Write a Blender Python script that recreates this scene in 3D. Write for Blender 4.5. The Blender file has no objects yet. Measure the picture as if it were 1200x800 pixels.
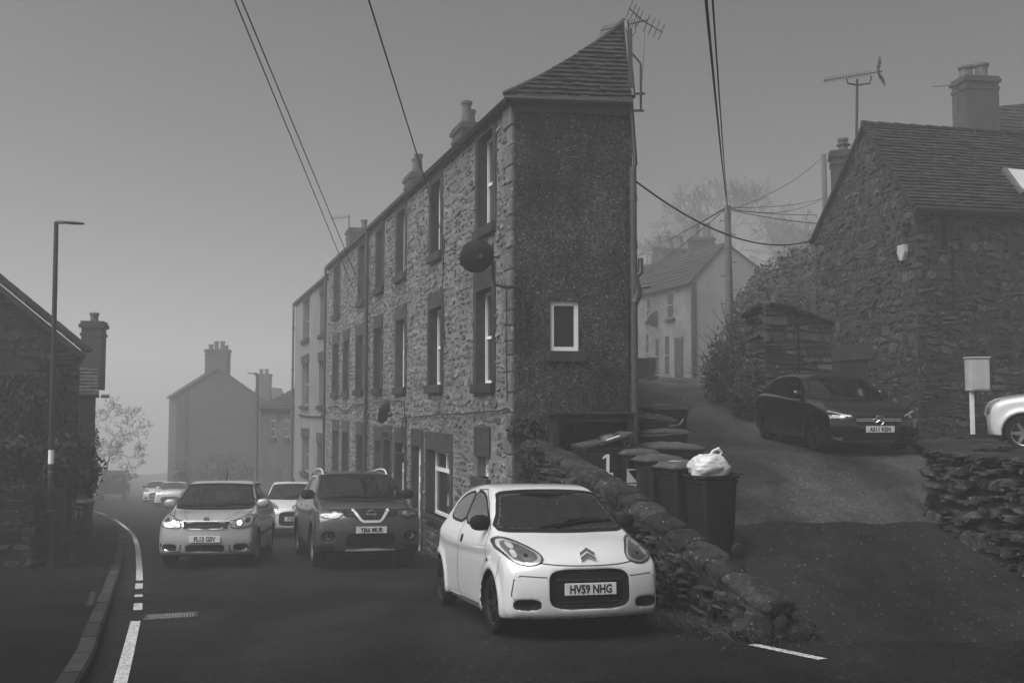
import bpy, bmesh, math, random
import numpy as np
from mathutils import Vector, Matrix, noise as mnoise
from mathutils.bvhtree import BVHTree
from mathutils.geometry import delaunay_2d_cdt

# ------------------------------------------------------------------ camera
scene = bpy.context.scene
COL = scene.collection
FPX = 1167.0                       # focal length in photo pixels (1200 wide)
PITCH = math.atan(75 / FPX)
cam_data = bpy.data.cameras.new("camera")
cam = bpy.data.objects.new("camera", cam_data)
COL.objects.link(cam)
cam_data.sensor_width = 36.0
cam_data.lens = 36.0 * FPX / 1200.0
cam_data.clip_start = 0.05
cam_data.clip_end = 5000
cam.location = (0, 0, 0)
cam.rotation_euler = (math.pi / 2 + PITCH, 0, 0)
scene.camera = cam

# ------------------------------------------------------------------ world and light
SUN_EL, SUN_ROT = math.radians(55), math.radians(235)
world = bpy.data.worlds.new("World")
scene.world = world
world.use_nodes = True
wn, wl = world.node_tree.nodes, world.node_tree.links
wn.clear()
w_out = wn.new("ShaderNodeOutputWorld")
w_bg = wn.new("ShaderNodeBackground")
w_bg.inputs["Strength"].default_value = 0.05
w_sky = wn.new("ShaderNodeTexSky")
w_sky.sky_type = 'NISHITA'
w_sky.sun_disc = False
w_sky.sun_elevation = SUN_EL
w_sky.sun_rotation = SUN_ROT
w_sky.dust_density = 1.0
w_bw = wn.new("ShaderNodeRGBToBW")          # the photograph is black and white
wl.new(w_sky.outputs[0], w_bw.inputs[0])
wl.new(w_bw.outputs[0], w_bg.inputs["Color"])
wl.new(w_bg.outputs[0], w_out.inputs["Surface"])

sun_data = bpy.data.lights.new("sun", 'SUN')
sun_data.energy = 5.0
sun_data.angle = math.radians(60)
sun_data.color = (1, 1, 1)
sun = bpy.data.objects.new("sun", sun_data)
COL.objects.link(sun)
# direction to sun for Nishita: rotation measured from +Y towards +X
sd = Vector((math.sin(SUN_ROT) * math.cos(SUN_EL), math.cos(SUN_ROT) * math.cos(SUN_EL), math.sin(SUN_EL)))
sun.rotation_euler = sd.to_track_quat('Z', 'Y').to_euler()

scene.view_settings.view_transform = 'Standard'
scene.view_settings.look = 'None'
scene.view_settings.exposure = 0.13
scene.view_settings.gamma = 1.0
scene.render.engine = 'CYCLES'
scene.cycles.use_denoising = True
scene.cycles.max_bounces = 6
scene.cycles.volume_bounces = 6
scene.cycles.transparent_max_bounces = 8
scene.cycles.use_fast_gi = False

R = random.Random(7)

# ------------------------------------------------------------------ pixel <-> place
def ray(px, py):
    u, v = (px - 600) / FPX, (400 - py) / FPX
    return Vector((u, math.cos(PITCH) - math.sin(PITCH) * v, math.sin(PITCH) + math.cos(PITCH) * v))
def P(px, py, d):
    r = ray(px, py)
    return r * (d / r.y)
def XD(px, d):
    return P(px, 475, d).x
def ray_plane(px, py, O, N):
    r = ray(px, py)
    return r * (O.dot(N) / r.dot(N))

# ------------------------------------------------------------------ ground heights
def interp(pts, x):
    if x <= pts[0][0]: return pts[0][1]
    for (a, b), (c, d) in zip(pts, pts[1:]):
        if x <= c:
            return b + (d - b) * (x - a) / (c - a)
    return pts[-1][1]
def smooth_table(pts, r):
    return lambda x: (interp(pts, x - r) + 2 * interp(pts, x) + interp(pts, x + r)) / 4
ROAD = [(-60, 1.5), (0, -1.51), (110, -9.65), (400, -22)]
LANE = [(-60, 1.4), (0, -1.58), (9.2, -2.26), (10.2, -2.20), (11.8, -2.02), (12.7, -1.86), (14.3, -1.58), (16, -1.2), (18, -.86), (20, -.78),
        (22, -.68), (25, -.3), (32, .35), (45, 1.1), (60, 1.9), (100, 3.2), (400, 6)]
zroad_ = smooth_table(ROAD, 1.2)
zlane_ = smooth_table(LANE, 0.6)
def zroad(x, y): return zroad_(y)
def zlane(x, y):
    k = min(1, max(0, (y - 11) / 4))
    return zlane_(y) + k * 0.07 * max(-2.5, min(0, x - 4.6))
def zyard(x, y): return max(zlane(x, y), -.76 + .02 * math.sin(x * 2 + y))

# ------------------------------------------------------------------ materials
MATS = {}
def M(name, col, rough=.75, var=.25, scale=3.0, bump=0.0, bscale=60.0, metal=0.0, tone=False, spec=.5,
      speck=None, streak=0.0, coat=0.0, emit=0.0, extra=None):
    if name in MATS: return MATS[name]
    m = bpy.data.materials.new(name); MATS[name] = m
    m.use_nodes = True
    nt = m.node_tree; n, l = nt.nodes, nt.links
    b = n["Principled BSDF"]
    b.inputs["Roughness"].default_value = rough
    b.inputs["Metallic"].default_value = metal
    b.inputs["Specular IOR Level"].default_value = 0.02 if 'asphalt' in name else (spec if (rough < .55 or metal) else min(spec, .08))
    if coat:
        b.inputs["Coat Weight"].default_value = coat
        b.inputs["Coat Roughness"].default_value = .06
    geo = n.new("ShaderNodeNewGeometry")
    pos = geo.outputs["Position"]
    def noise(sc, det=4, rg=.6, src=pos):
        t = n.new("ShaderNodeTexNoise"); t.inputs["Scale"].default_value = sc
        t.inputs["Detail"].default_value = det; t.inputs["Roughness"].default_value = rg
        l.new(src, t.inputs["Vector"]); return t.outputs[0]
    def mr(src, a, bb, c, d):
        t = n.new("ShaderNodeMapRange"); l.new(src, t.inputs[0])
        for i, v in enumerate((a, bb, c, d)): t.inputs[i + 1].default_value = v
        return t.outputs[0]
    def mul(a, bb):
        t = n.new("ShaderNodeMath"); t.operation = 'MULTIPLY'
        l.new(a, t.inputs[0])
        if isinstance(bb, (int, float)): t.inputs[1].default_value = bb
        else: l.new(bb, t.inputs[1])
        return t.outputs[0]
    def add(a, bb):
        t = n.new("ShaderNodeMath"); t.operation = 'ADD'
        l.new(a, t.inputs[0]); l.new(bb, t.inputs[1]); return t.outputs[0]
    f = mr(noise(scale), .3, .7, 1 - var, 1 + var)
    f = mul(f, col)
    if var > .12:
        f = mul(f, mr(noise(scale * 9, 3), .3, .7, 1 - var * .6, 1 + var * .6))
    if tone:
        a = n.new("ShaderNodeAttribute"); a.attribute_name = "tone"
        f = mul(f, a.outputs["Fac"])
    if streak:
        mp = n.new("ShaderNodeMapping"); mp.inputs["Scale"].default_value = (1.6, 1.6, .12)
        l.new(pos, mp.inputs[0])
        f = mul(f, mr(noise(2.2, 5, .65, mp.outputs[0]), .35, .7, 1 - streak, 1 + streak))
    if speck:
        sc, thr, val = speck
        v = n.new("ShaderNodeTexVoronoi"); v.inputs["Scale"].default_value = sc
        l.new(pos, v.inputs["Vector"])
        sep = n.new("ShaderNodeSeparateColor"); l.new(v.outputs["Color"], sep.inputs[0])
        on = mr(sep.outputs[0], thr, thr + .01, 0, 1)
        near = mr(v.outputs["Distance"], .28, .36, 1, 0)
        rnd = mr(sep.outputs[1], 0, 1, .3, 1)
        f = add(f, mul(mul(mul(on, near), rnd), val))
    if extra: f = extra(n, l, f, pos, noise, mr, mul, add)
    cc = n.new("ShaderNodeCombineColor")
    for i in range(3): l.new(f, cc.inputs[i])
    l.new(cc.outputs[0], b.inputs["Base Color"])
    if bump:
        bp = n.new("ShaderNodeBump"); bp.inputs["Strength"].default_value = min(1, bump)
        bp.inputs["Distance"].default_value = .02 * max(1, bump)
        l.new(noise(bscale, 5, .65), bp.inputs["Height"])
        l.new(bp.outputs[0], b.inputs["Normal"])
    if emit:
        b.inputs["Emission Color"].default_value = (1, 1, 1, 1)
        b.inputs["Emission Strength"].default_value = emit
    return m

def patches(amount, lo, hi, sc):
    def ex(n, l, f, pos, noise, mr, mul, add):
        return mul(f, mr(noise(sc, 6, .7), lo, hi, 1 - amount, 1 + amount))
    return ex
def stretched(n, l, f, pos, mr, mul, noise, sc, lo, hi, rot=-.34):
    mp = n.new("ShaderNodeMapping"); mp.inputs["Rotation"].default_value = (0, 0, rot); mp.inputs["Scale"].default_value = (1.0, .14, 1)
    l.new(pos, mp.inputs[0])
    return mul(f, mr(noise(sc, 6, .65, mp.outputs[0]), .36, .66, lo, hi))
def lane_look(n, l, f, pos, noise, mr, mul, add):
    f = stretched(n, l, f, pos, mr, mul, noise, .75, .5, 2.1, .12)
    f = mul(f, mr(noise(.55, 6, .7), .35, .65, .7, 1.4))
    return mul(f, mr(noise(22, 4, .8), .35, .65, .6, 1.4))
def cracks(sc, width, depth):
    def ex(n, l, f, pos, noise, mr, mul, add):
        f = mul(f, mr(noise(.35, 5, .6), .3, .7, .72, 1.35))
        f = stretched(n, l, f, pos, mr, mul, noise, 1.1, .75, 1.45)
        f = mul(f, mr(noise(28, 4, .85), .35, .65, .55, 1.5))
        v = n.new("ShaderNodeTexVoronoi"); v.feature = 'DISTANCE_TO_EDGE'; v.inputs["Scale"].default_value = sc
        mx = n.new("ShaderNodeVectorMath"); mx.operation = 'ADD'
        nz = n.new("ShaderNodeTexNoise"); nz.inputs["Scale"].default_value = 1.5; nz.inputs["Detail"].default_value = 5
        l.new(pos, nz.inputs["Vector"]); l.new(pos, mx.inputs[0]); l.new(nz.outputs["Color"], mx.inputs[1])
        l.new(mx.outputs[0], v.inputs["Vector"])
        c = mr(v.outputs["Distance"], 0, width, depth, 1)
        gate = mr(noise(.5, 2), .5, .56, 1, 0)
        t = n.new("ShaderNodeMath"); t.operation = 'MAXIMUM'; l.new(c, t.inputs[0]); l.new(gate, t.inputs[1])
        return mul(f, t.outputs[0])
    return ex

m_asph = M('road_asphalt', .013, .54, .22, 1.1, .9, 110, spec=.12, speck=(30, .86, .06), extra=cracks(.55, .012, .55))
m_lane = M('lane_asphalt', .038, .5, .2, .7, .9, 90, spec=.22, speck=(26, .84, .12), extra=lane_look)
m_lane2 = M('fresh_asphalt', .018, .7, .2, 1.5, .8, 120, speck=(24, .93, .14), extra=cracks(.4, .01, .8))
m_pave = M('pavement_asphalt', .009, .75, .25, 1.3, .8, 100, speck=(28, .88, .05), extra=patches(.3, .35, .65, .8))
m_kerb = M('kerb_stone', .032, .8, .3, 6, .7, 60, tone=True)
m_line = M('line_paint', .55, .7, .12, 8, .5, 80, extra=lambda n, l, f, pos, noise, mr, mul, add: mul(f, mr(noise(38, 3, .7), .42, .56, .35, 1.0)))
m_stone = M('facade_stone', .14, .85, .3, 7, .9, 45, tone=True, speck=(16, .88, .22))
m_mort = M('mortar', .165, .95, .25, 3, .9, 50, speck=(30, .8, .12), extra=patches(.3, .35, .65, .6))
m_dress = M('dressed_stone', .045, .85, .3, 4, .6, 50, tone=True, streak=.25)
m_render = M('pale_render', .19, .9, .15, 1.2, .4, 60, streak=.22)
m_pebble = M('pebbledash', .038, .9, .3, .8, 1.6, 38, speck=(36, .70, .20), streak=.18, extra=lambda n, l, f, pos, noise, mr, mul, add: mul(mul(f, mr(noise(24, 3, .8), .38, .62, .3, 1.9)), mr(noise(.9, 6, .7), .35, .65, .6, 1.35)))
m_cot = M('cottage_stone', .052, .9, .35, 6, 1.0, 40, tone=True, speck=(18, .9, .10))
m_cotm = M('cottage_mortar', .048, .95, .3, 3, .9, 45)
m_left = M('left_stone', .034, .9, .35, 6, 1.0, 40, tone=True)
m_out = M('outbuilding_stone', .085, .9, .35, 5, 1.0, 40, tone=True)
m_dry = M('drystone', .038, .85, .4, 7, 1.2, 35, tone=True, speck=(25, .86, .18))
m_dryd = M('drystone_core', .02, .95, .3, 4, .8, 30)
m_slate = M('roof_tile', .034, .7, .3, 5, .6, 50, tone=True)
m_slated = M('roof_underlay', .025, .9, .2, 4)
m_brick = M('brick', .06, .9, .25, 6, .6, 40, tone=True)
m_pot = M('chimney_pot', .09, .8, .25, 8, .3, 40)
m_lead = M('gutter_black', .018, .5, .2, 4)
m_pipe = M('pipe_grey', .055, .45, .2, 4)
m_wood = M('dark_timber', .028, .8, .35, 6, .5, 60, streak=.3)
m_upvc = M('white_frame', .8, .4, .08, 4)
m_dkframe = M('dark_frame', .05, .6, .2, 5)
m_pane = M('window_pane', .012, .06, .1, 3, spec=.35)
m_curtain = M('curtain', .2, .9, .2, 5)
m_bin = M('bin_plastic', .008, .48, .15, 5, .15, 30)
m_lid_sheen = M('bin_lid_plastic', .06, .38, .2, 5, .15, 30)  # paler than the bin bodies: wet reflection on the lids put into the colour
m_white = M('white_paint', .8, .6, .08, 6)
m_bag = M('plastic_bag', .5, .32, .08, 8, .4, 12)
m_leaf = M('ivy_leaf', .028, .6, .3, 5, tone=True)
m_leafh = M('hedge_leaf', .055, .7, .3, 5, tone=True)
m_grass = M('dry_grass', .075, .85, .3, 6, tone=True)
m_bark = M('bark', .06, .9, .25, 6)
m_pole = M('pole_timber', .10, .85, .2, 5, streak=.2)
m_metal = M('galvanised', .16, .5, .2, 6, metal=.5)
m_darkmet = M('dark_metal', .02, .5, .2, 6)
m_wire = M('cable', .012, .6, .1, 3)
m_cab = M('cabinet_paint', .42, .6, .12, 5, .2, 40, streak=.15)
m_soil = M('soil', .025, .95, .4, 3, 1.0, 20)
m_glint = M('wet_iron', .40, .3, .5, 14, .9, 40, metal=.8)  # bright tone stands in for glints on the wet drain cover

def glass_mat(name, tint, refl):
    m = bpy.data.materials.new(name); m.use_nodes = True
    n, l = m.node_tree.nodes, m.node_tree.links; n.clear()
    o = n.new("ShaderNodeOutputMaterial"); mx = n.new("ShaderNodeMixShader")
    t = n.new("ShaderNodeBsdfTransparent"); t.inputs[0].default_value = (tint, tint, tint, 1)
    g = n.new("ShaderNodeBsdfGlossy"); g.inputs["Roughness"].default_value = .04; g.inputs[0].default_value = (.9, .9, .9, 1)
    fr = n.new("ShaderNodeFresnel"); fr.inputs[0].default_value = 1.5
    mr = n.new("ShaderNodeMapRange"); l.new(fr.outputs[0], mr.inputs[0])
    mr.inputs[3].default_value = refl; mr.inputs[4].default_value = 1
    l.new(mr.outputs[0], mx.inputs[0]); l.new(t.outputs[0], mx.inputs[1]); l.new(g.outputs[0], mx.inputs[2])
    l.new(mx.outputs[0], o.inputs[0]); return m
m_glass = glass_mat('car_glass', .5, .14)
m_lens = glass_mat('lamp_lens', .92, .05)
m_glassf = glass_mat('house_glass', .35, .10)

# ------------------------------------------------------------------ mesh builder
class MB:
    def __init__(s): s.v = []; s.f = []; s.t = []
    def add(s, vs, fs, tone=1.0):
        o = len(s.v); s.v += [tuple(v) for v in vs]
        s.f += [tuple(i + o for i in f) for f in fs]; s.t += [tone] * len(fs)
        return s
    def box(s, a, b, tone=1.0, M4=None):
        x0, y0, z0 = a; x1, y1, z1 = b
        vs = [Vector(p) for p in ((x0, y0, z0), (x1, y0, z0), (x1, y1, z0), (x0, y1, z0), (x0, y0, z1), (x1, y0, z1), (x1, y1, z1), (x0, y1, z1))]
        if M4: vs = [M4 @ v for v in vs]
        return s.add(vs, [(0, 3, 2, 1), (4, 5, 6, 7), (0, 1, 5, 4), (1, 2, 6, 5), (2, 3, 7, 6), (3, 0, 4, 7)], tone)
    def tube(s, pts, r, n=8, caps=True, tone=1.0):
        pts = [Vector(p) for p in pts]
        rs = r if isinstance(r, (list, tuple)) else [r] * len(pts)
        vs = []; fs = []
        for i, p in enumerate(pts):
            t = (pts[min(i + 1, len(pts) - 1)] - pts[max(i - 1, 0)])
            t = t.normalized() if t.length > 1e-9 else Vector((0, 0, 1))
            a = t.orthogonal().normalized() if i == 0 else (pa - t * pa.dot(t)).normalized()
            pa = a; b = t.cross(a)
            for k in range(n):
                th = 2 * math.pi * k / n
                vs.append(p + (a * math.cos(th) + b * math.sin(th)) * rs[i])
        for i in range(len(pts) - 1):
            for k in range(n):
                k2 = (k + 1) % n
                fs.append((i * n + k, i * n + k2, (i + 1) * n + k2, (i + 1) * n + k))
        if caps:
            fs.append(tuple(range(n - 1, -1, -1))); fs.append(tuple((len(pts) - 1) * n + k for k in range(n)))
        return s.add(vs, fs, tone)
    def lathe(s, prof, n=24, axis='Z', origin=(0, 0, 0), tone=1.0, M4=None):
        vs = []; fs = []
        for r, h in prof:
            for k in range(n):
                th = 2 * math.pi * k / n
                c, q = r * math.cos(th), r * math.sin(th)
                v = {'Z': (c, q, h), 'Y': (c, h, q), 'X': (h, c, q)}[axis]
                v = Vector(v) + Vector(origin)
                vs.append(M4 @ v if M4 else v)
        for i in range(len(prof) - 1):
            for k in range(n):
                k2 = (k + 1) % n
                fs.append((i * n + k, i * n + k2, (i + 1) * n + k2, (i + 1) * n + k))
        return s.add(vs, fs, tone)
    def build(s, name, mat, parent=None, smooth=False, bevel=0, center=None, angle=40):
        me = bpy.data.meshes.new(name)
        vs = s.v
        loc = Vector((0, 0, 0))
        if center is None: center = parent is None
        if center and vs:
            a = np.array(vs); loc = Vector(((a[:, 0].min() + a[:, 0].max()) / 2, (a[:, 1].min() + a[:, 1].max()) / 2, a[:, 2].min()))
            vs = [(v[0] - loc.x, v[1] - loc.y, v[2] - loc.z) for v in vs]
        me.from_pydata(vs, [], s.f)
        at = me.attributes.new("tone", 'FLOAT', 'FACE')
        at.data.foreach_set('value', np.array(s.t, dtype=np.float32))
        me.materials.append(mat)
        me.validate()
        if smooth:
            me.polygons.foreach_set('use_smooth', [True] * len(me.polygons))
            if angle < 180:
                try: me.set_sharp_from_angle(angle=math.radians(angle))
                except Exception: pass
        o = bpy.data.objects.new(name, me); COL.objects.link(o)
        o.location = loc
        if parent is not None:
            o.parent = parent
            off = parent.get('_w', None)
            if off is not None: o.location = loc - Vector(off)
            o['_w'] = list(loc) if off is not None else [0, 0, 0]
            if off is None: del o['_w']
        elif center: o['_w'] = list(loc)
        if bevel:
            md = o.modifiers.new('bevel', 'BEVEL'); md.width = bevel; md.segments = 2; md.limit_method = 'ANGLE'
        return o

def tag(o, label=None, cat=None, group=None, kind=None):
    if label: o['label'] = label
    if cat: o['category'] = cat
    if group: o['group'] = group
    if kind: o['kind'] = kind
    return o
def thing(name, label, cat, loc, group=None, rotz=0, world=True):
    """Empty at the base; world=True: children are built in world coordinates."""
    o = bpy.data.objects.new(name, None); COL.objects.link(o)
    o.location = loc; o.rotation_euler = (0, 0, rotz); o.empty_display_size = .2
    if world: o['_w'] = list(loc)
    return tag(o, label, cat, group)
def copy_thing(root):
    r = root.copy(); COL.objects.link(r)
    for ch in root.children:
        c = ch.copy(); COL.objects.link(c); c.parent = r
        for g in ch.children:
            d = g.copy(); COL.objects.link(d); d.parent = c
    return r

# ------------------------------------------------------------------ sheets
def sheet(name, x0, x1, y0, y1, nx, ny, zf, mat, inside=None, off=0.0, kind='structure', jit=0.0, yfun=None):
    mb = MB(); idx = {}
    xs = [x0 + (x1 - x0) * i / nx for i in range(nx + 1)]
    ys = [y0 + (y1 - y0) * ((j / ny) if yfun is None else yfun(j / ny)) for j in range(ny + 1)]
    vs = []; fs = []
    for j, y in enumerate(ys):
        for i, x in enumerate(xs):
            vs.append((x, y, zf(x, y) + off + (jit * (mnoise.noise(Vector((x * .9, y * .9, 0)))) if jit else 0)))
    for j in range(ny):
        for i in range(nx):
            cx, cy = (xs[i] + xs[i + 1]) / 2, (ys[j] + ys[j + 1]) / 2
            if inside and not inside(cx, cy): continue
            a = j * (nx + 1) + i
            fs.append((a, a + 1, a + nx + 2, a + nx + 1))
    mb.add(vs, fs)
    o = mb.build(name, mat, None, smooth=True, center=False, angle=180)
    if kind: o['kind'] = kind
    return o
def ribbon(name, pts, zf, off, mat, parent=None, w=None, step=.4, kind='structure', build=True, mb=None):
    """strip along plan polyline pts [(x,y)], width w"""
    d = densify(pts, step)
    mb = mb or MB(); vs = []; fs = []
    for i, (x, y) in enumerate(d):
        a = d[max(i - 1, 0)]; b = d[min(i + 1, len(d) - 1)]
        t = Vector((b[0] - a[0], b[1] - a[1], 0)).normalized(); nn = Vector((-t.y, t.x, 0))
        for s_ in (-.5, .5):
            p = Vector((x, y, 0)) + nn * (w * s_)
            vs.append((p.x, p.y, zf(p.x, p.y) + off))
    for i in range(len(d) - 1): fs.append((i * 2, i * 2 + 2, i * 2 + 3, i * 2 + 1))
    mb.add(vs, [tuple(reversed(f)) for f in fs])
    if not build: return mb
    o = mb.build(name, mat, parent, center=False)
    if kind: o['kind'] = kind
    return o
def densify(pts, step):
    out = []
    for (a, b), (c, d) in zip(pts, pts[1:]):
        L = math.hypot(c - a, d - b); n = max(1, int(L / step))
        for k in range(n): out.append((a + (c - a) * k / n, b + (d - b) * k / n))
    out.append(pts[-1]); return out
def catmull(pts, n=8):
    out = []; p = [pts[0]] + list(pts) + [pts[-1]]
    for i in range(1, len(p) - 2):
        for k in range(n):
            t = k / n
            out.append(tuple(.5 * ((2 * b) + (c - a) * t + (2 * a - 5 * b + 4 * c - d) * t * t + (-a + 3 * b - 3 * c + d) * t ** 3)
                             for a, b, c, d in zip(p[i - 1], p[i], p[i + 1], p[i + 2])))
    out.append(tuple(pts[-1])); return out

# ------------------------------------------------------------------ walls
class Frame:
    """wall plane: u along, z up, w outward"""
    def __init__(s, O, U, N=None, V=(0, 0, 1)):
        s.O = Vector(O); s.U = Vector(U).normalized(); s.V = Vector(V).normalized()
        s.N = Vector(N).normalized() if N is not None else s.U.cross(s.V).normalized()
    def p(s, u, v, w=0): return s.O + s.U * u + s.V * v + s.N * w
    def uv(s, px, py):
        q = ray_plane(px, py, s.O, s.N) - s.O
        return q.dot(s.U), q.dot(s.V)
    def mat(s):
        return Matrix(((s.U.x, s.N.x, s.V.x, s.O.x), (s.U.y, s.N.y, s.V.y, s.O.y), (s.U.z, s.N.z, s.V.z, s.O.z), (0, 0, 0, 1)))

def clip(poly, a, b, c):
    """keep a*u+b*v<=c"""
    out = []; n = len(poly)
    for i in range(n):
        p, q = poly[i], poly[(i + 1) % n]
        dp, dq = a * p[0] + b * p[1] - c, a * q[0] + b * q[1] - c
        if dp <= 0: out.append(p)
        if (dp < 0 < dq) or (dq < 0 < dp):
            t = dp / (dp - dq); out.append((p[0] + (q[0] - p[0]) * t, p[1] + (q[1] - p[1]) * t))
    return out
def area(poly):
    return abs(sum(p[0] * q[1] - q[0] * p[1] for p, q in zip(poly, poly[1:] + poly[:1]))) / 2
def clean(poly, eps=.004):
    out = []
    for p in poly:
        if not out or math.hypot(p[0] - out[-1][0], p[1] - out[-1][1]) > eps: out.append(p)
    if len(out) > 2 and math.hypot(out[0][0] - out[-1][0], out[0][1] - out[-1][1]) < eps: out.pop()
    return out
def clip_convex(poly, outline, inset=0):
    n = len(outline); s = sum(p[0] * q[1] - q[0] * p[1] for p, q in zip(outline, outline[1:] + outline[:1]))
    for i in range(n):
        p, q = outline[i], outline[(i + 1) % n]
        dx, dy = q[0] - p[0], q[1] - p[1]; L = math.hypot(dx, dy)
        if L < 1e-9: continue
        a, b = (dy / L, -dx / L) if s > 0 else (-dy / L, dx / L)
        poly = clip(poly, a, b, a * p[0] + b * p[1] - inset)
        if len(poly) < 3: return []
    return poly
def clip_hole(poly, h):
    u0, u1, v0, v1 = h
    us = [p[0] for p in poly]; vs = [p[1] for p in poly]
    if max(us) <= u0 or min(us) >= u1 or max(vs) <= v0 or min(vs) >= v1: return poly
    best = []; ba = -1
    for a, b, c in ((1, 0, u0), (-1, 0, -u1), (0, 1, v0), (0, -1, -v1)):
        q = clip(poly, a, b, c)
        if len(q) >= 3 and area(q) > ba: best, ba = q, area(q)
    return best if ba > .25 * area(poly) and ba > .0006 else []

def piece_mesh(mb, fr, poly, w0, w1, bev, tone, tilt=0, rnd=None):
    cu = sum(p[0] for p in poly) / len(poly); cv = sum(p[1] for p in poly) / len(poly)
    vs = []; n = len(poly)
    for p in poly: vs.append(fr.p(p[0], p[1], w0))
    rings = 2
    if not tilt:
        rings = 3
        for p in poly:
            du, dv = cu - p[0], cv - p[1]; L = math.hypot(du, dv) or 1
            vs.append(fr.p(p[0] + du * .012 / L, p[1] + dv * .012 / L, w0 + (w1 - w0) * .62))
    for p in poly:
        du, dv = cu - p[0], cv - p[1]; L = math.hypot(du, dv) or 1
        k = min(bev / L, .35)
        j = (rnd.uniform(-.2, .2) * (w1 - w0)) if rnd else 0
        vs.append(fr.p(p[0] + du * k, p[1] + dv * k, w1 + j + tilt * (p[1] - cv)))
    fs = [(r_ * n + i, r_ * n + (i + 1) % n, (r_ + 1) * n + (i + 1) % n, (r_ + 1) * n + i) for r_ in range(rings - 1) for i in range(n)]
    fs.append(tuple(range((rings - 1) * n, rings * n)))
    mb.add(vs, fs, tone)

def pieces_out(polys, fr, name, mat, parent, limit=290, w0=-.02, depth=(.015, .05), bev=.015, seed=1, tone=(.6, 1.35), tilt=0, smooth=False):
    """polys: list of 2D polygons; the nearest become parts, the rest one 'stuff' part"""
    rnd = random.Random(seed)
    def near(p):
        c = fr.p(sum(q[0] for q in p) / len(p), sum(q[1] for q in p) / len(p))
        return -area(p) / max(1, c.length_squared)
    order = sorted(range(len(polys)), key=lambda i: near(polys[i]))
    rest = MB(); nr = 0
    for k, i in enumerate(order):
        p = polys[i]
        sgn = sum(a[0] * b[1] - b[0] * a[1] for a, b in zip(p, p[1:] + p[:1]))
        flip = fr.U.cross(fr.V).dot(fr.N) > 0
        if (sgn < 0) == flip: p = p[::-1]
        t = rnd.uniform(*tone)
        d = rnd.uniform(*depth)
        mb = MB() if k < limit else rest
        piece_mesh(mb, fr, p, w0, d, bev, t, tilt, rnd if not tilt else None)
        if k < limit: mb.build(name, mat, parent, center=True, smooth=smooth)
        else: nr += 1
    if nr:
        rest.build(name, mat, parent, smooth=smooth)['kind'] = 'stuff'

def rubble_polys(u0, u1, v0, v1, cw, ch, seed, outline=None, holes=(), gap=.012, irr=1.0, below=None):
    rnd = random.Random(seed); polys = []
    v = v0; rows = [v0]
    while v < v1: v += ch * rnd.uniform(.65, 1.4); rows.append(v)
    ph = [(rnd.uniform(0, 6), rnd.uniform(0, 6)) for _ in rows]
    def zb(i, u): return rows[i] + irr * ch * (.16 * math.sin(u * 2.1 / (cw * 4) + ph[i][0]) + .12 * math.sin(u * 5.3 / (cw * 4) + ph[i][1]))
    for i in range(len(rows) - 1):
        u = u0 - rnd.uniform(0, cw)
        while u < u1:
            w = cw * rnd.choice((.55, .8, 1, 1.2, 1.7)) * rnd.uniform(.85, 1.15)
            cells = [(u, u + w, 0, 1)]
            if rnd.random() < .18 * irr: cells = [(u, u + w, 0, .5), (u, u + w, .5, 1)]
            for a, b, s0, s1 in cells:
                def vv(uu, s_): return zb(i, uu) * (1 - s_) + zb(i + 1, uu) * s_
                g = gap / 2 * rnd.uniform(.6, 1.8); j = lambda: rnd.uniform(-.12, .12) * ch * irr
                a_, b_ = a + g, b - g
                h = (vv(a, s1) - vv(a, s0)); cu = min(.35 * (b_ - a_), .3 * h) * rnd.uniform(.4, 1.3)
                L0, L1 = vv(a_, s0) + g, vv(a_, s1) - g; R0, R1 = vv(b_, s0) + g, vv(b_, s1) - g
                if L1 - L0 < .02 or R1 - R0 < .02 or b_ - a_ < .02: continue
                c2 = min(cu, (L1 - L0) * .35)
                mu = (a_ + b_) / 2
                poly = [(a_ + cu, L0 + abs(j()) * .3), (mu, vv(mu, s0) + g + abs(j()) * .3), (b_ - cu, R0), (b_, R0 + c2), (b_ - abs(j()) * .3, R1 - c2), (b_ - cu, R1),
                        (mu, vv(mu, s1) - g - abs(j()) * .3), (a_ + cu, L1), (a_, L1 - c2), (a_ + abs(j()) * .3, L0 + c2)]
                if outline: poly = clip_convex(poly, outline)
                for hh in holes:
                    if len(poly) < 3: break
                    poly = clip_hole(poly, hh)
                poly = clean(poly)
                if below and poly and max(p[1] for p in poly) < below(sum(p[0] for p in poly) / len(poly)): continue
                if len(poly) >= 3 and area(poly) > .0012: polys.append(poly)
            u += w
    return polys
def coursed_polys(u0, u1, v0, v1, cw, ch, seed, outline=None, holes=(), gap=.008):
    """bricks / tiles: regular courses, half bond"""
    rnd = random.Random(seed); polys = []; i = 0; v = v0
    while v < v1:
        u = u0 - (cw / 2 if i % 2 else 0) + rnd.uniform(-.02, .02) * cw
        while u < u1:
            poly = [(u + gap / 2, v + gap / 2), (u + cw - gap / 2, v + gap / 2), (u + cw - gap / 2, v + ch - gap / 2), (u + gap / 2, v + ch - gap / 2)]
            if outline: poly = clip_convex(poly, outline)
            for hh in holes:
                if len(poly) < 3: break
                poly = clip_hole(poly, hh)
            poly = clean(poly)
            if len(poly) >= 3 and area(poly) > .0008: polys.append(poly)
            u += cw
        v += ch; i += 1
    return polys

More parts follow.
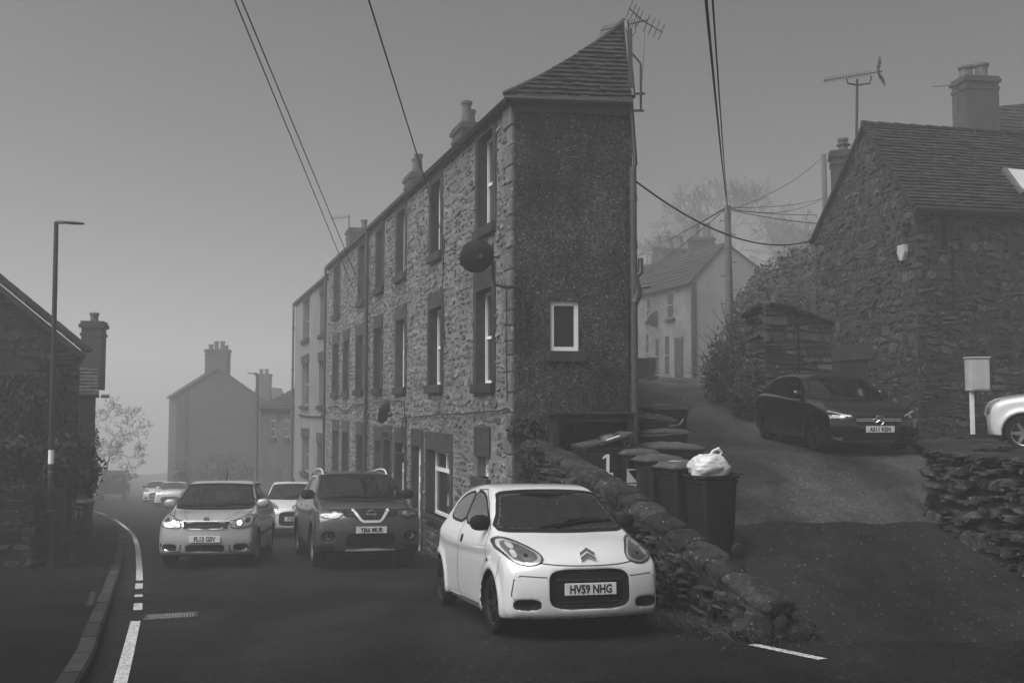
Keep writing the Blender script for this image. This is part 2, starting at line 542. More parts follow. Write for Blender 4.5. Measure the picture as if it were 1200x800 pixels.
def wall_backing(mb, fr, u0, u1, v0, v1, holes, reveal=.2, top=None):
    us = sorted({u0, u1, *[h[0] for h in holes], *[h[1] for h in holes]}); vs = sorted({v0, v1, *[h[2] for h in holes], *[h[3] for h in holes]})
    flip = fr.U.cross(fr.V).dot(fr.N) < 0
    def q(pts):
        pts = list(pts)
        mb.add(pts[::-1] if flip else pts, [tuple(range(len(pts)))])
    for i in range(len(us) - 1):
        for j in range(len(vs) - 1):
            cu, cv = (us[i] + us[i + 1]) / 2, (vs[j] + vs[j + 1]) / 2
            if any(h[0] < cu < h[1] and h[2] < cv < h[3] for h in holes): continue
            q([fr.p(us[i], vs[j]), fr.p(us[i + 1], vs[j]), fr.p(us[i + 1], vs[j + 1]), fr.p(us[i], vs[j + 1])])
    for h in holes:
        a, b, c, d = h
        q([fr.p(a, c), fr.p(a, d), fr.p(a, d, -reveal), fr.p(a, c, -reveal)][::-1])
        q([fr.p(b, c), fr.p(b, c, -reveal), fr.p(b, d, -reveal), fr.p(b, d)][::-1])
        q([fr.p(a, c), fr.p(a, c, -reveal), fr.p(b, c, -reveal), fr.p(b, c)][::-1])
        q([fr.p(a, d), fr.p(b, d), fr.p(b, d, -reveal), fr.p(a, d, -reveal)][::-1])
def frbox(mb, fr, u0, u1, v0, v1, w0, w1, tone=1.0):
    mb.box((u0, w0, v0), (u1, w1, v1), tone, fr.mat())
def window(parent, fr, h, depth=.16, frame=None, style='sash', fw=.05, curtain=False, name='window'):
    frame = frame or m_upvc
    a, b, c, d = h
    mb = MB()
    w0, w1 = -depth - .06, -depth
    frbox(mb, fr, a, a + fw, c, d, w0, w1); frbox(mb, fr, b - fw, b, c, d, w0, w1)
    frbox(mb, fr, a + fw, b - fw, c, c + fw, w0, w1); frbox(mb, fr, a + fw, b - fw, d - fw, d, w0, w1)
    if style == 'sash':
        m = (c + d) / 2
        frbox(mb, fr, a + fw, b - fw, m - .025, m + .025, w0 + .005, w1 - .005)
    if style == 'big':
        m = c + (d - c) * .70; uu = (a + b) / 2
        frbox(mb, fr, a + fw, b - fw, m - .035, m + .035, w0, w1 + .01)
        frbox(mb, fr, uu - .03, uu + .03, m + .035, d - fw, w0, w1 - .003)
    o = mb.build(name, frame, parent)
    pb = MB(); frbox(pb, fr, a + fw * .5, b - fw * .5, c + fw * .5, d - fw * .5, w0 + .015, w0 + .022)
    pb.build('pane', m_pane, o)
    return o
def dressed(parent, fr, h, lint=.28, sill=.14, over=.1, proud=.03, mat=None, seed=0):
    mat = mat or m_dress
    a, b, c, d = h; rr = random.Random(seed)
    if lint:
        mb = MB(); frbox(mb, fr, a - over, b + over, d, d + lint, -.15, proud, rr.uniform(.8, 1.2)); mb.build('lintel', mat, parent, bevel=.008)
    if sill:
        mb = MB(); frbox(mb, fr, a - over, b + over, c - sill, c, -.17, proud + .06, rr.uniform(.6, 1.0)); mb.build('sill', mat, parent, bevel=.008)

def chimney(parent, base, w, d, h, pots, rot, cap=.06, potr=.12, poth=.45, mat=None, bricks=False):
    """stack centred at base (world)"""
    mat = mat or m_brick
    M4 = Matrix.Translation(base) @ Matrix.Rotation(rot, 4, 'Z')
    mb = MB(); mb.box((-w / 2, -d / 2, -.8), (w / 2, d / 2, h), 1, M4)
    st = mb.build('chimney', mat, parent)
    mb = MB(); mb.box((-w / 2 - cap, -d / 2 - cap, h), (w / 2 + cap, d / 2 + cap, h + .1), .8, M4)
    mb.box((-w / 2 - cap * .4, -d / 2 - cap * .4, h + .1), (w / 2 + cap * .4, d / 2 + cap * .4, h + .18), .9, M4)
    mb.box((-w / 2 - cap * .5, -d / 2 - cap * .5, h - .22), (w / 2 + cap * .5, d / 2 + cap * .5, h - .14), .9, M4)
    mb.build('chimney_cap', mat, st)
    for k, (dx, dy, ph) in enumerate(pots):
        mb = MB()
        mb.lathe([(0, 0), (potr * 1.15, 0), (potr * 1.0, .05), (potr * .9, ph - .08), (potr * 1.15, ph - .07), (potr * 1.15, ph), (potr * .8, ph), (potr * .8, ph - .1), (0, ph - .1)],
                 14, 'Z', (dx, dy, h + .14), 1, M4)
        mb.build('chimney_pot', m_pot, st, smooth=True)
    return st
def gutter(parent, a, b, r=.06, mat=None, name='gutter'):
    mb = MB(); mb.tube([a, b], r, 8); return mb.build(name, mat or m_lead, parent, smooth=True)

# ================================================================== GROUND
def ground_at(px, py, zf=zroad):
    r = ray(px, py); lo = 3.0
    for _ in range(4000):
        q = r * (lo / r.y)
        if q.z < zf(q.x, q.y): break
        lo += .02 if lo < 40 else .1
    return (q.x, q.y)
def warp(name, fx0, fx1, y0, y1, nx, ny, zf, mat, off=0.0, pw=1.0):
    mb = MB(); vs = []; fs = []
    for j in range(ny + 1):
        y = y0 + (y1 - y0) * (j / ny) ** pw; a, b = fx0(y), fx1(y)
        for i in range(nx + 1):
            x = a + (b - a) * (i / nx); vs.append((x, y, zf(x, y) + off))
    for j in range(ny):
        for i in range(nx):
            k = j * (nx + 1) + i; fs.append((k, k + 1, k + nx + 2, k + nx + 1))
    mb.add(vs, fs)
    o = mb.build(name, mat, None, smooth=True, center=False, angle=180); o['kind'] = 'structure'; return o

sheet('road', -70, 60, -12, 330, 60, 260, zroad, m_asph, yfun=lambda t: t ** 2.2)
DIRU = Vector((-.337, 1, 0)).normalized()
A = Vector((P(601, 475, 15.3).x, 15.3, 0))
NW = Vector((-DIRU.y, DIRU.x, 0))          # facade outward (towards the road)
B = Vector((A.x + 1.84, A.y + .27, 0))
W0, W1 = Vector((2.48, 9.85, 0)), Vector((.33, 15.2, 0))
def lane_left(y):
    if y < 15.3: return W0.x + (W1.x - W0.x) * (y - W0.y) / (W1.y - W0.y)
    return B.x - .3 + .1 * (y - 15.3)
def lane_leftc(y): return lane_left(max(y, 9.6)) if y > 9.75 else 2.45 + (9.75 - y) * .1
warp('lane', lane_leftc, lambda y: 34, 9.0, 120, 60, 150, zlane, m_lane, .006, 1.6)
# newer, darker asphalt laid over the foot of the lane, with a ragged edge
mb = MB(); vs = []; fs = []; nx, ny = 70, 40
for j in range(ny + 1):
    for i in range(nx + 1):
        s_ = i / nx; t_ = j / ny
        x = 1.2 + s_ * 12
        yt = 13.75 + .35 * math.sin(x * .55 - .6) + .10 * math.sin(x * 2.3) + .05 * math.sin(x * 7.1)
        y = 9.02 + (yt - 9.02) * t_
        x = max(x, lane_leftc(y) + .02)
        vs.append((x, y, zlane(x, y) + .012))
for j in range(ny):
    for i in range(nx):
        k = j * (nx + 1) + i; fs.append((k, k + 1, k + nx + 2, k + nx + 1))
mb.add(vs, fs); o = mb.build('lane_patch', m_lane2, None, smooth=True, center=False, angle=180); o['kind'] = 'structure'
# raised yard behind the dry stone wall
def yx0(y): return 6.25 + max(0, y - 14.2) * .28
warp('yard', yx0, lambda y: 34, 6.0, 20.5, 50, 60, zyard, m_lane2, .02)

# ---- pavement on the left with kerb stones
kpx = [(99, 800), (117, 752), (132, 704), (144, 659), (147, 632), (141, 617), (128, 607.5), (114, 602)]
kerb = [ground_at(*p) for p in kpx]
kerb = [(kerb[0][0] + 2.2, kerb[0][1] - 7)] + kerb
kerb.append((kerb[-1][0] - 16, kerb[-1][1] + 33))
kerb_s = catmull(kerb, 10)
def kerb_x(y):
    for (a, b), (c, d) in zip(kerb_s, kerb_s[1:]):
        if b <= y <= d: return a + (c - a) * (y - b) / (d - b)
    return kerb_s[0][0] if y < kerb_s[0][1] else kerb_s[-1][0]
KH = .10
def zpave(x, y): return zroad(x, y) + KH
pv = warp('pavement', lambda y: kerb_x(y) - 30, lambda y: kerb_x(y) - .14, kerb_s[0][1], 70, 12, 120, zpave, m_pave, 0, 1.3)
# kerb stones
dk = densify(kerb_s, .05)
pos = [0.0]
for a, b in zip(dk, dk[1:]): pos.append(pos[-1] + math.hypot(b[0] - a[0], b[1] - a[1]))
s0 = 0; rk = random.Random(3)
while s0 < pos[-1] - 1 and s0 < 45:
    L = .9; i0 = next(i for i, p in enumerate(pos) if p >= s0); i1 = next(i for i, p in enumerate(pos) if p >= min(s0 + L, pos[-1]))
    mb = MB(); vs = []; fs = []; dz = rk.uniform(-.006, .006)
    ks = list(range(i0, i1, 4)) + [i1]
    for k in ks:
        x, y = dk[k]; a = dk[max(k - 1, 0)]; b = dk[min(k + 1, len(dk) - 1)]
        t = Vector((b[0] - a[0], b[1] - a[1], 0)).normalized(); n_ = Vector((-t.y, t.x, 0)); tt = 0
        if k == ks[0]: tt = .012
        if k == ks[-1]: tt = -.012
        z = zroad(x, y)
        for w_, h_ in ((0, -.1), (0, KH - .02), (.02, KH + .004), (.145, KH + .006), (.145, -.1)):
            q = Vector((x, y, 0)) + n_ * w_ + t * tt; vs.append((q.x, q.y, z + h_ + (dz if h_ > 0 else 0)))
    for m_ in range(len(ks) - 1):
        for e in range(4): a = m_ * 5 + e; fs.append((a, a + 5, a + 6, a + 1))
    fs.append((0, 1, 2, 3, 4)); e = (len(ks) - 1) * 5; fs.append((e + 4, e + 3, e + 2, e + 1, e))
    mb.add(vs, fs, rk.uniform(.7, 1.35)); mb.build('kerb_stone', m_kerb, pv)
    s0 += L

# ---- painted line, dash, drain cover
ln = [ground_at(*p) for p in [(141, 800), (150, 765), (159, 728)]]
ln2 = [ground_at(*p) for p in [(163.5, 680), (162.5, 655), (160, 637), (153, 623), (135, 609.5), (115.5, 600)]]
ln = [(2 * ln[0][0] - ln[1][0], 2 * ln[0][1] - ln[1][1])] + ln
mb = ribbon('', ln, zroad, .006, None, w=.10, build=False)
mb = ribbon('', catmull(ln2, 6) + [(ln2[-1][0] - 9, ln2[-1][1] + 17)], zroad, .006, None, w=.10, build=False, mb=mb)
for a, b in (((161.5, 715), (162, 707)), ((162.3, 699.5), (162.5, 696.8)), ((162.6, 690), (163, 683.5))):
    mb = ribbon('', [ground_at(*a), ground_at(*b)], zroad, .006, None, w=.10, build=False, mb=mb)
tag(mb.build('edge_line', m_line, None, center=False), kind='structure')
a, b = ground_at(882, 755.5), ground_at(964, 773)
mb = ribbon('', [a, b], zroad, .008, None, w=.11, step=.1, build=False)
tag(mb.build('give_way_dash', m_line, None, center=False), kind='structure')

c4 = [ground_at(*p) for p in [(167, 727), (231, 723), (233, 714.5), (171, 720)]]
cc = Vector((sum(p[0] for p in c4) / 4, sum(p[1] for p in c4) / 4, 0))
dr = thing('drain_cover', 'wet shining rectangular iron drain cover sunk in the road beside the white edge line', 'drain cover', (cc.x, cc.y, zroad(cc.x, cc.y)))
e1 = Vector((c4[1][0] - c4[0][0], c4[1][1] - c4[0][1], 0)); e2 = Vector((c4[3][0] - c4[0][0], c4[3][1] - c4[0][1], 0))
o4 = Vector((c4[0][0], c4[0][1], 0))
def dq(mb, u0, u1, v0, v1, h, tone=1):
    vs = []
    for hh in (-.02, h):
        for u, v in ((u0, v0), (u1, v0), (u1, v1), (u0, v1)):
            q = o4 + e1 * u + e2 * v; vs.append((q.x, q.y, zroad(q.x, q.y) + hh))
    mb.add(vs, [(4, 5, 6, 7), (0, 1, 5, 4), (1, 2, 6, 5), (2, 3, 7, 6), (3, 0, 4, 7)], tone)
mb = MB(); dq(mb, 0, 1, 0, .05, .005); dq(mb, 0, 1, .95, 1, .005); dq(mb, 0, .02, .05, .95, .005); dq(mb, .98, 1, .05, .95, .005); mb.build('frame', m_darkmet, dr)
mb = MB(); dq(mb, .02, .98, .05, .95, .004); pl = mb.build('plate', m_darkmet, dr)
mb = MB()
for i in range(16):
    for j in range(3): dq(mb, .07 + i * .055, .07 + i * .055 + .035, .16 + j * .25, .16 + j * .25 + .16, .009)
mb.build('tread', m_glint, dr)['kind'] = 'stuff'  # bright treads over the dark plate draw the wet glints

mb = MB(); q_ = [ground_at(*p) for p in ((138, 706.5), (176, 704.5), (177, 699), (140, 700))]; mb.add([(x, y, zroad(x, y) + .004) for x, y in q_], [(0, 1, 2, 3)])
tag(mb.build('trench_patch', m_lane2, None, center=False), kind='structure')

# ================================================================== THE TERRACE
Z0 = -6.5
def facade_frame(): return Frame(A, DIRU, NW)
FF = facade_frame()
def UV(px, py): return FF.uv(px, py)
def opening(xl, xr, yt, yb):
    u0, zt = UV(xl, yt); _, zb = UV(xl, yb); u1, _ = UV(xr, yt)
    return [min(u0, u1), max(u0, u1), zb, zt]
U_A, U_B, U_C, U_D = 0.0, UV(434.5, 300)[0], UV(385, 330)[0], UV(346.5, 360)[0]
EAVE = 4.78
up = [(561, 579, 165, 271), (506, 517.5, 219, 300), (466, 475.4, 251, 324), (442, 449.5, 272, 339), (421, 428, 291, 354), (392.2, 398.3, 315, 370), (375.5, 381, 346, 392), (355.5, 362.7, 355, 399)]
mid = [(558.7, 578, 343, 450), (504, 518, 364, 451.5), (465, 475.4, 377, 454), (439.7, 447.8, 386, 455), (418.4, 425.7, 395, 457), (403.5, 409, 400.7, 459), (390.8, 397, 404.5, 460), (373.8, 380, 424, 475), (354, 362, 427, 475)]
gr = [(440, 447.5, 516, 556, 'w'), (450.5, 458.7, 515, 640, 'd'), (464, 475, 518, 585, 'w'), (484, 494.7, 521.5, 651, 'dw'), (501.5, 528.5, 526, 601, 'big'), (559.5, 572.5, 534, 558, 's'),
      (419, 425.7, 509, 560, 'w'), (402, 408.6, 506, 585, 'd'), (390.8, 396.7, 504, 550, 'w'), (371.7, 379.7, 518, 585, 'd'), (354, 362, 511, 552, 'w')]
def usegm(u): return 0 if u < U_B else (1 if u < U_C else 2)
holes = [[], [], []]
for t in up: h = opening(*t); holes[usegm(h[0] + .2)].append((h, 'up'))
for t in mid: h = opening(*t); holes[usegm(h[0] + .2)].append((h, 'mid'))
for t in gr: h = opening(*t[:4]); holes[usegm(h[0] + .2)].append((h, t[4]))

def ngl(u): return zroad(*(A + DIRU * u).xy)
segs = [(U_A, U_B, EAVE, m_mort, True), (U_B, U_C, EAVE - .04, m_mort, True), (U_C, U_D, EAVE - .32, m_render, False)]
Pz = P(733, 29, 16.3)                         # roof apex over the narrow end
RIDGE0 = Vector((Pz.x, Pz.y, 0)); RZ = Pz.z
labels = ['stone terrace house with narrow pebbledashed end wall and hipped tile roof corner',
          'middle stone house of the terrace, between the two black drainpipes down the front',
          'pale rendered house at the far end of the three storey terrace']
HOUSES = []
for si, (ua, ub, ez, bm, rub) in enumerate(segs):
    b0 = A + DIRU * ((ua + ub) / 2)
    hs = thing('terrace_house', labels[si], 'house', (b0.x, b0.y, ngl((ua + ub) / 2)), 'houses of the terrace'); HOUSES.append(hs)
    mb = MB(); hl = [h for h, k in holes[si]]
    wall_backing(mb, FF, ua, ub, Z0, ez, hl, .24)
    wl_ = mb.build('wall', bm, hs)
    ring = []
    for i, (h, k) in enumerate(holes[si]):
        a, b, c, d = h
        lint = {'up': min(.3, ez - d - .02), 'mid': .34}.get(k, .36)
        if k == 's': lint = .5
        sill = 0 if k in ('d', 'dw') else .16
        if k == 'big': sill = .12
        over = .13
        if k == 'd':
            mb = MB(); frbox(mb, FF, a, b, c, d, -.2, -.16)
            dd = mb.build('door', m_dkframe, hs)
            mb = MB()
            for q in range(2):
                for r_ in range(2):
                    frbox(mb, FF, a + .1 + q * (b - a) / 2, a + (b - a) / 2 - .06 + q * (b - a) / 2, c + .2 + r_ * 1.0, c + .95 + r_ * 1.0, -.16, -.145)
            mb.build('door_panel', m_dkframe, dd)
        elif k == 'dw':
            mb = MB(); frbox(mb, FF, a + .05, b - .05, c, d - .04, -.2, -.12)
            dd = mb.build('door', m_upvc, hs, bevel=.01)
            mb = MB()
            for q in range(5): frbox(mb, FF, a + .2, b - .2, c + .25 + q * .36, c + .5 + q * .36, -.12, -.105)
            mb.build('door_panel', m_curtain, dd)
            mb = MB(); mb.tube([FF.p(b - .14, c + 1.0, -.06), FF.p(b - .26, c + 1.0, -.06)], .015, 8); mb.build('door_handle', m_metal, dd)
        else:
            window(hs, FF, (a, b, c, d), .15, m_upvc if rub and not (si == 1 and k != 'up') else m_curtain, 'big' if k == 'big' else 'sash', fw=.06)
        dressed(hs, FF, h, lint, sill, over, .03, m_dress, i + si * 40)
        # dressed jambs
        if rub:
            for (x0, x1) in ((a - .15, a + .018), (b - .018, b + .15)):
                if k in ('up', 'mid', 'w', 'big', 'dw', 'd'):
                    mb = MB(); frbox(mb, FF, x0, x1, c + .003, d - .003, -.235, .025, R.uniform(.8, 1.3)); mb.build('jamb', m_dress, hs)
        ring.append((a - .16, b + .16, c - (sill or .0) - .01, d + lint + .01))
    if rub:
        pl_ = rubble_polys(ua + .02, ub - .02, Z0 + 2.5, ez - .02, .15, .12, 11 + si, [(ua + .01, Z0), (ub - .01, Z0), (ub - .01, ez - .01), (ua + .01, ez - .01)], ring, gap=.026, irr=1.2,
                           below=lambda u: ngl(u) - .1)
        pieces_out(pl_, FF, 'stone', m_stone, wl_, 290 if si == 0 else 120, -.03, (.002, .028), .02, 5 + si, (.55, 1.5))
    # plinth / ends / roof
    bk = []
H0, H1, H2 = HOUSES
# corner quoins up the near corner
mb = MB(); z = ngl(0) - .2; k = 0
while z < EAVE - .3:
    hh = R.uniform(.22, .36); w_ = .42 if k % 2 else .26
    q = MB(); frbox(q, FF, -.004, w_, z + .008, min(z + hh, EAVE - .05) - .008, -.05, .02 + R.uniform(0, .02), R.uniform(.55, 1.2)); q.build('quoin', m_stone, H0, bevel=.02)
    z += hh; k += 1
# pebbledashed end wall with its little window
EU = (B - A).normalized(); EN = Vector((EU.y, -EU.x, 0))
EF = Frame(A, EU, EN); EL = (B - A).length
hw = [*EF.uv(645, 411)[:1], *EF.uv(678.5, 411)[:1], EF.uv(660, 411)[1], EF.uv(660, 353)[1]]
mb = MB(); wall_backing(mb, EF, .0, EL, Z0, EAVE - .02, [hw], .16)
ew = mb.build('end_wall', m_pebble, H0)
mb = MB(); frbox(mb, EF, EL - .01, EL + .055, Z0, EAVE - .03, -.3, .004); mb.build('corner_strip', m_pebble, H0)
window(H0, EF, hw, .05, m_upvc, 'plain', .065)
mb = MB(); frbox(mb, EF, hw[0] - .06, hw[1] + .13, hw[2] - .17, hw[2] - .003, -.1, .06); mb.build('sill', m_dress, H0, bevel=.01)
# lane side wall, its sloping head under the ridge
LD = Vector((.1, .995, 0)).normalized(); C = B + LD * 28; DD = A + DIRU * U_D
mb = MB()
mb.add([(B.x, B.y, Z0), (C.x, C.y, Z0), (C.x, C.y, 4.7), (B.x + .6 * LD.x, B.y + .6 * LD.y, RZ - .25), (B.x, B.y, RZ - .55)], [(0, 1, 2, 3, 4)])
mb.build('lane_side_wall', m_pebble, H0)
mb = MB(); mb.add([(DD.x, DD.y, Z0), (DD.x, DD.y, EAVE - .32), (C.x, C.y, 4.7), (C.x, C.y, Z0)], [(0, 1, 2, 3)]); mb.build('far_wall', m_render, H2)
# roofs: front slope, hip facet over the end, back slope
OV = NW * .12
def V3(v, z): return Vector((v.x, v.y, z))
hipc = A + EN * .10 - EU * .05 + NW * .1
E0 = V3(hipc, EAVE - .02); E1 = V3(B + EN * .12 + EU * .03, EAVE + .0); AP = V3(RIDGE0, RZ)
ridge = lambda t: V3(RIDGE0 + DIRU * t, RZ)
def slab(mb, pts, th=.05):
    pts = [Vector(p) for p in pts]; n_ = (pts[1] - pts[0]).cross(pts[2] - pts[0]).normalized()
    if n_.z < 0: n_ = -n_
    k = len(pts); vs = [p for p in pts] + [p - n_ * th for p in pts]
    mb.add(vs, [tuple(range(k)), tuple(range(2 * k - 1, k - 1, -1))] + [(i, (i + 1) % k, k + (i + 1) % k, k + i) for i in range(k)])
def tiled(parent, pts, name_under, tw, thh, limit, seed, tone=(.7, 1.3), mat=None):
    """pts: planar polygon, pts[0]->pts[1] is the eave; tiles laid in courses, each a thin tilted slab"""
    pts = [Vector(p) for p in pts]
    n_ = (pts[1] - pts[0]).cross(pts[-1] - pts[0]).normalized()
    if n_.z < 0: n_ = -n_
    U = (pts[1] - pts[0]).normalized(); V = n_.cross(U).normalized()
    if V.z < 0: V = -V
    fr = Frame(pts[0], U, n_, V)
    mb = MB(); slab(mb, pts, .06); rf = mb.build(name_under, m_slated, parent)
    poly = [((p - pts[0]).dot(U), (p - pts[0]).dot(V)) for p in pts]
    us = [p[0] for p in poly]; vs = [p[1] for p in poly]
    pl = coursed_polys(min(us), max(us), min(vs), max(vs), tw, thh, seed, poly, (), .006)
    pieces_out(pl, fr, 'tile', mat or m_slate, rf, limit, 0.0, (.024, .042), .002, seed, tone, tilt=-.03 / thh)
    return rf
rt = UV(346.5, 360)[0]
mb = MB()
e_far = V3(A + DIRU * U_C, EAVE) + OV
slab(mb, [E0, e_far, ridge(U_C - 1.5), AP], .06)
slab(mb, [AP, ridge(U_C - 1.5), V3(C, 4.7), V3(B + EU * .02, RZ - .5)], .05)
mb.build('roof', m_slate, H0)
tiled(H0, [E0, E1, AP], 'hip_roof', .17, .095, 260, 9, (.6, 1.25))
# stone hip capping following the curved edge, plus ridge verge
mb = MB(); hp = []
for i in range(9):
    t = i / 8; q = E0.lerp(AP, t); q = q + Vector((0, 0, .05 - .10 * math.sin(math.pi * t))); hp.append(q)
mb.tube(hp, [.05] * 8 + [.07], 6); mb.build('hip_capping', m_slate, H0, smooth=True)
mb = MB(); mb.tube([AP + Vector((0, -.05, .03)), V3(B + EN * .05 + EU * .06, RZ - 1.5) * .0 + Vector((B.x + .06, B.y - .05, EAVE + .1))], .05, 6); mb.build('verge', m_lead, H0)
mb = MB(); frbox(mb, Frame(V3(B, 0), LD, Vector((LD.y, -LD.x, 0))), -.02, .4, EAVE - .1, RZ - .35, .0, .07); mb.build('barge_board', m_lead, H0)
# eaves gutters and fascia
gutter(H0, E0 + Vector((0, -.03, -.02)), E1 + Vector((0, -.03, -.02)), .05)
mb = MB(); frbox(mb, EF, -.02, EL, EAVE - .2, EAVE - .03, .003, .05); mb.build('fascia', m_lead, H0)
for hs, (ua, ub, ez, _, _) in zip(HOUSES, segs):
    mb = MB(); frbox(mb, FF, ua + (.0 if ua else -.1), ub, ez - .13, ez + .0, .004, .035); mb.build('fascia', m_wood, hs)
    mb = MB(); mb.tube([FF.p(ua - (.1 if ua == 0 else 0), ez - .02, .09), FF.p(ub, ez - .02, .09)], .055, 8); mb.build('gutter', m_lead, hs, smooth=True)
mb = MB(); slab(mb, [V3(A + DIRU * U_C, EAVE - .3) + OV, V3(A + DIRU * (U_D + .15), EAVE - .3) + OV, ridge(U_D - 1.8) - Vector((0, 0, .4)), ridge(U_C - 1.5) - Vector((0, 0, .35))], .06)
slab(mb, [ridge(U_C - 1.5) - Vector((0, 0, .35)), ridge(U_D - 1.8) - Vector((0, 0, .4)), V3(DD, 4.2), V3(C, 4.4)], .06)
mb.build('roof', m_slate, H2)
# chimneys on the ridge
def ridge_t(px):
    k = (px - 600) / FPX * 1.0
    # X/d = k/cos-ish ; solve along the ridge
    best = min((abs((lambda q: (lambda r: r.x / r.y - (ray(px, 200).x / ray(px, 200).y))(q))(RIDGE0 + DIRU * (i * .05))), i * .05) for i in range(10, 620))
    return best[1]
rotU = math.atan2(DIRU.x, -DIRU.y) * -1
ROTF = math.atan2(DIRU.y, DIRU.x) - math.pi / 2
for px, hs, w_, hgt, pots in ((549, H0, .62, .62, [(-.12, -.22, .62), (.12, .25, .55)]), (489, H0, .62, .62, [(-.1, -.25, .5), (.1, .28, .78)]), (423, H1, 1.0, .62, [(.15, 0, .45)])):
    t = ridge_t(px); q = ridge(t)
    chimney(hs, q, w_, .95, hgt, pots, ROTF, potr=.13)
# drainpipes on the facade
for u, hs, zt in ((U_B, H0, EAVE - .1), (U_C, H1, EAVE - .1), (U_D - .1, H2, EAVE - .4)):
    mb = MB(); mb.tube([FF.p(u, zt, .1), FF.p(u, ngl(u), .1)], .05, 8)
    for zz in (3.4, 1.6, -.2, -2): mb.tube([FF.p(u, zz, .1), FF.p(u, zz - .1, .1)], .065, 8)
    mb.build('drainpipe', m_lead if u < U_D - .2 else m_pipe, hs, smooth=True)
# big soil pipe on the lane corner
PX = B + EU * .0 + EN * .09 + EU * .04
def pp(z, du=0, dn=0): q = PX + EU * du + EN * dn; return (q.x, q.y, z)
mb = MB(); mb.tube([pp(3.75), pp(-2)], .058, 10)
for zz in (3.3, 2.55, 1.9, .2, -.3): mb.tube([pp(zz), pp(zz - .1)], .068, 10)
mb.tube([pp(2.3, .11), pp(2.08, .11), pp(2.0, .02)], .045, 8)
mb.tube([pp(2.0), pp(1.75, .06), pp(1.6)], .075, 8)
mb.build('soil_pipe', m_pipe, H0, smooth=True)
mb = MB(); mb.tube([pp(4.75, -.02), pp(3.8, .04), pp(3.7)], .035, 8); mb.build('drainpipe', m_lead, H0, smooth=True)
mb = MB(); mb.tube([pp(4.1, -.1), pp(2.4, -.11), pp(1.5, -.09), pp(-.1, -.1)], .009, 5); mb.tube([pp(3.2, -.08), pp(2.2, -.06), pp(.5, -.08)], .008, 5)
mb.build('cable', m_wire, H0)
# cables across the facade
def fcable(pts, r=.012):
    mb = MB(); mb.tube([FF.p(*UV(*p), .05) for p in pts], r, 5); mb.build('cable', m_wire, H0)
fcable([(470, 491), (492, 488), (520, 485), (545, 485), (562, 483), (590, 481), (598, 478)])
fcable([(597, 340), (596.5, 400), (598, 470)], .009)
fcable([(524, 280), (521.5, 330), (524, 400)], .01)
mb = MB(); mb.tube([FF.p(*UV(438, 471.5), .05), FF.p(*UV(455, 470), .05), FF.p(*UV(476, 470), .05), FF.p(*UV(477, 484), .05)], .012, 5); mb.build('cable', m_wire, H0)
mb = MB(); mb.tube([FF.p(*UV(*p), .05) for p in ((387, 478), (396, 475), (403, 481), (410, 481), (416, 474), (433, 473))], .02, 5); mb.build('cable', m_wire, H1)
mb = MB(); mb.tube([FF.p(*UV(*p), .05) for p in ((351, 486), (362, 488), (378, 488), (383, 480))], .03, 5); mb.build('cable', m_wire, H2)
# wall lamp and floodlight over the front doors
u, z = UV(455, 512); mb = MB(); frbox(mb, FF, u - .1, u + .1, z, z + .14, .03, .2); lb = mb.build('wall_lamp', m_darkmet, H0, bevel=.02)
u, z = UV(470, 535); mb = MB(); frbox(mb, FF, u - .2, u + .2, z - .12, z + .1, -.05, .18); mb.build('window_box', m_darkmet, H0, bevel=.02)

# satellite dishes: things fixed to the wall
def dish(name_label, c, face, up_, r, arm, pole_pts, group='satellite dishes on the terrace'):
    d = thing('satellite_dish', name_label, 'satellite dish', tuple(c), group)
    face = Vector(face).normalized(); side = face.cross(Vector((0, 0, 1))).normalized(); upv = side.cross(face).normalized()
    M4 = Matrix(((side.x, upv.x, face.x, c.x), (side.y, upv.y, face.y, c.y), (side.z, upv.z, face.z, c.z), (0, 0, 0, 1)))
    mb = MB(); n = 40; prof = [(0, -.05), (.3, -.045), (.6, -.03), (.85, -.005), (1.0, .018), (1.0, .026), (.85, .003), (.6, -.022), (.3, -.037), (0, -.042)]
    mb.lathe([(p[0], p[1]) for p in prof], n, 'Z', (0, 0, 0), 1, M4 @ Matrix.Diagonal((r * 1.0, r * 1.0, 1, 1)) @ Matrix.Diagonal((1.12, .95, 1.3, 1)))
    mb.build('reflector', m_dish, d, smooth=True)
    mb = MB(); fp = M4 @ Vector((0, -r * .75, .42)); a0 = M4 @ Vector((0, -r * .85, .0)); mb.tube([a0, fp], .012, 6); mb.tube([M4 @ Vector((r * .3, -r * .8, 0)), fp], .006, 5)
    mb.tube([fp, fp + upv * .09 - face * .03], .03, 8); mb.build('feed_arm', m_darkmet, d)
    mb = MB(); mb.tube([M4 @ Vector(q) for q in ((0, 0, -.07), (0, 0, -.16))], .05, 8); mb.tube(pole_pts, .022, 8); mb.build('mounting_pole', m_darkmet, d, smooth=True)
    return d
m_dish = M('dish_mesh', .05, .7, .15, 40, .2, 200)
c = P(560, 300.5, 14.85)
cor = FF.p(0, 0, 0)
z_arm = P(590, 336, 15.1).z
pole = [P(577, 286, 15.1), P(577, 325, 15.1), P(581, 334, 15.12), P(590, 336, 15.15), P(606, 336.5, 15.22), P(611, 339, 15.24), P(614, 346, 15.26), P(614.5, 379, 15.27)]
dd = dish('large black satellite dish on a bent pole at the near corner of the terrace', c, (-.55, .75, .28), None, .27, None, pole)
mb = MB(); mb.tube([P(552, 301, 14.95), P(585, 301.5, 15.08)], .016, 6); mb.tube([P(559, 303, 14.92), P(558, 315, 14.93)], .03, 6)
mb.build('boom', m_darkmet, dd)
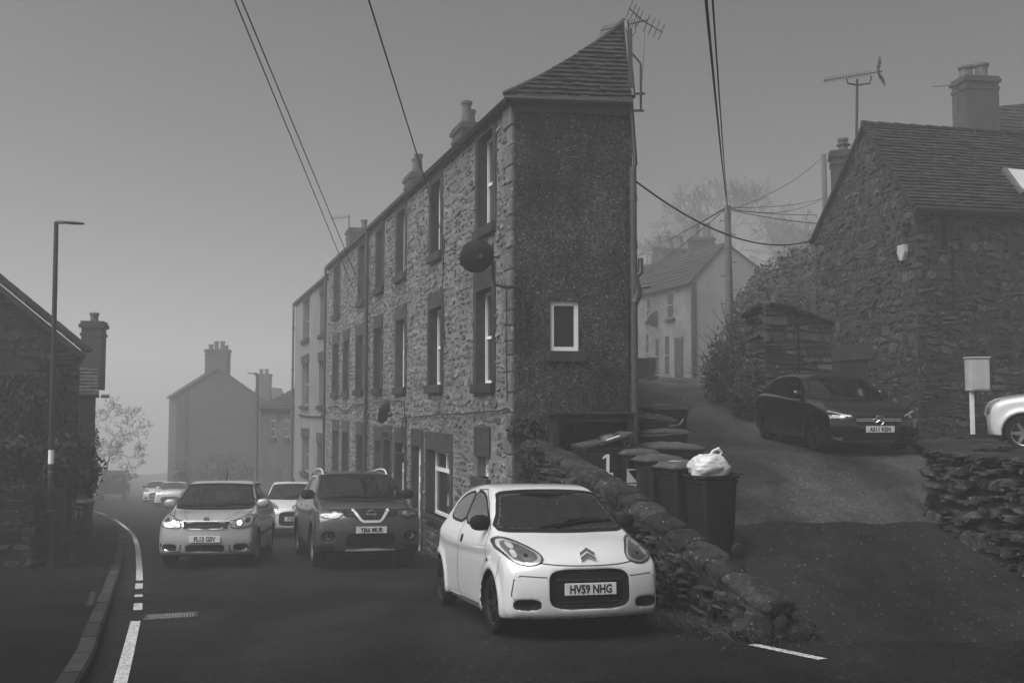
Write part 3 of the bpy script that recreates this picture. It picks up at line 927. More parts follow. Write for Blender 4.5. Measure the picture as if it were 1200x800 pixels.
for yy in (350, 372):
    mb = MB(); mb.tube([P(609, yy, 15.22), P(620, yy, 15.24)], .014, 5); mb.tube([P(614, yy, 15.2), P(614.3, yy, 15.45)], .02, 5); mb.build('bracket', m_darkmet, dd)
q = FF.p(*UV(477, 483), .35)
u7, z7 = UV(478.5, 484)
pole = [FF.p(u7, z7, .3), FF.p(u7, z7 - .03, .06), FF.p(u7, z7 - 2.0, .06)]
dish('small black satellite dish seen edge-on above the front doors of the terrace', FF.p(u7 + .35, z7, .45), (-.93, .3, .25), None, .26, None, pole)

# tv aerials
def yagi(mb, a, b, n, el, upv, thick=.008, refl=True):
    a, b = Vector(a), Vector(b); ax = (b - a).normalized(); s_ = Vector(upv).normalized()
    mb.tube([a, b], thick * 1.4, 5)
    for i in range(n):
        q = a.lerp(b, (i + .5) / n * .82); mb.tube([q - s_ * el, q + s_ * el], thick * .8, 4)
    if refl:
        w = ax.cross(s_).normalized(); e = a.lerp(b, .93)
        for sg in (-1, 1):
            for i in range(4):
                q = e + (w * sg * (.07 + i * .09)) + ax * (.03 * i); mb.tube([q - s_ * el * 1.6, q + s_ * el * 1.6], thick, 4)
            mb.tube([e, e + (w * sg * .36) + ax * .1], thick, 4)
ae = thing('tv_aerial', 'television aerial with splayed reflector at the peak of the narrow terrace end', 'tv aerial', tuple(P(748, 130, 16.4)), 'television aerials')
mb = MB(); yagi(mb, P(704, 36, 17.6), P(758, 24, 15.9), 14, .10, (.35, .2, .9), .010); mb.build('antenna', m_darkmet, ae)
mb = MB(); mb.tube([P(735, 50, 16.3), P(740, 62, 16.3), P(751, 75, 16.3), P(751, 131, 16.3)], .02, 6); mb.tube([P(735, 48, 16.3), P(744, 38, 16.4), P(745, 27, 16.4)], .018, 6)
mb.tube([P(738, 110, 16.1), P(755, 110, 16.3)], .022, 5); mb.tube([P(738, 130, 16.1), P(754, 130, 16.3)], .022, 5); mb.tube([P(756, 30, 16.2), P(754, 75, 16.3), P(751, 110, 16.3)], .006, 4)
mb.build('mast', m_metal, ae, smooth=True)
q = ridge(ridge_t(411)) + Vector((0, 0, .3))
ae = thing('tv_aerial', 'faint television aerial by the far chimney of the terrace', 'tv aerial', tuple(q), 'television aerials')
a_ = P(409, 282, q.y); b_ = P(409, 252, q.y)
mb = MB(); mb.tube([a_, b_], .03, 5); mb.build('mast', m_darkmet, ae)
mb = MB(); yagi(mb, P(388, 256, q.y), P(411, 254, q.y), 7, .12, (.2, .1, 1), .012, False); mb.build('antenna', m_darkmet, ae)

# ================================================================== SLOPING RETAINING WALL
WD = (W1 - W0).normalized(); WN = Vector((WD.y, -WD.x, 0))      # WN towards the lane
WL = (W1 - W0).length
crest_t = [(0, -1.86), (.10, -1.70), (.28, -1.40), (.55, -1.0), (.8, -.72), (1, -.56), (1.2, -.5)]
def crest(u): return interp(crest_t, u / WL)
rw = thing('retaining_wall', 'mossy sloping stone wall with big rounded coping stones running down beside the white hatchback', 'wall', (W0.x, W0.y, zroad(W0.x, W0.y)))
half = .19
SF = Frame(W0 - WN * half, WD, -WN)            # road side face
LFc = Frame(W0 + WN * half, WD, WN)
mb = MB(); n = 24
vs = []
for i in range(n + 1):
    u = WL * i / n
    for w_ in (-half, half):
        q = W0 + WD * u + WN * w_
        vs += [(q.x, q.y, -3.6), (q.x, q.y, crest(u) - .1)]
fs = []
for i in range(n):
    a = i * 4; b = a + 4
    fs += [(a, b, b + 1, a + 1)[::-1], (a + 2, a + 3, b + 3, b + 2)[::-1], (a + 1, b + 1, b + 3, a + 3)]
fs += [(0, 1, 3, 2)]
mb.add(vs, fs); core = mb.build('core', m_dryd, rw)
pl = rubble_polys(.0, WL, -2.8, -.5, .2, .12, 31, None, (), .02, 1.0, below=lambda u: -2.55)
pl = [p for p in pl if max(q[1] for q in p) < crest(sum(q[0] for q in p) / len(p)) - .09]
pieces_out(pl, SF, 'stone', m_dry, core, 280, -.03, (.03, .10), .035, 32, (.35, 1.6), smooth=False)
pl = rubble_polys(.0, WL, -2.8, -.5, .26, .13, 33, None, (), .02, 1.2)
pl = [p for p in pl if max(q[1] for q in p) < crest(sum(q[0] for q in p) / len(p)) - .09]
pieces_out(pl, LFc, 'stone', m_dry, core, 0, -.03, (.02, .07), .03, 34, (.35, 1.6))
def rock(mb, c, ax, ay, az, rx, ry, rz, seed, rough=.12, n=10, m=7, power=2.6, tone=1.0, cyl=0):
    rr = random.Random(seed); off = Vector((rr.uniform(0, 99), rr.uniform(0, 99), 0)); vs = []; fs = []
    for j in range(m + 1):
        ph = math.pi * j / m
        for i in range(n):
            th = 2 * math.pi * i / n
            d = Vector((math.sin(ph) * math.cos(th), math.sin(ph) * math.sin(th), math.cos(ph)))
            k = (abs(d.x) ** power + abs(d.y) ** power + abs(d.z) ** power) ** (-1 / power) if not cyl else (abs(d.x) ** 9 + (abs(d.y) ** cyl + abs(d.z) ** cyl) ** (9 / cyl)) ** (-1 / 9)
            k *= 1 + rough * mnoise.noise(d * 1.8 + off) + rough * .5 * mnoise.noise(d * 5 + off)
            vs.append(c + ax * (d.x * k * rx) + ay * (d.y * k * ry) + az * (d.z * k * rz))
    for j in range(m):
        for i in range(n):
            i2 = (i + 1) % n; fs.append((j * n + i, (j + 1) * n + i, (j + 1) * n + i2, j * n + i2))
    mb.add(vs, fs, tone)
m_cope = M('coping_stone', .032, .72, .45, 5, 1.6, 26, tone=True, speck=(22, .86, .16), extra=patches(.4, .4, .6, 14))
u = -.22; k = 0; rr = random.Random(12)
while u < WL - .1:
    L = rr.uniform(.26, .46) if k else .74
    uc = u + L / 2; t0 = Vector((0, 0, crest(u))); c = W0 + WD * uc; c.z = crest(uc) - .08
    sl = (crest(min(uc + .2, WL)) - crest(uc - .2)) / .4
    ax = (WD + Vector((0, 0, sl))).normalized(); az = WN.cross(ax).normalized(); az = az if az.z > 0 else -az
    mb = MB(); rock(mb, c, ax, WN, az, L / 2 + .004, .205 + rr.uniform(-.015, .018), .125 + rr.uniform(-.010, .014), 50 + k, .14, 34, 26, 3.6, rr.uniform(.55, 1.3), 3.2)
    mb.build('coping_stone', m_cope, rw, smooth=True, angle=180)
    u += L; k += 1
# broken footing stones at the low end
for k in range(7):
    mb = MB(); c = W0 + WD * rr.uniform(-.25, .15) + WN * (-.3 + k * .1); c.z = zroad(c.x, c.y) + .09
    rock(mb, c, WD, WN, Vector((0, 0, 1)), rr.uniform(.10, .18), rr.uniform(.08, .14), rr.uniform(.07, .16), 90 + k, .3, 14, 9, 2.6, rr.uniform(.4, 1.0)); mb.build('footing_stone', m_dry, rw, smooth=True, angle=180)

# ================================================================== FOLIAGE
def leaf_mass(name, label, cat, ells, n, size, mat, seed, kind='plant', root=None, group=None, flat=0, tone=(.35, 1.7), dens_noise=2.0, twigs=0, shell=.35, gap=-.22):
    rr = random.Random(seed); mb = MB()
    vol = [e[3] * e[4] * e[5] for e in ells]; tot = sum(vol)
    off = Vector((seed * 1.7, seed * .3, 0)); cnt = 0
    while cnt < n:
        r_ = rr.random() * tot; e = None
        for e, v_ in zip(ells, vol):
            r_ -= v_
            if r_ <= 0: break
        d = Vector((rr.gauss(0, 1), rr.gauss(0, 1), rr.gauss(0, 1))).normalized()
        k = (1 - shell * rr.random()) * (1 + .35 * mnoise.noise(d * 2.2 + off))
        q = Vector((e[0] + d.x * e[3] * k, e[1] + d.y * e[4] * k, e[2] + d.z * e[5] * k))
        cnt += 1
        if mnoise.noise(q * dens_noise + off) < gap: continue
        s_ = size * rr.uniform(.5, 1.35)
        nn = (d + Vector((rr.gauss(0, .6), rr.gauss(0, .6), rr.gauss(0, .6)))).normalized()
        a = nn.orthogonal().normalized(); a = Matrix.Rotation(rr.uniform(0, 6.28), 3, nn) @ a; b = nn.cross(a)
        tn = rr.uniform(*tone) * (1 + .5 * mnoise.noise(q * 1.1 + off))
        mb.add([q - a * s_, q + b * s_ * .55 - a * .1 * s_ + nn * s_ * .12, q + a * s_, q - b * s_ * .55 - a * .1 * s_ + nn * s_ * .12], [(0, 1, 2, 3)], max(.15, tn))
    if root is None:
        root = thing(name, label, cat, (sum(e[0] for e in ells) / len(ells), sum(e[1] for e in ells) / len(ells), min(e[2] - e[5] for e in ells)), group)
    mb.build('foliage', mat, root)
    # woody framework inside
    tb = MB(); base = root.location.copy()
    for e in ells:
        for k in range(5):
            d = Vector((rr.uniform(-1, 1) * e[3], rr.uniform(-1, 1) * e[4], rr.uniform(-.2, 1) * e[5])) * .8
            c = Vector(e[:3]); s0 = Vector((c.x + rr.uniform(-.2, .2) * e[3], c.y, c.z - e[5]))
            tb.tube([s0, c + d * .3, c + d], [.025, .015, .005], 5)
    if twigs:
        for k in range(twigs):
            e = rr.choice(ells); d = Vector((rr.gauss(0, 1), rr.gauss(0, 1), abs(rr.gauss(0, 1)))).normalized()
            q = Vector((e[0] + d.x * e[3], e[1] + d.y * e[4], e[2] + d.z * e[5])) * 1
            q2 = q + d * rr.uniform(.2, .7) + Vector((rr.uniform(-.2, .2), 0, rr.uniform(0, .3)))
            tb.tube([Vector(e[:3]), q, q2], [.02, .012, .004], 4)
    tb.build('stems', m_bark, root)
    return root
def grass_tufts(name, label, pts, n, h, seed, mat=None):
    rr = random.Random(seed); mb = MB()
    for _ in range(n):
        c = rr.choice(pts); r_ = c[3]
        q = Vector((c[0] + rr.gauss(0, r_ * .5), c[1] + rr.gauss(0, r_ * .5), c[2]))
        L = h * rr.uniform(.4, 1.3); d = Vector((rr.gauss(0, .5), rr.gauss(0, .5), 1)).normalized()
        s_ = d.orthogonal().normalized() * .004
        m_ = q + d * L * .6; e = m_ + (d + Vector((rr.gauss(0, .6), rr.gauss(0, .6), -.5))).normalized() * L * .5
        mb.add([q - s_, q + s_, m_ + s_ * .7, m_ - s_ * .7, e], [(0, 1, 2, 3), (3, 2, 4)], rr.uniform(.3, 1.9))
    o = mb.build(name, mat or m_grass, None); return tag(o, label, 'grass', None, 'stuff')
pts = []
for i in range(26):
    q = W0 - WN * (.36) + WD * (-.1 + .075 * i); pts.append((q.x, q.y, zroad(q.x, q.y) - .01, .14))
for i in range(8):
    q = W0 + WN * (-.3 + i * .09) - WD * .3; pts.append((q.x, q.y, zroad(q.x, q.y), .08))
grass_tufts('wall_foot_grass', 'dead grass and weeds at the foot of the sloping wall', pts, 2600, .17, 5)
leaf_mass('wall_ivy', 'tangled ivy on the sloping wall below the pebbledashed end wall', 'ivy',
          [(*(W1 - WN * .22 - WD * .5).xy, -.95, .2, .5, .45), (*(W1 - WN * .24 - WD * 1.2).xy, -1.35, .18, .5, .35), (*(W1 - WN * .1 + WD * .1).xy, -.42, .35, .2, .25), (*(W1 - WN * .25 - WD * .15).xy, -1.6, .2, .35, .5)],
          3600, .045, m_leaf, 8, shell=.8)
leaf_mass('wall_weeds', 'scrubby weeds growing from the low end of the sloping wall', 'plant',
          [(*(W0 - WN * .33 + WD * .5).xy, -2.0, .12, .45, .16), (*(W0 - WN * .3 + WD * 1.4).xy, -1.85, .12, .5, .2), (*(W0 - WD * .12 + WN * .3).xy, -2.12, .2, .12, .1)],
          1500, .022, m_leaf, 18, shell=.9)

rg_ = random.Random(77); mb = MB()
for k in range(420):
    if k < 200: q = W0 - WN * rg_.uniform(.3, .9) + WD * rg_.uniform(-.6, 2.2)
    elif k < 300: q = W0 + WN * rg_.uniform(-.2, .7) - WD * rg_.uniform(.1, .7)
    else: y_ = rg_.uniform(7.5, 18); q = Vector((kerb_x(y_) + abs(rg_.gauss(0, .12)) + .01, y_, 0))
    z_ = zroad(q.x, q.y) + .002; s_ = rg_.uniform(.003, .010); a_ = rg_.uniform(0, 3)
    c_, n_ = s_ * math.cos(a_), s_ * math.sin(a_)
    mb.add([(q.x - c_, q.y - n_, z_), (q.x + n_, q.y - c_, z_), (q.x + c_, q.y + n_, z_), (q.x - n_, q.y + c_, z_), (q.x, q.y, z_ + s_ * .8)], [(0, 1, 4), (1, 2, 4), (2, 3, 4), (3, 0, 4)], rg_.uniform(.3, 1.8))
tag(mb.build('grit', m_grass, None), 'grit and leaf litter along the wall foot and gutter', 'grit', None, 'stuff')

# ================================================================== BIN STORE AND BINS
st = thing('bin_store', 'dark open-fronted timber bin store against the pebbledashed end wall', 'bin store', (1.2, 14.9, -1.7))
s0 = P(648, 485, 14.55); s1 = P(743, 485, 14.62); SFm = Frame((s0.x, s0.y, 0), (s1 - s0), None)
SFm.N = Vector((SFm.U.y, -SFm.U.x, 0))
SW = (Vector((s1.x, s1.y, 0)) - Vector((s0.x, s0.y, 0))).length; STOP = -.13
for u in (0, SW - .09):
    mb = MB(); frbox(mb, SFm, u, u + .09, -1.75, STOP, -.09, 0); mb.build('post', m_wood, st, bevel=.005)
mb = MB(); frbox(mb, SFm, .09, SW - .09, STOP - .11, STOP, -.05, -.01); mb.build('head_rail', m_wood, st, bevel=.005)
mb = MB(); frbox(mb, SFm, -.09, SW + .07, STOP, STOP + .035, -.6, .06); mb.build('roof_board', m_wood, st, bevel=.006)
for i in range(4):
    mb = MB(); frbox(mb, SFm, 0, .02, -1.7, STOP, -.58 + i * .122, -.58 + i * .122 + .115); mb.build('side_board', m_wood, st)
    mb = MB(); frbox(mb, SFm, SW - .02, SW, -1.7, STOP, -.58 + i * .122, -.58 + i * .122 + .115); mb.build('side_board', m_wood, st)
for i in range(9):
    mb = MB(); w_ = SW / 9; frbox(mb, SFm, i * w_ + .004, (i + 1) * w_ - .004, -1.7, STOP, -.61, -.59); mb.build('back_board', m_wood, st)

def text_mesh(txt, size, depth=.003, bold=0.0, sx=1.0):
    cu = bpy.data.curves.new('t', 'FONT'); cu.body = txt; cu.size = size; cu.extrude = depth; cu.offset = bold
    cu.align_x = 'CENTER'; cu.align_y = 'CENTER'; cu.resolution_u = 3
    o = bpy.data.objects.new('t', cu); COL.objects.link(o)
    bpy.context.view_layer.update()
    me = o.to_mesh(); vs = [Vector((v.co.x * sx, v.co.y, v.co.z)) for v in me.vertices]; fs = [tuple(p.vertices) for p in me.polygons]
    o.to_mesh_clear(); bpy.data.objects.remove(o)
    return vs, fs
def put_text(name, txt, size, mat, parent, M4, bold=0.0, sx=1.0, depth=.002):
    vs, fs = text_mesh(txt, size, depth, bold, sx)
    mb = MB(); mb.add([M4 @ v for v in vs], fs); return mb.build(name, mat, parent)
def basis(O, X, Y):
    X = Vector(X).normalized(); Y = Vector(Y); Y = (Y - X * Y.dot(X)).normalized(); Z = X.cross(Y)
    return Matrix(((X.x, Y.x, Z.x, O[0]), (X.y, Y.y, Z.y, O[1]), (X.z, Y.z, Z.z, O[2]), (0, 0, 0, 1)))

def wheelie_bin(label, loc, hx, w=.48, l=.55, h=1.06, lid='shut', group='wheelie bins by the terrace end', sticker=None, number=None, lidrot=0):
    """local +x is the hinge/handle side; hx = heading of +x"""
    b = thing('wheelie_bin', label, 'wheelie bin', loc, group, hx, world=False)
    lb, wb, hb = l * .80, w * .80, .05
    mb = MB(); vs = []
    def ring(z, xf, xb, yy, r=.04):
        out = []
        for cx, cy, a0 in ((xb - r, yy - r, 0), (-xf + r, yy - r, 90), (-xf + r, -yy + r, 180), (xb - r, -yy + r, 270)):
            for k in range(4):
                a = math.radians(a0 + k * 30); out.append((cx + r * math.cos(a), cy + r * math.sin(a), z))
        return out
    levels = [(hb, lb / 2 - .02, lb / 2 - .05, wb / 2), (.2, lb / 2, lb / 2 - .05, wb / 2 + .005), (.22, lb / 2, lb / 2, wb / 2 + .005), (h - .12, l / 2 - .02, l / 2 - .02, w / 2 - .02),
              (h - .115, l / 2 - .005, l / 2 - .005, w / 2 - .005), (h - .085, l / 2 - .005, l / 2 - .005, w / 2 - .005), (h - .08, l / 2 - .018, l / 2 - .018, w / 2 - .018), (h - .055, l / 2 - .018, l / 2 - .018, w / 2 - .018),
              (h - .05, l / 2 + .012, l / 2, w / 2 + .012), (h - .02, l / 2 + .012, l / 2, w / 2 + .012), (h - .02, l / 2 - .02, l / 2 - .03, w / 2 - .02), (h - .5, l / 2 - .05, l / 2 - .06, w / 2 - .05)]
    for lv in levels: vs += ring(*lv)
    N_ = 16; fs = []
    for i in range(len(levels) - 1):
        for k in range(N_): fs.append((i * N_ + k, i * N_ + (k + 1) % N_, (i + 1) * N_ + (k + 1) % N_, (i + 1) * N_ + k))
    fs.append(tuple(range(N_ - 1, -1, -1))); fs.append(tuple((len(levels) - 1) * N_ + k for k in range(N_)))
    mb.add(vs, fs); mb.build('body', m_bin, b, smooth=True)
    mb = MB()
    for s_ in (-1, 1):
        mb.tube([(l / 2 - .02, s_ * w * .3, h - .05), (l / 2 + .06, s_ * w * .3, h - .01)], .016, 6)
    mb.tube([(l / 2 + .06, -w * .42, h - .01), (l / 2 + .06, w * .42, h - .01)], .015, 8); mb.build('handle', m_bin, b)
    mb = MB(); mb.tube([(l / 2 - .06, -w / 2 - .01, .1), (l / 2 - .06, w / 2 + .01, .1)], .012, 6); mb.build('axle', m_darkmet, b)
    for s_ in (-1, 1):
        mb = MB(); y0 = s_ * (w / 2 - .02); mb.lathe([(0, 0), (.06, 0), (.095, .004), (.1, .015), (.1, .04), (.095, .05), (.06, .052), (0, .045)], 20, 'Y', (l / 2 - .04, y0 - (.05 if s_ < 0 else 0), .1)); mb.build('wheel', m_darkmet, b, smooth=True)
    # lid: shallow domed tray with ribs, hinged at +x
    mb = MB(); n1, n2 = 8, 8; vs = []; fs = []
    for i in range(n1 + 1):
        for j in range(n2 + 1):
            a, c = i / n1, j / n2
            x = -l / 2 - .03 + (l + .05) * a; y = (-w / 2 - .02) + (w + .04) * c
            e = min(1, 8 * min(a, 1 - a, c, 1 - c))
            vs.append((x, y, .0 + .045 * e + .02 * math.sin(math.pi * a) * math.sin(math.pi * c) + (.012 if (i in (3, 5) and 1 < j < 7) else 0)))
    for i in range(n1):
        for j in range(n2): k = i * (n2 + 1) + j; fs.append((k, k + n2 + 1, k + n2 + 2, k + 1))
    o = len(vs); vs += [(v[0], v[1], v[2] - .025) for v in vs]
    fs += [tuple(q + o for q in f[::-1]) for f in fs]
    bd = [i * (n2 + 1) for i in range(n1 + 1)] + [n1 * (n2 + 1) + j for j in range(1, n2 + 1)] + [i * (n2 + 1) + n2 for i in range(n1 - 1, -1, -1)] + [j for j in range(n2 - 1, 0, -1)]
    for a_, b_ in zip(bd, bd[1:] + bd[:1]): fs.append((b_, a_, a_ + o, b_ + o))
    hinge = Vector((l / 2 + .03, 0, h)); M4 = Matrix.Translation(hinge) @ Matrix.Rotation(lidrot, 4, 'Y') @ Matrix.Translation(-hinge) @ Matrix.Translation((0, 0, h - .015))
    mb.add([M4 @ Vector(v) for v in vs], fs)
    if lid != 'none': ld = mb.build('lid', m_lid_sheen, b, smooth=True, angle=60)
    if sticker:
        ys = -w * .42 + .03
        mb = MB(); mb.add([(-.10, ys - .015, h * .42), (.02, ys - .015, h * .42), (.02, ys - .022, h * .62), (-.10, ys - .022, h * .62)], [(0, 1, 2, 3)]); mb.v = [(v[0], v[1], v[2]) for v in mb.v]
    return b
HX = math.radians(24)
hd = Vector((math.cos(HX), math.sin(HX), 0)); sd_ = Vector((-math.sin(HX), math.cos(HX), 0))
q4 = Vector((P(833, 556, 12.75).x, 12.75, 0))
binl = ['near wheelie bin with a full white plastic bag sitting in its open top', 'closed wheelie bin directly behind the bin with the white bag',
        'closed wheelie bin second behind the bin with the white bag, pale patch on its lid', 'closed wheelie bin with a square white arrow sticker on its side']
bins = []
for k in range(4):
    q = q4 + sd_ * (.53 * k) + hd * (-.02 * (k % 2) - .05 * k)
    bins.append(wheelie_bin(binl[k], (q.x, q.y, zlane(q.x, q.y) + [.0, .03, .02, .03][k]), HX + [0, .02, -.03, .03][k], lid='none' if k == 0 else 'shut', lidrot=[0, .0, .03, .02][k]))
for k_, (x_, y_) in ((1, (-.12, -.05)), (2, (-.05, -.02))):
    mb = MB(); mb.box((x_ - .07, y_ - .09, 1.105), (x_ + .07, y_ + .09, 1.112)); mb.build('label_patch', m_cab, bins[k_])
# white sticker with a dark arrow
sb = bins[3]; ys = -.225
M4 = basis((-.19, -.232, .72), (1, 0, 0), (0, -.035, 1))
mb = MB(); mb.add([M4 @ Vector(v) for v in ((-.085, -.12, 0), (.085, -.12, 0), (.085, .12, 0), (-.085, .12, 0))], [(0, 1, 2, 3)]); sk = mb.build('sticker', m_white, sb)
mb = MB(); mb.add([M4 @ Vector(v) for v in ((-.07, .10, .002), (.07, -.045, .002), (.075, .10, .002))], [(0, 1, 2)]); mb.add([M4 @ Vector(v) for v in ((-.075, -.07, .002), (.075, -.07, .002), (.075, -.085, .002), (-.075, -.085, .002))], [(0, 1, 2, 3)])
mb.add([M4 @ Vector(v) for v in ((.0, .06, .003), (.05, .06, .003), (.05, .075, .003), (.0, .075, .003))], [(0, 1, 2, 3)])
mb.build('arrow_print', m_darkmet, sk)
# number one bin, overfull with its lid propped up
q = Vector((P(708, 520, 14.2).x, 14.2, 0))
H1x = math.radians(12)
b1 = wheelie_bin('wheelie bin with a white number 1 and raised lid before the bin store', (q.x, q.y, -1.62), H1x, w=.6, l=.8, h=1.06, lidrot=.0, lid='none')
M4b = basis((-.04, -.285, .80), (1, 0, 0), (0, -.04, 1))
mb = MB()
for a_, b_, c_, d_ in ((-.02, .025, -.15, .15), (-.07, .08, -.15, -.11)): mb.box((a_, c_, 0), (b_, d_, .004), 1, M4b @ Matrix.Shear('XZ', 4, (0, 0)) if False else M4b)
mb.add([M4b @ Vector(v) for v in ((-.02, .15, .004), (-.08, .10, .004), (-.07, .075, .004), (-.02, .11, .004))], [(0, 1, 2, 3)])
mb.build('numeral', m_white, b1)
for (x0, x1, z0, z1) in ((-.40, -.03, 1.03, 1.10), (-.12, .34, 1.07, 1.22)):
    mb = MB(); L = math.hypot(x1 - x0, z1 - z0); a_ = math.atan2(z1 - z0, x1 - x0)
    mb.box((0, -.31, 0), (L, .31, .035), 1, Matrix.Translation((x0, 0, z0)) @ Matrix.Rotation(-a_, 4, 'Y'))
    mb.box((L * .35, -.2, .035), (L * .55, -.12, .04), 1, Matrix.Translation((x0, 0, z0)) @ Matrix.Rotation(-a_, 4, 'Y'))
    mb.build('lid', m_lid_sheen, b1, bevel=.01)
mb = MB(); mb.box((.1, -.25, .037), (.30, -.2, .042), 1, Matrix.Translation((-.12, 0, 1.07)) @ Matrix.Rotation(-.315, 4, 'Y')); mb.build('sticker', m_white, b1)
def crumple(mb, c, r, seed, n=36, m=22, k1=.25, sq=3.0, tone=1.0):
    off = Vector((seed * 3.1, seed * 7.7, 1)); vs = []; fs = []
    for j in range(m + 1):
        ph = math.pi * j / m
        for i in range(n):
            th = 2 * math.pi * i / n; d = Vector((math.sin(ph) * math.cos(th), math.sin(ph) * math.sin(th), math.cos(ph)))
            kk = (abs(d.x) ** sq + abs(d.y) ** sq + abs(d.z) ** sq) ** (-1 / sq)
            kk *= 1 + k1 * mnoise.noise(d * 1.5 + off) + k1 * .55 * abs(mnoise.noise(d * 4 + off)) - k1 * .25 * abs(mnoise.noise(d * 9 + off))
            vs.append(c + Vector((d.x * r[0] * kk, d.y * r[1] * kk, d.z * r[2] * kk)))
    for j in range(m):
        for i in range(n): i2 = (i + 1) % n; fs.append((j * n + i, (j + 1) * n + i, (j + 1) * n + i2, j * n + i2))
    mb.add(vs, fs, tone)
rb = thing('rubbish_bag', 'black rubbish bag bulging under the raised lid of the number 1 bin', 'rubbish bag', (q.x + .2, q.y, -.62))
mb = MB(); crumple(mb, Vector((q.x + .12, q.y + .08, -.52)), (.2, .18, .12), 3); mb.build('sack', m_bin, rb, smooth=True)
bg = thing('carrier_bag', 'knotted white plastic bag full of rubbish on top of the near wheelie bin', 'plastic bag', (q4.x, q4.y, zlane(q4.x, q4.y) + .95))
zt = zlane(q4.x, q4.y) + 1.06
mb = MB(); crumple(mb, Vector((q4.x - .03, q4.y, zt + .07)), (.25, .21, .17), 6, 60, 40, .20, 2.6); mb.build('bag_body', m_bag, bg, smooth=True, angle=180)
mb = MB()
e = Vector((q4.x - .02, q4.y - .02, zt + .19))
mb.tube([e, e + Vector((.05, 0, .09)), e + Vector((.12, 0, .12)), e + Vector((.16, .01, .07)), e + Vector((.12, 0, .01)), e + Vector((.03, 0, -.02))], [.03, .018, .022, .02, .018, .03], 7)
mb.build('knotted_handle', m_bag, bg, smooth=True)
# second cluster of bins on the lane side
far_l = ['wide closed wheelie bin with broad pale lid, nearest of the cluster beyond the bin store', 'wheelie bin behind the wide pale-lidded one, lid sagging with its handle up',
         'wheelie bin with a dented shiny lid between two others against the soil pipe', 'farthest wheelie bin of the cluster with a flat bright lid']
for k, (px_, d_, w_, l_, lr) in enumerate(((786, 14.9, .62, .80, .03), (773, 15.9, .58, .76, -.06), (766, 16.8, .5, .6, .1), (779, 17.9, .58, .7, .0))):
    x_ = P(px_, 500, d_).x
    b_ = wheelie_bin(far_l[k], (x_, d_, zlane(x_, d_) - .06), HX * [.6, 1.1, .3, .8][k], w=w_, l=l_, h=1.05, lidrot=lr, group='wheelie bins beyond the bin store')
    if k in (1, 3):
        mb = MB(); mb.tube([(.1, -.1, 1.1), (.3, -.12, 1.14), (.4, -.1, 1.24)], [.03, .02, .015], 6); mb.build('lid_handle', m_lid_sheen, b_)

# ================================================================== DRY STONE WALL AND YARD (right)
D0 = Vector((P(1087, 560, 14.3).x, 14.3, 0)); D1 = Vector((6.15, 6.4, 0)); DDir = (D1 - D0).normalized(); DN = Vector((-1, 0, 0)); DN = (DN - DDir * DN.dot(DDir)).normalized()
dw = thing('dry_stone_wall', 'dark dry stone retaining wall with flat coping slabs at the right of the lane', 'wall', (D0.x, D0.y, -1.6))
DF = Frame(D0, DDir, DN); DL = (D1 - D0).length; DTOP = -.70
BKd = Vector((.62, .78, 0)).normalized(); DF2 = Frame(D0, BKd, Vector((-BKd.y, BKd.x, 0)))
mb = MB(); frbox(mb, DF, .0, DL, -3.4, DTOP - .03, -.5, -.02); frbox(mb, DF2, 0.1, 3.2, -3, DTOP - .02, -.5, -.02); core = mb.build('core', m_dryd, dw)
pl = rubble_polys(-.02, DL, -2.6, DTOP, .17, .145, 71, [(0, -2.6), (DL, -2.6), (DL, DTOP), (0, DTOP)], (), .022, 1.7, below=lambda u: zlane(0, D0.y - u) - .2)
pieces_out(pl, DF, 'stone', m_dry, core, 280, -.06, (.03, .13), .04, 72, (.4, 1.8))
pl = rubble_polys(0, 3.2, -1.8, DTOP, .22, .12, 73, [(0, -1.8), (3.2, -1.8), (3.2, DTOP), (0, DTOP)], (), .02, 1.4)
pieces_out(pl, DF2, 'stone', m_dry, core, 20, -.06, (.0, .08), .035, 74, (.35, 1.6))
u = -.05; k = 0; rr = random.Random(44)
while u < DL:
    L = rr.uniform(.3, .75); mb = MB()
    c = DF.p(u + L / 2, 0, -.22); c.z = DTOP + .03
    rock(mb, c, DF.U, DF.N, Vector((0, 0, 1)), L / 2 - .005, .30 + rr.uniform(-.03, .05), .045 + rr.uniform(-.01, .012), 140 + k, .14, 18, 8, 6, rr.uniform(.7, 1.4))
    mb.build('coping_slab', m_cope, dw); u += L; k += 1
mb = MB()
for k in range(7):
    c = DF2.p(.4 + k * .42, 0, -.22); c.z = DTOP + .03; rock(mb, c, DF2.U, DF2.N, Vector((0, 0, 1)), .2, .28, .045, 180 + k, .14, 12, 6, 6, rr.uniform(.7, 1.2))
mb.build('coping', m_cope, dw)['kind'] = 'stuff'

# ================================================================== COTTAGE (right)
K = Vector((P(1077, 475, 21).x, 21, 0))
GU = Vector((-math.sin(math.radians(12.5)), math.cos(math.radians(12.5)), 0)); GN = Vector((-GU.y, GU.x, 0))   # gable: leftwards/backwards
EUc = Vector((math.cos(math.radians(12.5)), math.sin(math.radians(12.5)), 0)); ENc = Vector((EUc.y, -EUc.x, 0))
ct = thing('stone_cottage', 'rubble stone cottage with steep tiled roof and gable behind the black hatchback', 'house', (K.x, K.y, -.5))
GF = Frame(K, GU, GN); CF = Frame(K, EUc, ENc)
GL = GF.uv(957.5, 400)[0]; cz = CF.uv(1078, 240)[1]; za = GF.uv(1015, 151)[1]; zl = GF.uv(957.5, 278)[1]; ua_ = GF.uv(1015, 151)[0]
gate_h = [*sorted((GF.uv(985, 440)[0], GF.uv(1018, 440)[0])), GF.uv(1000, 452)[1], GF.uv(1000, 422)[1]]
gout = [(0, -1.6), (GL, -1.6), (GL, zl), (ua_, za), (0, cz)]
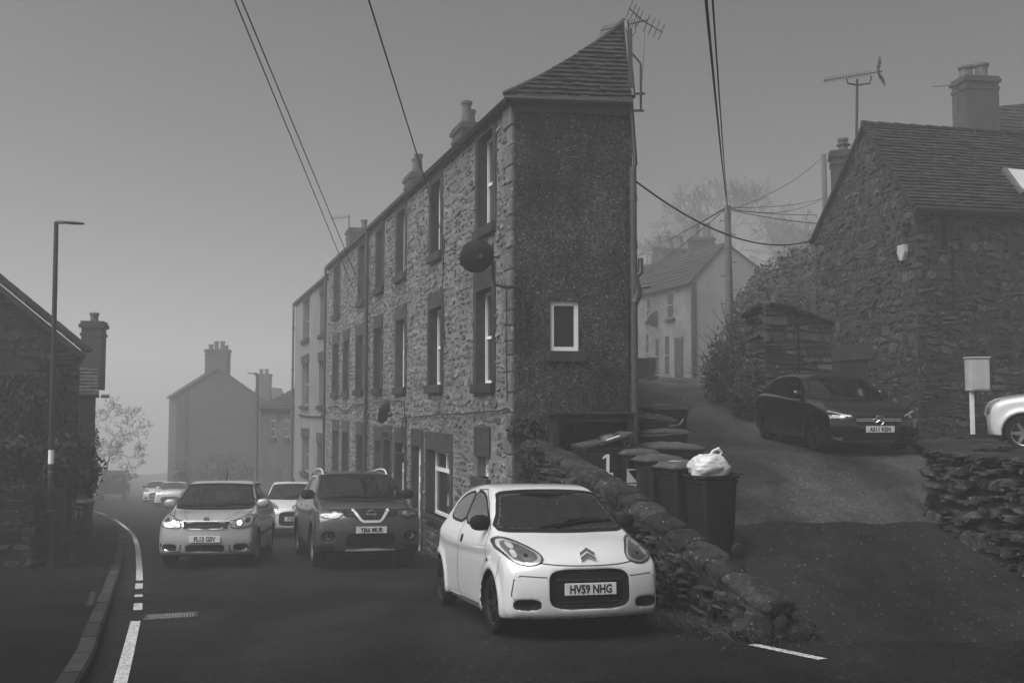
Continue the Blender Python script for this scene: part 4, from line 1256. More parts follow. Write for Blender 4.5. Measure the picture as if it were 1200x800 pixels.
mb = MB(); mb.add([GF.p(*p) for p in gout], [(0, 1, 2, 3, 4)]); gw = mb.build('gable_wall', m_cotm, ct)
lint_h = [gate_h[0] - .25, gate_h[1] + .25, gate_h[3], gate_h[3] + .38]
pl = rubble_polys(0, GL, -1.6, za, .20, .165, 81, [(0.01, -1.6), (GL - .01, -1.6), (GL - .01, zl - .02), (ua_, za - .03), (0.01, cz - .02)], (gate_h, lint_h), .024, 1.5, below=lambda u: -1.0)
pieces_out(pl, GF, 'stone', m_cot, gw, 290, -.03, (.004, .045), .03, 82, (.4, 1.6))
mb = MB(); frbox(mb, GF, *lint_h, -.05, .04); mb.build('lintel', m_dress, ct, bevel=.01)
mb = MB(); frbox(mb, GF, *gate_h, -.06, .004); mb.build('hatch', m_slated, ct)
FLc = 9.0
slot = [CF.uv(1103.5, 270)[0], CF.uv(1110, 270)[0], CF.uv(1106, 289)[1], CF.uv(1106, 253)[1]]
mb = MB(); wall_backing(mb, CF, 0, FLc, -1.6, cz, [slot], .3); fw_ = mb.build('front_wall', m_cotm, ct)
mb = MB(); frbox(mb, CF, slot[0] - .02, slot[1] + .02, slot[2], slot[3], -.34, -.3); mb.build('slot_back', m_slated, ct)
pl = rubble_polys(0, FLc, -1.6, cz, .22, .155, 83, [(0.01, -1.6), (FLc, -1.6), (FLc, cz - .1), (.01, cz - .1)], ([slot[0] - .02, slot[1] + .02, slot[2] - .02, slot[3] + .02],), .024, 1.5, below=lambda u: -1.0)
pieces_out(pl, CF, 'stone', m_cot, fw_, 250, -.03, (.004, .05), .03, 84, (.4, 1.6))
mb = MB(); z = -.6; k = 0
# roof
RC = GF.p(ua_, za); RU = EUc
def off_(p, a, b, c=0): return p + EUc * a + GU * b + Vector((0, 0, c))
eL = GF.p(-.12, cz - .1, .1); eR = CF.p(FLc, cz - .1, .12)
tiled(ct, [eL + Vector((0, 0, .06)), off_(eR, 0, 0, .06), off_(GF.p(ua_, za + .1), FLc, 0), GF.p(ua_, za + .1, .1)], 'roof', .24, .115, 290, 85, (.6, 1.35))
mb = MB(); slab(mb, [GF.p(GL + .12, zl - .1, .12), GF.p(ua_, za + .1, .12), off_(GF.p(ua_, za + .1), FLc, 0), off_(GF.p(GL + .12, zl - .1), FLc, 0)], .06); mb.build('back_roof', m_slate, ct)
for k in range(int(FLc / .42)):
    a_ = off_(GF.p(ua_, za + .1), -.1 + k * .42, 0); b_ = off_(GF.p(ua_, za + .1), -.1 + k * .42 + .40, 0)
    mb = MB(); mb.tube([a_ + Vector((0, 0, .015)), b_], [.085, .075], 8, tone=R.uniform(.7, 1.2)); mb.build('ridge_tile', m_slate, ct, smooth=True)
mb = MB(); mb.tube([CF.p(-.1, cz - .12, .2), CF.p(FLc, cz - .12, .2)], .06, 8); mb.build('gutter', m_lead, ct, smooth=True)
mb = MB(); frbox(mb, CF, 0, FLc, cz - .2, cz - .06, .01, .12); mb.build('fascia', m_lead, ct)
for (a_, b_) in (((GL + .06, zl - .08), (ua_, za + .06)), ((-.06, cz - .04), (ua_, za + .06))):
    mb = MB(); pa, pb = GF.p(*a_, .05), GF.p(*b_, .05); mb.tube([pa, pb], .045, 4); mb.build('verge', m_lead, ct)
# skylight
sk0 = CF.uv(1177, 200)
fr_r = None
def onroof(px, py):
    n_ = (RC + Vector((0, 0, .16)) - eL).cross(EUc).normalized(); return ray_plane(px, py, eL + Vector((0, 0, .14)), n_), n_
pts = [onroof(*p)[0] for p in ((1176, 199), (1215, 203), (1235, 232), (1197, 228))]
mb = MB(); slab(mb, [p + Vector((0, 0, .06)) for p in pts], .1); sl = mb.build('skylight', m_metal, ct)
c_ = sum(pts, Vector()) / 4; mb = MB(); slab(mb, [c_ + (p - c_) * .82 + Vector((0, -.01, .085)) for p in pts], .01); mb.build('pane', M('skylight_glass', .5, .1, .05, 3), sl)
# stub pipes, alarm box, cables
mb = MB()
for px_, py_ in ((1067, 262), (1088, 263)):
    fr_ = GF if px_ < 1077 else CF; u_, z_ = fr_.uv(px_, py_); mb.tube([fr_.p(u_, z_, 0), fr_.p(u_, z_, .22)], .07, 8)
mb.build('flue_stub', m_darkmet, ct, smooth=True)
ab = thing('alarm_box', 'small white alarm box high on the cottage gable', 'alarm box', tuple(GF.p(*GF.uv(1061, 300))))
u_, z_ = GF.uv(1061, 296)
mb = MB(); vs = [GF.p(u_ + a_, z_ + b_, w_) for w_ in (0.02, .12) for a_, b_ in ((-.12, .16), (.12, .16), (.13, .0), (.05, -.18), (-.05, -.18), (-.13, .0))]
mb.add(vs, [tuple(range(6))[::-1], tuple(range(6, 12))] + [(i, (i + 1) % 6, 6 + (i + 1) % 6, 6 + i) for i in range(6)]); mb.build('casing', m_cab, ab, bevel=.01)
mb = MB(); frbox(mb, GF, u_ - .08, u_ + .08, z_ - .14, z_ + .1, .0, .03); mb.build('base_plate', m_darkmet, ab)
mb = MB(); mb.tube([CF.p(CF.uv(1113.5, 280)[0], CF.uv(1113, 250)[1], .05), CF.p(CF.uv(1113.5, 280)[0], CF.uv(1113, 360)[1], .05)], .015, 5); mb.build('cable', m_wire, ct)
u_, z_ = GF.uv(957, 352)
mb = MB(); mb.tube([GF.p(GL, z_ - .05, .0), GF.p(GL + .15, z_ + .08, .25)], .03, 4); mb.build('bracket', m_darkmet, ct)
# aerial on the gable
ae = thing('tv_aerial', 'tall television aerial on a mast bracketed to the stone cottage gable', 'tv aerial', tuple(GF.p(ua_ + .25, za - .6, .15)))
mb = MB(); b_ = P(1003.5, 196, 23.0); t_ = P(1004.5, 93, 23.0); mb.tube([b_, t_], .03, 6)
mb.tube([t_ + Vector((-.25, 0, .02)), t_ + Vector((-.22, 0, -.1)), t_ + Vector((0, 0, -.14)), t_ + Vector((.3, 0, -.1)), t_ + Vector((.34, 0, .08))], .022, 5)
for py_ in (180, 192): q = P(1003.5, py_, 23); mb.tube([q, q + Vector((.3, -.4, 0))], .02, 4)
mb.build('mast', m_darkmet, ae)
mb = MB(); yagi(mb, P(965, 94.5, 23.2), P(1034, 83.5, 22.6), 18, .085, (.1, .5, .85), .014); mb.build('antenna', m_darkmet, ae)
# chimney behind the gable with a cowl
cb = thing('cottage_chimney_house', 'cottage hidden behind the stone gable, only its stone chimney and capped pot showing', 'house', tuple(P(990, 480, 27)))
q = P(988, 260, 27.5); mb = MB(); mb.box((-2.2, -.6, -3), (2.2, 3, 3.6), 1, Matrix.Translation((q.x + 2.4, q.y + .8, 0))); mb.build('wall', m_cot, cb)
chimney(cb, P(987, 235, 27.5), .58, .58, P(987, 186, 27.5).z - P(987, 235, 27.5).z, [(.05, 0, .42)], -.3, mat=m_cot, potr=.13)
mb = MB(); q = P(988.5, 170, 27.5); mb.lathe([(0, .06), (.2, 0), (.2, -.02), (0, .02)], 12, 'Z', tuple(q)); mb.lathe([(.12, -.15), (.12, 0)], 8, 'Z', tuple(q)); mb.build('cowl', m_darkmet, cb)
# house behind on the right with a big chimney
rh = thing('brick_chimney_house', 'house beyond the cottage roof with a broad brick chimney and two pots', 'house', tuple(P(1150, 480, 29)))
c0 = P(1144, 160, 29); a_ = P(1142, 165, 29.3); b_ = P(1240, 160, 31); c1 = P(1164, 127, 30.4); d1 = P(1240, 126, 33)
tiled(rh, [P(1138, 185, 28.5), P(1260, 190, 30), d1 + Vector((.6, 0, 0)), c1 - Vector((0.2, 0, 0))], 'roof', .3, .16, 120, 88)
mb = MB(); mb.box((0, 0, -4), (7, 4, 6.4), 1, Matrix.Translation((P(1136, 400, 29).x, 29.4, 0)) @ Matrix.Rotation(.2, 4, 'Z')); mb.build('wall', m_cot, rh)
bq = P(1144, 150, 29); chimney(rh, Vector((bq.x, bq.y, P(1144, 158, 29).z)), 1.05, .7, P(1144, 100, 29).z - P(1144, 158, 29).z, [(-.28, 0, .4), (.22, 0, .5)], .15, potr=.19, mat=m_brick)
ae = thing('tv_aerial', 'small television aerial fixed to the broad brick chimney at top right', 'tv aerial', tuple(P(1122, 120, 28.8)))
mb = MB(); yagi(mb, P(1092, 102, 28.9), P(1122, 99, 28.5), 10, .09, (.1, .9, .3), .011, False); mb.build('antenna', m_darkmet, ae)
mb = MB(); mb.tube([P(1117, 99, 28.7), P(1119, 104, 28.6), P(1124, 104, 28.6), P(1122, 130, 28.6)], .02, 5); mb.build('mast', m_darkmet, ae)
# meter cabinet on a post
q = P(1146, 491, 20.2)
mc = thing('meter_cabinet', 'pale weathered cabinet on a white post in front of the cottage wall', 'cabinet', tuple(q))
s_ = 20.2 / FPX
mb = MB(); z0, z1 = P(1146, 458, 20.2).z, P(1146, 420, 20.2).z
mb.box((q.x - 11 * s_, q.y - .14, z0), (q.x + 12 * s_, q.y + .12, z1)); mb.build('casing', m_cab, mc, bevel=.012)
mb = MB(); mb.box((q.x - 9.6 * s_, q.y - .155, z0 + .03), (q.x + 10.6 * s_, q.y - .139, z1 - .03)); mb.build('door', m_cab, mc, bevel=.006)
mb = MB(); mb.box((q.x - 12 * s_, q.y - .17, z1 + .002), (q.x + 13 * s_, q.y + .14, z1 + .03)); mb.build('hood', m_cab, mc, bevel=.006)
mb = MB(); mb.box((q.x - 8.5 * s_, q.y - .05, q.z - .3), (q.x - 5 * s_, q.y + .03, z0)); mb.build('post', m_white, mc)

# ================================================================== OUTBUILDING, LANE COTTAGES
ob = thing('stone_outbuilding', 'roofless-looking stone outbuilding with sloping slab coping left of the cottage gable', 'outbuilding', tuple(P(896, 492, 24)))
O0 = Vector((P(897, 475, 24).x, 24, 0)); OF = Frame(O0, (.975, .22, 0), (.22, -.975, 0))
OL = OF.uv(962, 400)[0]; oz = lambda px_, py_: OF.uv(px_, py_)
outl = [(0, -1), (OL + .5, -1), (OL + .5, OF.uv(962, 381)[1]), (OF.uv(911, 358)[0], OF.uv(911, 358)[1]), (0, OF.uv(896, 358.5)[1])]
mb = MB(); mb.add([OF.p(*p) for p in outl], [(0, 1, 2, 3, 4)]); ow = mb.build('front_wall', m_cotm, ob)
pl = rubble_polys(0, OL + .5, -1, 2.7, .42, .19, 91, outl, (), .03, 1.3, below=lambda u: -.4); pieces_out(pl, OF, 'stone', m_out, ow, 160, -.03, (.01, .06), .03, 92, (.5, 1.6))
OS = Frame(O0, (-.11, .99, 0), (-.99, -.11, 0)); SL = OS.uv(875, 400)[0]
outs = [(0, -1), (SL, -1), (SL, OS.uv(875, 373)[1]), (0, OF.uv(896, 358.5)[1])]
mb = MB(); mb.add([OS.p(*p) for p in outs], [(0, 1, 2, 3)]); ow2 = mb.build('side_wall', m_cotm, ob)
pl = rubble_polys(0, SL, -1, 2.7, .4, .17, 93, outs, (), .03, 1.3, below=lambda u: -.4); pieces_out(pl, OS, 'stone', m_out, ow2, 100, -.03, (.01, .06), .03, 94, (.5, 1.6))
mb = MB()
tp = [OS.p(SL, outs[2][1]), OS.p(0, outs[3][1]), OF.p(outl[3][0], outl[3][1]), OF.p(outl[2][0], outl[2][1])]
for a_, b_ in zip(tp, tp[1:]):
    n_ = max(2, int((b_ - a_).length / .45))
    for k in range(n_):
        p0 = a_.lerp(b_, k / n_); p1 = a_.lerp(b_, (k + 1) / n_ - .02); q = MB(); ax = (p1 - p0).normalized(); sdv = ax.cross(Vector((0, 0, 1))).normalized()
        rock(q, (p0 + p1) / 2 + Vector((0, 0, .03)), ax, sdv, sdv.cross(ax), (p1 - p0).length / 2, .2, .05, 300 + k, .1, 10, 6, 6, R.uniform(.7, 1.2)); q.build('coping_slab', m_cope, ob)
mb = MB(); u_, z_ = OF.uv(934, 384); mb.tube([OF.p(u_, z_, .06), OF.p(u_, -.5, .06)], .02, 5); mb.box((-.05, -.05, 0), (.05, .05, .1), 1, Matrix.Translation(OF.p(u_ - .05, z_, .1))); mb.build('cable', m_wire, ob)

def simple_window(parent, fr, px0, px1, py0, py1, frame=m_curtain, sill=True, name='window'):
    u0, v1 = fr.uv(px0, py0); u1, _ = fr.uv(px1, py0); _, v0 = fr.uv(px0, py1)
    u0, u1 = min(u0, u1), max(u0, u1)
    mb = MB(); frbox(mb, fr, u0, u1, v0, v1, .0, .03)
    o = mb.build(name, frame, parent)
    mb = MB(); frbox(mb, fr, u0 + .06, u1 - .06, v0 + .06, (v0 + v1) / 2 - .03, .03, .036); frbox(mb, fr, u0 + .06, u1 - .06, (v0 + v1) / 2 + .03, v1 - .06, .03, .036); mb.build('pane', m_pane, o)
    if sill: mb = MB(); frbox(mb, fr, u0 - .1, u1 + .1, v0 - .15, v0, 0, .1); mb.build('sill', m_dress, o)
lc = thing('lane_cottage', 'pale cottage row up the lane in the fog, gable end towards us', 'house', (9, 52, 1.5), None)
L0 = Vector((P(812, 475, 50).x, 50, 0)); LU = Vector((-.32, .95, 0)).normalized(); LNn = Vector((-LU.y, LU.x, 0))
LF = Frame(L0, LU, LNn); LG = Frame(L0, (.95, .32, 0), (.32, -.95, 0))
ez = LG.uv(812, 331)[1]; ap = LG.uv(850, 284); re_ = LG.uv(893, 317)
mb = MB(); mb.add([LG.p(*p) for p in ((0, 0), (re_[0], 0), re_, ap, (0, ez))], [(0, 1, 2, 3, 4)]); mb.build('gable_wall', M('lane_render', .26, .9, .1, 1, streak=.1), lc)
LLn = 13
mb = MB(); frbox(mb, LF, 0, LLn, 0, ez, -.3, 0); mb.build('front_wall', m_mort, lc)
AP2 = LG.p(*ap)
tiled(lc, [LF.p(-.1, ez - .05, .15), LF.p(LLn, ez - .05, .15), AP2 + LU * LLn, AP2 - LU * .1], 'roof', .35, .3, 0, 95)
mb = MB(); slab(mb, [AP2 - LU * .1, LG.p(re_[0] + .2, re_[1] - .1) - LU * .1, LG.p(re_[0] + .2, re_[1] - .1) + LU * LLn, AP2 + LU * LLn], .06); mb.build('back_roof', m_slate, lc)
for a_ in ((782, 790, 342, 374), (758, 763, 350, 376)): simple_window(lc, LF, *a_)
for a_ in ((757, 761, 390, 414), (779, 785, 393, 440), (768, 773, 396, 440)): simple_window(lc, LF, *a_, sill=False)
u0, v1 = LF.uv(791, 396); u1, v0 = LF.uv(801, 441); mb = MB(); frbox(mb, LF, min(u0, u1), max(u0, u1), v0, v1, 0, .05); mb.build('door', m_dkframe, lc)
mb = MB(); mb.tube([LG.p(.0, ez, .08), LG.p(.0, 1.2, .08)], .09, 6); mb.build('drainpipe', m_lead, lc)
mb = MB(); mb.tube([LF.p(0, ez - .05, .2), LF.p(LLn, ez - .05, .2)], .07, 6); mb.build('gutter', m_lead, lc)
mb = MB(); q = LF.p(*LF.uv(771, 373), .15); mb.lathe([(0, 0), (.35, .04), (.45, .1), (.43, .1), (0, .03)], 16, 'Y', tuple(q)); mb.build('oval_sign', m_darkmet, lc)
for px_, tt, py0, py1, w_ in ((822, 3.4, 300, 281, .95), (791, 9.5, 316, 294, .9)):
    q = AP2 + LU * tt; q.x = P(px_, 300, q.y).x; z0, z1 = P(px_, py0 + 4, q.y).z, P(px_, py1, q.y).z
    chimney(lc, Vector((q.x, q.y, z0)), 1.3, .8, z1 - z0 - .1, [(-.3, 0, .75), (.3, 0, .85)], 0, potr=.2)
lc2 = thing('lane_cottage', 'faintest cottage roof and chimney beyond the pale lane cottages', 'house', (7, 72, 2))
mb = MB(); q = P(765, 330, 72); slab(mb, [P(700, 372, 68), P(790, 330, 72), P(785, 305, 75), P(700, 320, 75)], .1); mb.build('roof', m_slate, lc2)
mb = MB(); mb.box((-6, 0, -3), (4, 5, 7.6), 1, Matrix.Translation((q.x - 3, 73, 0))); mb.build('wall', m_mort, lc2)
chimney(lc2, P(777, 318, 72), 1.4, 1, 1.6, [(-.35, 0, .8), (.3, 0, .9)], 0, potr=.2)
for k, (px_, d_) in enumerate(((753, 46), (760, 48))):
    x_ = P(px_, 440, d_).x
    wheelie_bin(['dark wheelie bin in the fog outside the lane cottages, left of the pair', 'dark wheelie bin in the fog outside the lane cottages, right of the pair'][k], (x_, d_, zlane(x_, d_)), -.4, w=.58, l=.7, h=1.05, group='bins outside the lane cottages')

leaf_mass('clipped_hedge', 'big rounded evergreen hedge in the fog behind the stone outbuilding', 'hedge',
          [(P(930, 330, 36).x, 36, 3.2, 1.9, 2.2, 2.3), (P(897, 340, 35).x, 35, 2.5, 1.3, 2, 1.9), (P(950, 325, 35).x, 35, 3.5, 1.2, 2, 2.2), (P(915, 380, 34).x, 34, 1.6, 2.2, 1.5, 1.9)], 30000, .085, m_leafh, 21, shell=.3, gap=-2, tone=(.6, 1.4))
leaf_mass('lane_shrub', 'straggly shrub and brambles at the foot of the telegraph pole', 'shrub',
          [(P(850, 420, 29).x, 29, .9, .7, 1, 1.1), (P(864, 410, 28).x, 28, 1.2, .7, 1, 1.3), (P(840, 432, 31).x, 31, .8, .5, 1, .8), (P(877, 430, 26).x, 26, .6, .5, .8, .9)], 9000, .06, m_leafh, 22, twigs=90, shell=.8)
leaf_mass('lane_shrub', 'low clump of greenery against the outbuilding side wall', 'shrub',
          [(P(872, 455, 25).x, 25, .2, .45, .7, .6), (P(885, 470, 24).x, 24.4, 0, .3, .5, .4)], 2500, .05, m_leafh, 23, twigs=20, shell=.8)
# low lane-side wall under the shrubs
lw = thing('lane_wall', 'low mossy stone wall beneath the shrubs on the right of the lane', 'wall', (7, 30, .2))
a_ = Vector((P(880, 475, 25.5).x, 25.5, 0)); b_ = Vector((P(828, 475, 40).x, 40, 0)); U_ = (b_ - a_).normalized(); fr_ = Frame(a_, U_, (-U_.y, U_.x, 0))
mb = MB(); frbox(mb, fr_, 0, (b_ - a_).length, -1, 1.0, -.5, 0); q = mb.build('core', m_dryd, lw)
pl = rubble_polys(0, (b_ - a_).length, -.8, 1.2, .4, .18, 97, None, (), .03, 1.3); pieces_out(pl, fr_, 'stone', m_cot, q, 40, -.03, (.01, .06), .03, 98, (.5, 1.4))

# ================================================================== POLES, LAMPS, WIRES
tp_ = P(852.5, 241, 32); bt = P(856.5, 430, 32)
po = thing('telegraph_pole', 'wooden telegraph pole with step irons rising from the shrubs by the lane', 'telegraph pole', tuple(bt - Vector((0, 0, .6))))
mb = MB(); mb.tube([Vector((bt.x, 32, -.3)), tp_], [.14, .10], 12); mb.build('pole', m_pole, po, smooth=True)
mb = MB()
for k in range(9):
    z_ = tp_.z - .5 - k * .45; s_ = 1 if k % 2 else -1; x_ = tp_.x + (bt.x - tp_.x) * (tp_.z - z_) / (tp_.z - bt.z); mb.tube([(x_, 32, z_), (x_ + s_ * .27, 32, z_)], .016, 4)
mb.build('step_iron', m_darkmet, po)['kind'] = 'stuff'
t2 = P(965.5, 181, 48); po2 = thing('telegraph_pole', 'faint telegraph pole in the fog behind the cottage chimney', 'telegraph pole', (t2.x, 48, 1.2))
mb = MB(); mb.tube([(t2.x, 48, 0), t2], [.17, .12], 10); mb.build('pole', m_pole, po2, smooth=True)
mb = MB(); mb.tube([t2 + Vector((0, 0, -.3)), t2 + Vector((.9, 0, -.3))], .04, 4); mb.build('arm', m_pole, po2)

def lamp(label, base, top, armend, r0, r1, hb):
    lp = thing('street_lamp', label, 'street lamp', tuple(base), 'street lamps')
    mb = MB(); mb.tube([base + Vector((0, 0, -.2)), base.lerp(top, hb), base.lerp(top, hb + .005), top], [r0, r0, r1, r1 * .8], 12); col_ = mb.build('column', m_darkmet, lp, smooth=True)
    mb = MB(); mb.tube([top, top.lerp(armend, .3)], r1 * .7, 8); mb.build('arm', m_darkmet, lp)
    ax = (armend - top); M4 = basis(top.lerp(armend, .3), ax, Vector((0, 1, 0))); L = ax.length * .7
    mb = MB(); vs = []; w = L * .19
    prof = [(0, .35, .5), (.15, .7, 1), (.5, 1, 1), (.9, .9, .7), (1, .5, .4)]
    for t_, ww, hh in prof:
        for a_ in range(8):
            th = a_ * math.pi / 4; vs.append(M4 @ Vector((t_ * L, math.cos(th) * w * ww, math.sin(th) * w * .42 * hh)))
    fs = [(i * 8 + k, i * 8 + (k + 1) % 8, i * 8 + 8 + (k + 1) % 8, i * 8 + 8 + k) for i in range(4) for k in range(8)] + [tuple(range(7, -1, -1)), tuple(range(32, 40))]
    mb.add(vs, fs); mb.build('lantern', m_darkmet, lp, smooth=True)
    return lp
by = 16.4; bx = P(57.5, 657, by).x; base = Vector((bx, by, zpave(bx, by))); top = P(66, 260, by); arm = P(98, 262, by - .1)
lp = lamp('tall dark street lamp on the left pavement beside the hedge', base, top, arm, .075, .045, .16)
mb = MB(); q0, q1 = base.lerp(top, .295), base.lerp(top, .335); mb.tube([q0, q1], .047, 12); mb.build('white_band', m_white, lp, smooth=True)
mb = MB(); q0 = base.lerp(top, .27); mb.tube([q0, q0 + Vector((0, 0, .03))], .05, 12); mb.build('clamp', m_metal, lp)
d_ = 48; bz = Vector((P(302, 475, d_).x, d_, zroad(0, d_))); lamp('faint street lamp in the fog beyond the terrace', bz, P(301.5, 438, d_), P(290, 437, d_), .10, .075, .2)

def wire(label, a, b, sag=0, r=.012, n=20, name='overhead_cable', group='overhead cables'):
    a, b = Vector(a), Vector(b); mb = MB()
    mb.tube([a.lerp(b, i / n) - Vector((0, 0, 4 * sag * (i / n) * (1 - i / n))) for i in range(n + 1)], r, 5)
    return tag(mb.build(name, m_wire, None), label, 'cable', group)
def far_end(px, py, d, ext=0): return P(px, py, d)
# service cables from the terrace front running over the viewer's head
def overhead(label, hit, p_top, d_top, r=.008):
    a = FF.p(*UV(*hit), .05); b = P(p_top[0], p_top[1], d_top); b2 = a + (b - a) * 1.25
    return wire(label, a, b2, 0.0, r)
overhead('left of two long cables rising from the terrace front to the top left', (418, 343), (275, 0), 11, .009)
overhead('right of two long cables rising from the terrace front to the top left', (424, 335), (283, 0), 11, .009)
overhead('single cable from the near terrace front up to the top edge', (523, 282), (432, 0), 8, .008)
a = tp_ + Vector((0, 0, -.1)); b = P(829, 0, 9); wire('thick black cable from the telegraph pole up past the top edge', a, a + (b - a) * 1.3, .25, .015)
b = P(836, 0, 9); wire('thin black cable beside the thick one up from the telegraph pole', tp_, tp_ + (b - tp_) * 1.3, .2, .010)
wire('twisted cable slung from the terrace soil pipe to the cottage eave', P(743, 211, 15.8), P(956, 280, 24.2), .50, .016, 30)
for i, (a_, b_, s_) in enumerate((((856, 244, 32), (966, 231, 48), .4), ((856, 243, 32), (966, 232, 48), .15), ((856, 246, 32), (957, 262, 27), .05), ((856, 246, 32), (957, 252, 40), .05), ((858, 245, 32), (966, 182, 48), .3))):
    wire(['lower', 'upper', 'lowest', 'middle', 'topmost'][i] + ' foggy wire to the right of the telegraph pole', P(*a_), P(*b_), s_, .014)
for i, (a_, b_) in enumerate((((849, 245, 32), (745, 300, 58)), ((849, 246, 32), (745, 327, 56)), ((849, 244, 32), (760, 290, 60)))):
    wire(['upper', 'lowest', 'middle'][i] + ' foggy wire from the telegraph pole down to the lane cottages', P(*a_), P(*b_), .1, .014)

# lamp head poking from behind the terrace on the lane
q = P(745, 337, 30); lp3 = thing('lane_lamp', 'small lamp bracket sticking out from behind the terrace over the lane', 'street lamp', tuple(q))
mb = MB(); mb.tube([q + Vector((-.9, .3, -.05)), q, P(758, 335.5, 30)], .03, 6); mb.build('arm', m_darkmet, lp3)
mb = MB(); mb.tube([P(750, 337, 30), P(762, 335, 30)], [.05, .06], 8); mb.build('lantern', m_metal, lp3, smooth=True)

# ================================================================== LEFT SIDE
gl = ground_at(92, 648, zpave)
KL = Vector((P(92, 475, 18.5).x, 18.5, 0)); LUg = Vector((-.95, -.20, 0)).normalized(); LNg = Vector((LUg.y, -LUg.x, 0)); LNg = LNg if LNg.y < 0 else -LNg
lg = thing('left_cottage', 'dark stone cottage gable half covered in ivy at the left edge', 'house', (KL.x, KL.y, -2.7), None)
LGf = Frame(KL, LUg, LNg)
e_ = LGf.uv(92, 411)[1]; far_u, far_v = LGf.uv(0, 334); sl_ = (far_v - e_) / far_u
UM = 4.6; outg = [(0, -3.2), (9, -3.2), (9, e_ + .3), (UM, e_ + sl_ * UM), (0, e_)]
mb = MB(); mb.add([LGf.p(*p) for p in outg], [(0, 1, 2, 3, 4)]); lgw = mb.build('gable_wall', m_left, lg)
pl = rubble_polys(0, 9, -3, e_ + sl_ * UM, .3, .15, 101, outg, (), .025, 1.3, below=lambda u: -2.9); pl = [p for p in pl if p[0][0] < 5.2]
pieces_out(pl, LGf, 'stone', m_left, lgw, 280, -.03, (.01, .06), .03, 102, (.45, 1.5))
back = Vector((-.47, 1, 0)).normalized() * 6
mb = MB(); slab(mb, [LGf.p(-.15, e_ - .1, .12), LGf.p(UM, e_ + sl_ * UM + .02, .12), LGf.p(UM, e_ + sl_ * UM + .02) + back, LGf.p(-.15, e_ - .1) + back], .1); slab(mb, [LGf.p(UM, e_ + sl_ * UM + .02, .12), LGf.p(9, e_ + .3, .12), LGf.p(9, e_ + .3) + back, LGf.p(UM, e_ + sl_ * UM + .02) + back], .1)
mb.build('roof', m_slate, lg)
n_ = 22
for k in range(n_):
    p0 = LGf.p(-.15, e_ - .02, .1).lerp(LGf.p(UM, e_ + sl_ * UM + .1, .1), k / n_); p1 = LGf.p(-.15, e_ - .02, .1).lerp(LGf.p(UM, e_ + sl_ * UM + .1, .1), (k + .93) / n_)
    ax = (p1 - p0).normalized(); q = MB(); q.box((0, -.08, -.03), ((p1 - p0).length, .3, .03), R.uniform(.6, 1.2), basis(p0, ax, Vector((0, 1, 0)))); q.build('verge_tile', m_slate, lg)
mb = MB(); mb.add([KL + Vector((0, 0, -3.2)), KL + Vector((0, 0, e_)), KL + back + Vector((0, 0, e_)), KL + back + Vector((0, 0, -3.4))], [(0, 1, 2, 3)]); mb.build('road_side_wall', m_left, lg)
mb = MB(); frbox(mb, LGf, 3.0, 6, LGf.uv(30, 432)[1] - .03, LGf.uv(30, 432)[1] + .03, .03, .07); mb.build('string_course', m_left, lg)
leaf_mass('gable_ivy', 'ivy climbing the gable of the dark left cottage', 'ivy',
          [(*LGf.p(1.0, 0, .1).xy, -.1, .85, .18, .7), (*LGf.p(.5, 0, .12).xy, .35, .3, .15, .6), (*LGf.p(1.5, 0, .1).xy, -.9, .9, .2, .55), (*LGf.p(2.2, 0, .1).xy, -.35, .35, .12, .5), (*LGf.p(.2, 0, .1).xy, -.8, .3, .2, .7)],
          9000, .055, m_leaf, 41, shell=.9, dens_noise=3)
leaf_mass('garden_hedge', 'thick overgrown hedge hanging over the left garden wall', 'hedge',
          [(P(88, 540, 17.2).x, 17.2, -1.08, .38, .5, .5), (P(70, 535, 17).x, 17, -1.0, .7, .6, .5), (P(35, 545, 17).x, 17, -1.15, .8, .6, .5), (P(5, 540, 16.8).x, 16.8, -1.1, .8, .7, .6), (P(98, 545, 17.8).x, 17.8, -1.1, .25, .5, .35)],
          11000, .06, m_leaf, 42, shell=.8)
g0 = ground_at(35, 668, zpave); g1 = ground_at(54, 650, zpave)
gw_ = thing('garden_wall', 'low dark stone garden wall under the hedge at the left edge', 'wall', (g0[0], g0[1], zpave(*g0)))
a_ = Vector((g0[0], g0[1], 0)); F1 = Frame(a_, (-.97, -.12, 0), (.12, -.97, 0)); zt_ = P(35, 578, g0[1]).z
e2 = (Vector((g1[0], g1[1], 0)) - a_).normalized(); L2 = .9; F2 = Frame(a_, (e2.x * .6, e2.y, 0), None); F2.N = Vector((F2.U.y, -F2.U.x, 0))
mb = MB(); frbox(mb, F1, 0, 6, -3.4, zt_, -.35, -.02); frbox(mb, F2, 0.1, L2, -3.4, zt_, -.35, -.02); core = mb.build('core', m_dryd, gw_)
pl = rubble_polys(0, 6, -3, zt_, .3, .13, 111, [(0, -3), (6, -3), (6, zt_), (0, zt_)], (), .025, 1.2, below=lambda u: -2.7); pieces_out(pl, F1, 'stone', m_dry, core, 60, -.05, (.0, .05), .03, 112, (.35, 1.2))
pl = rubble_polys(0, L2, -3, zt_, .25, .13, 113, [(0, -3), (L2, -3), (L2, zt_), (0, zt_)], (), .025, 1.2, below=lambda u: -2.7); pieces_out(pl, F2, 'stone', m_dry, core, 60, -.05, (.0, .05), .03, 114, (.35, 1.5))
leaf_mass('wall_moss_hedge', 'low mossy growth along the top of the left garden wall', 'plant',
          [(*(F1.p(.6, 0, -.2)).xy, zt_ + .04, .9, .3, .12), (*(F1.p(2, 0, -.2)).xy, zt_ + .05, .9, .3, .14), (*(F2.p(.4, 0, -.2)).xy, zt_ + .02, .3, .4, .1)], 5000, .03, m_leaf, 43, shell=1)
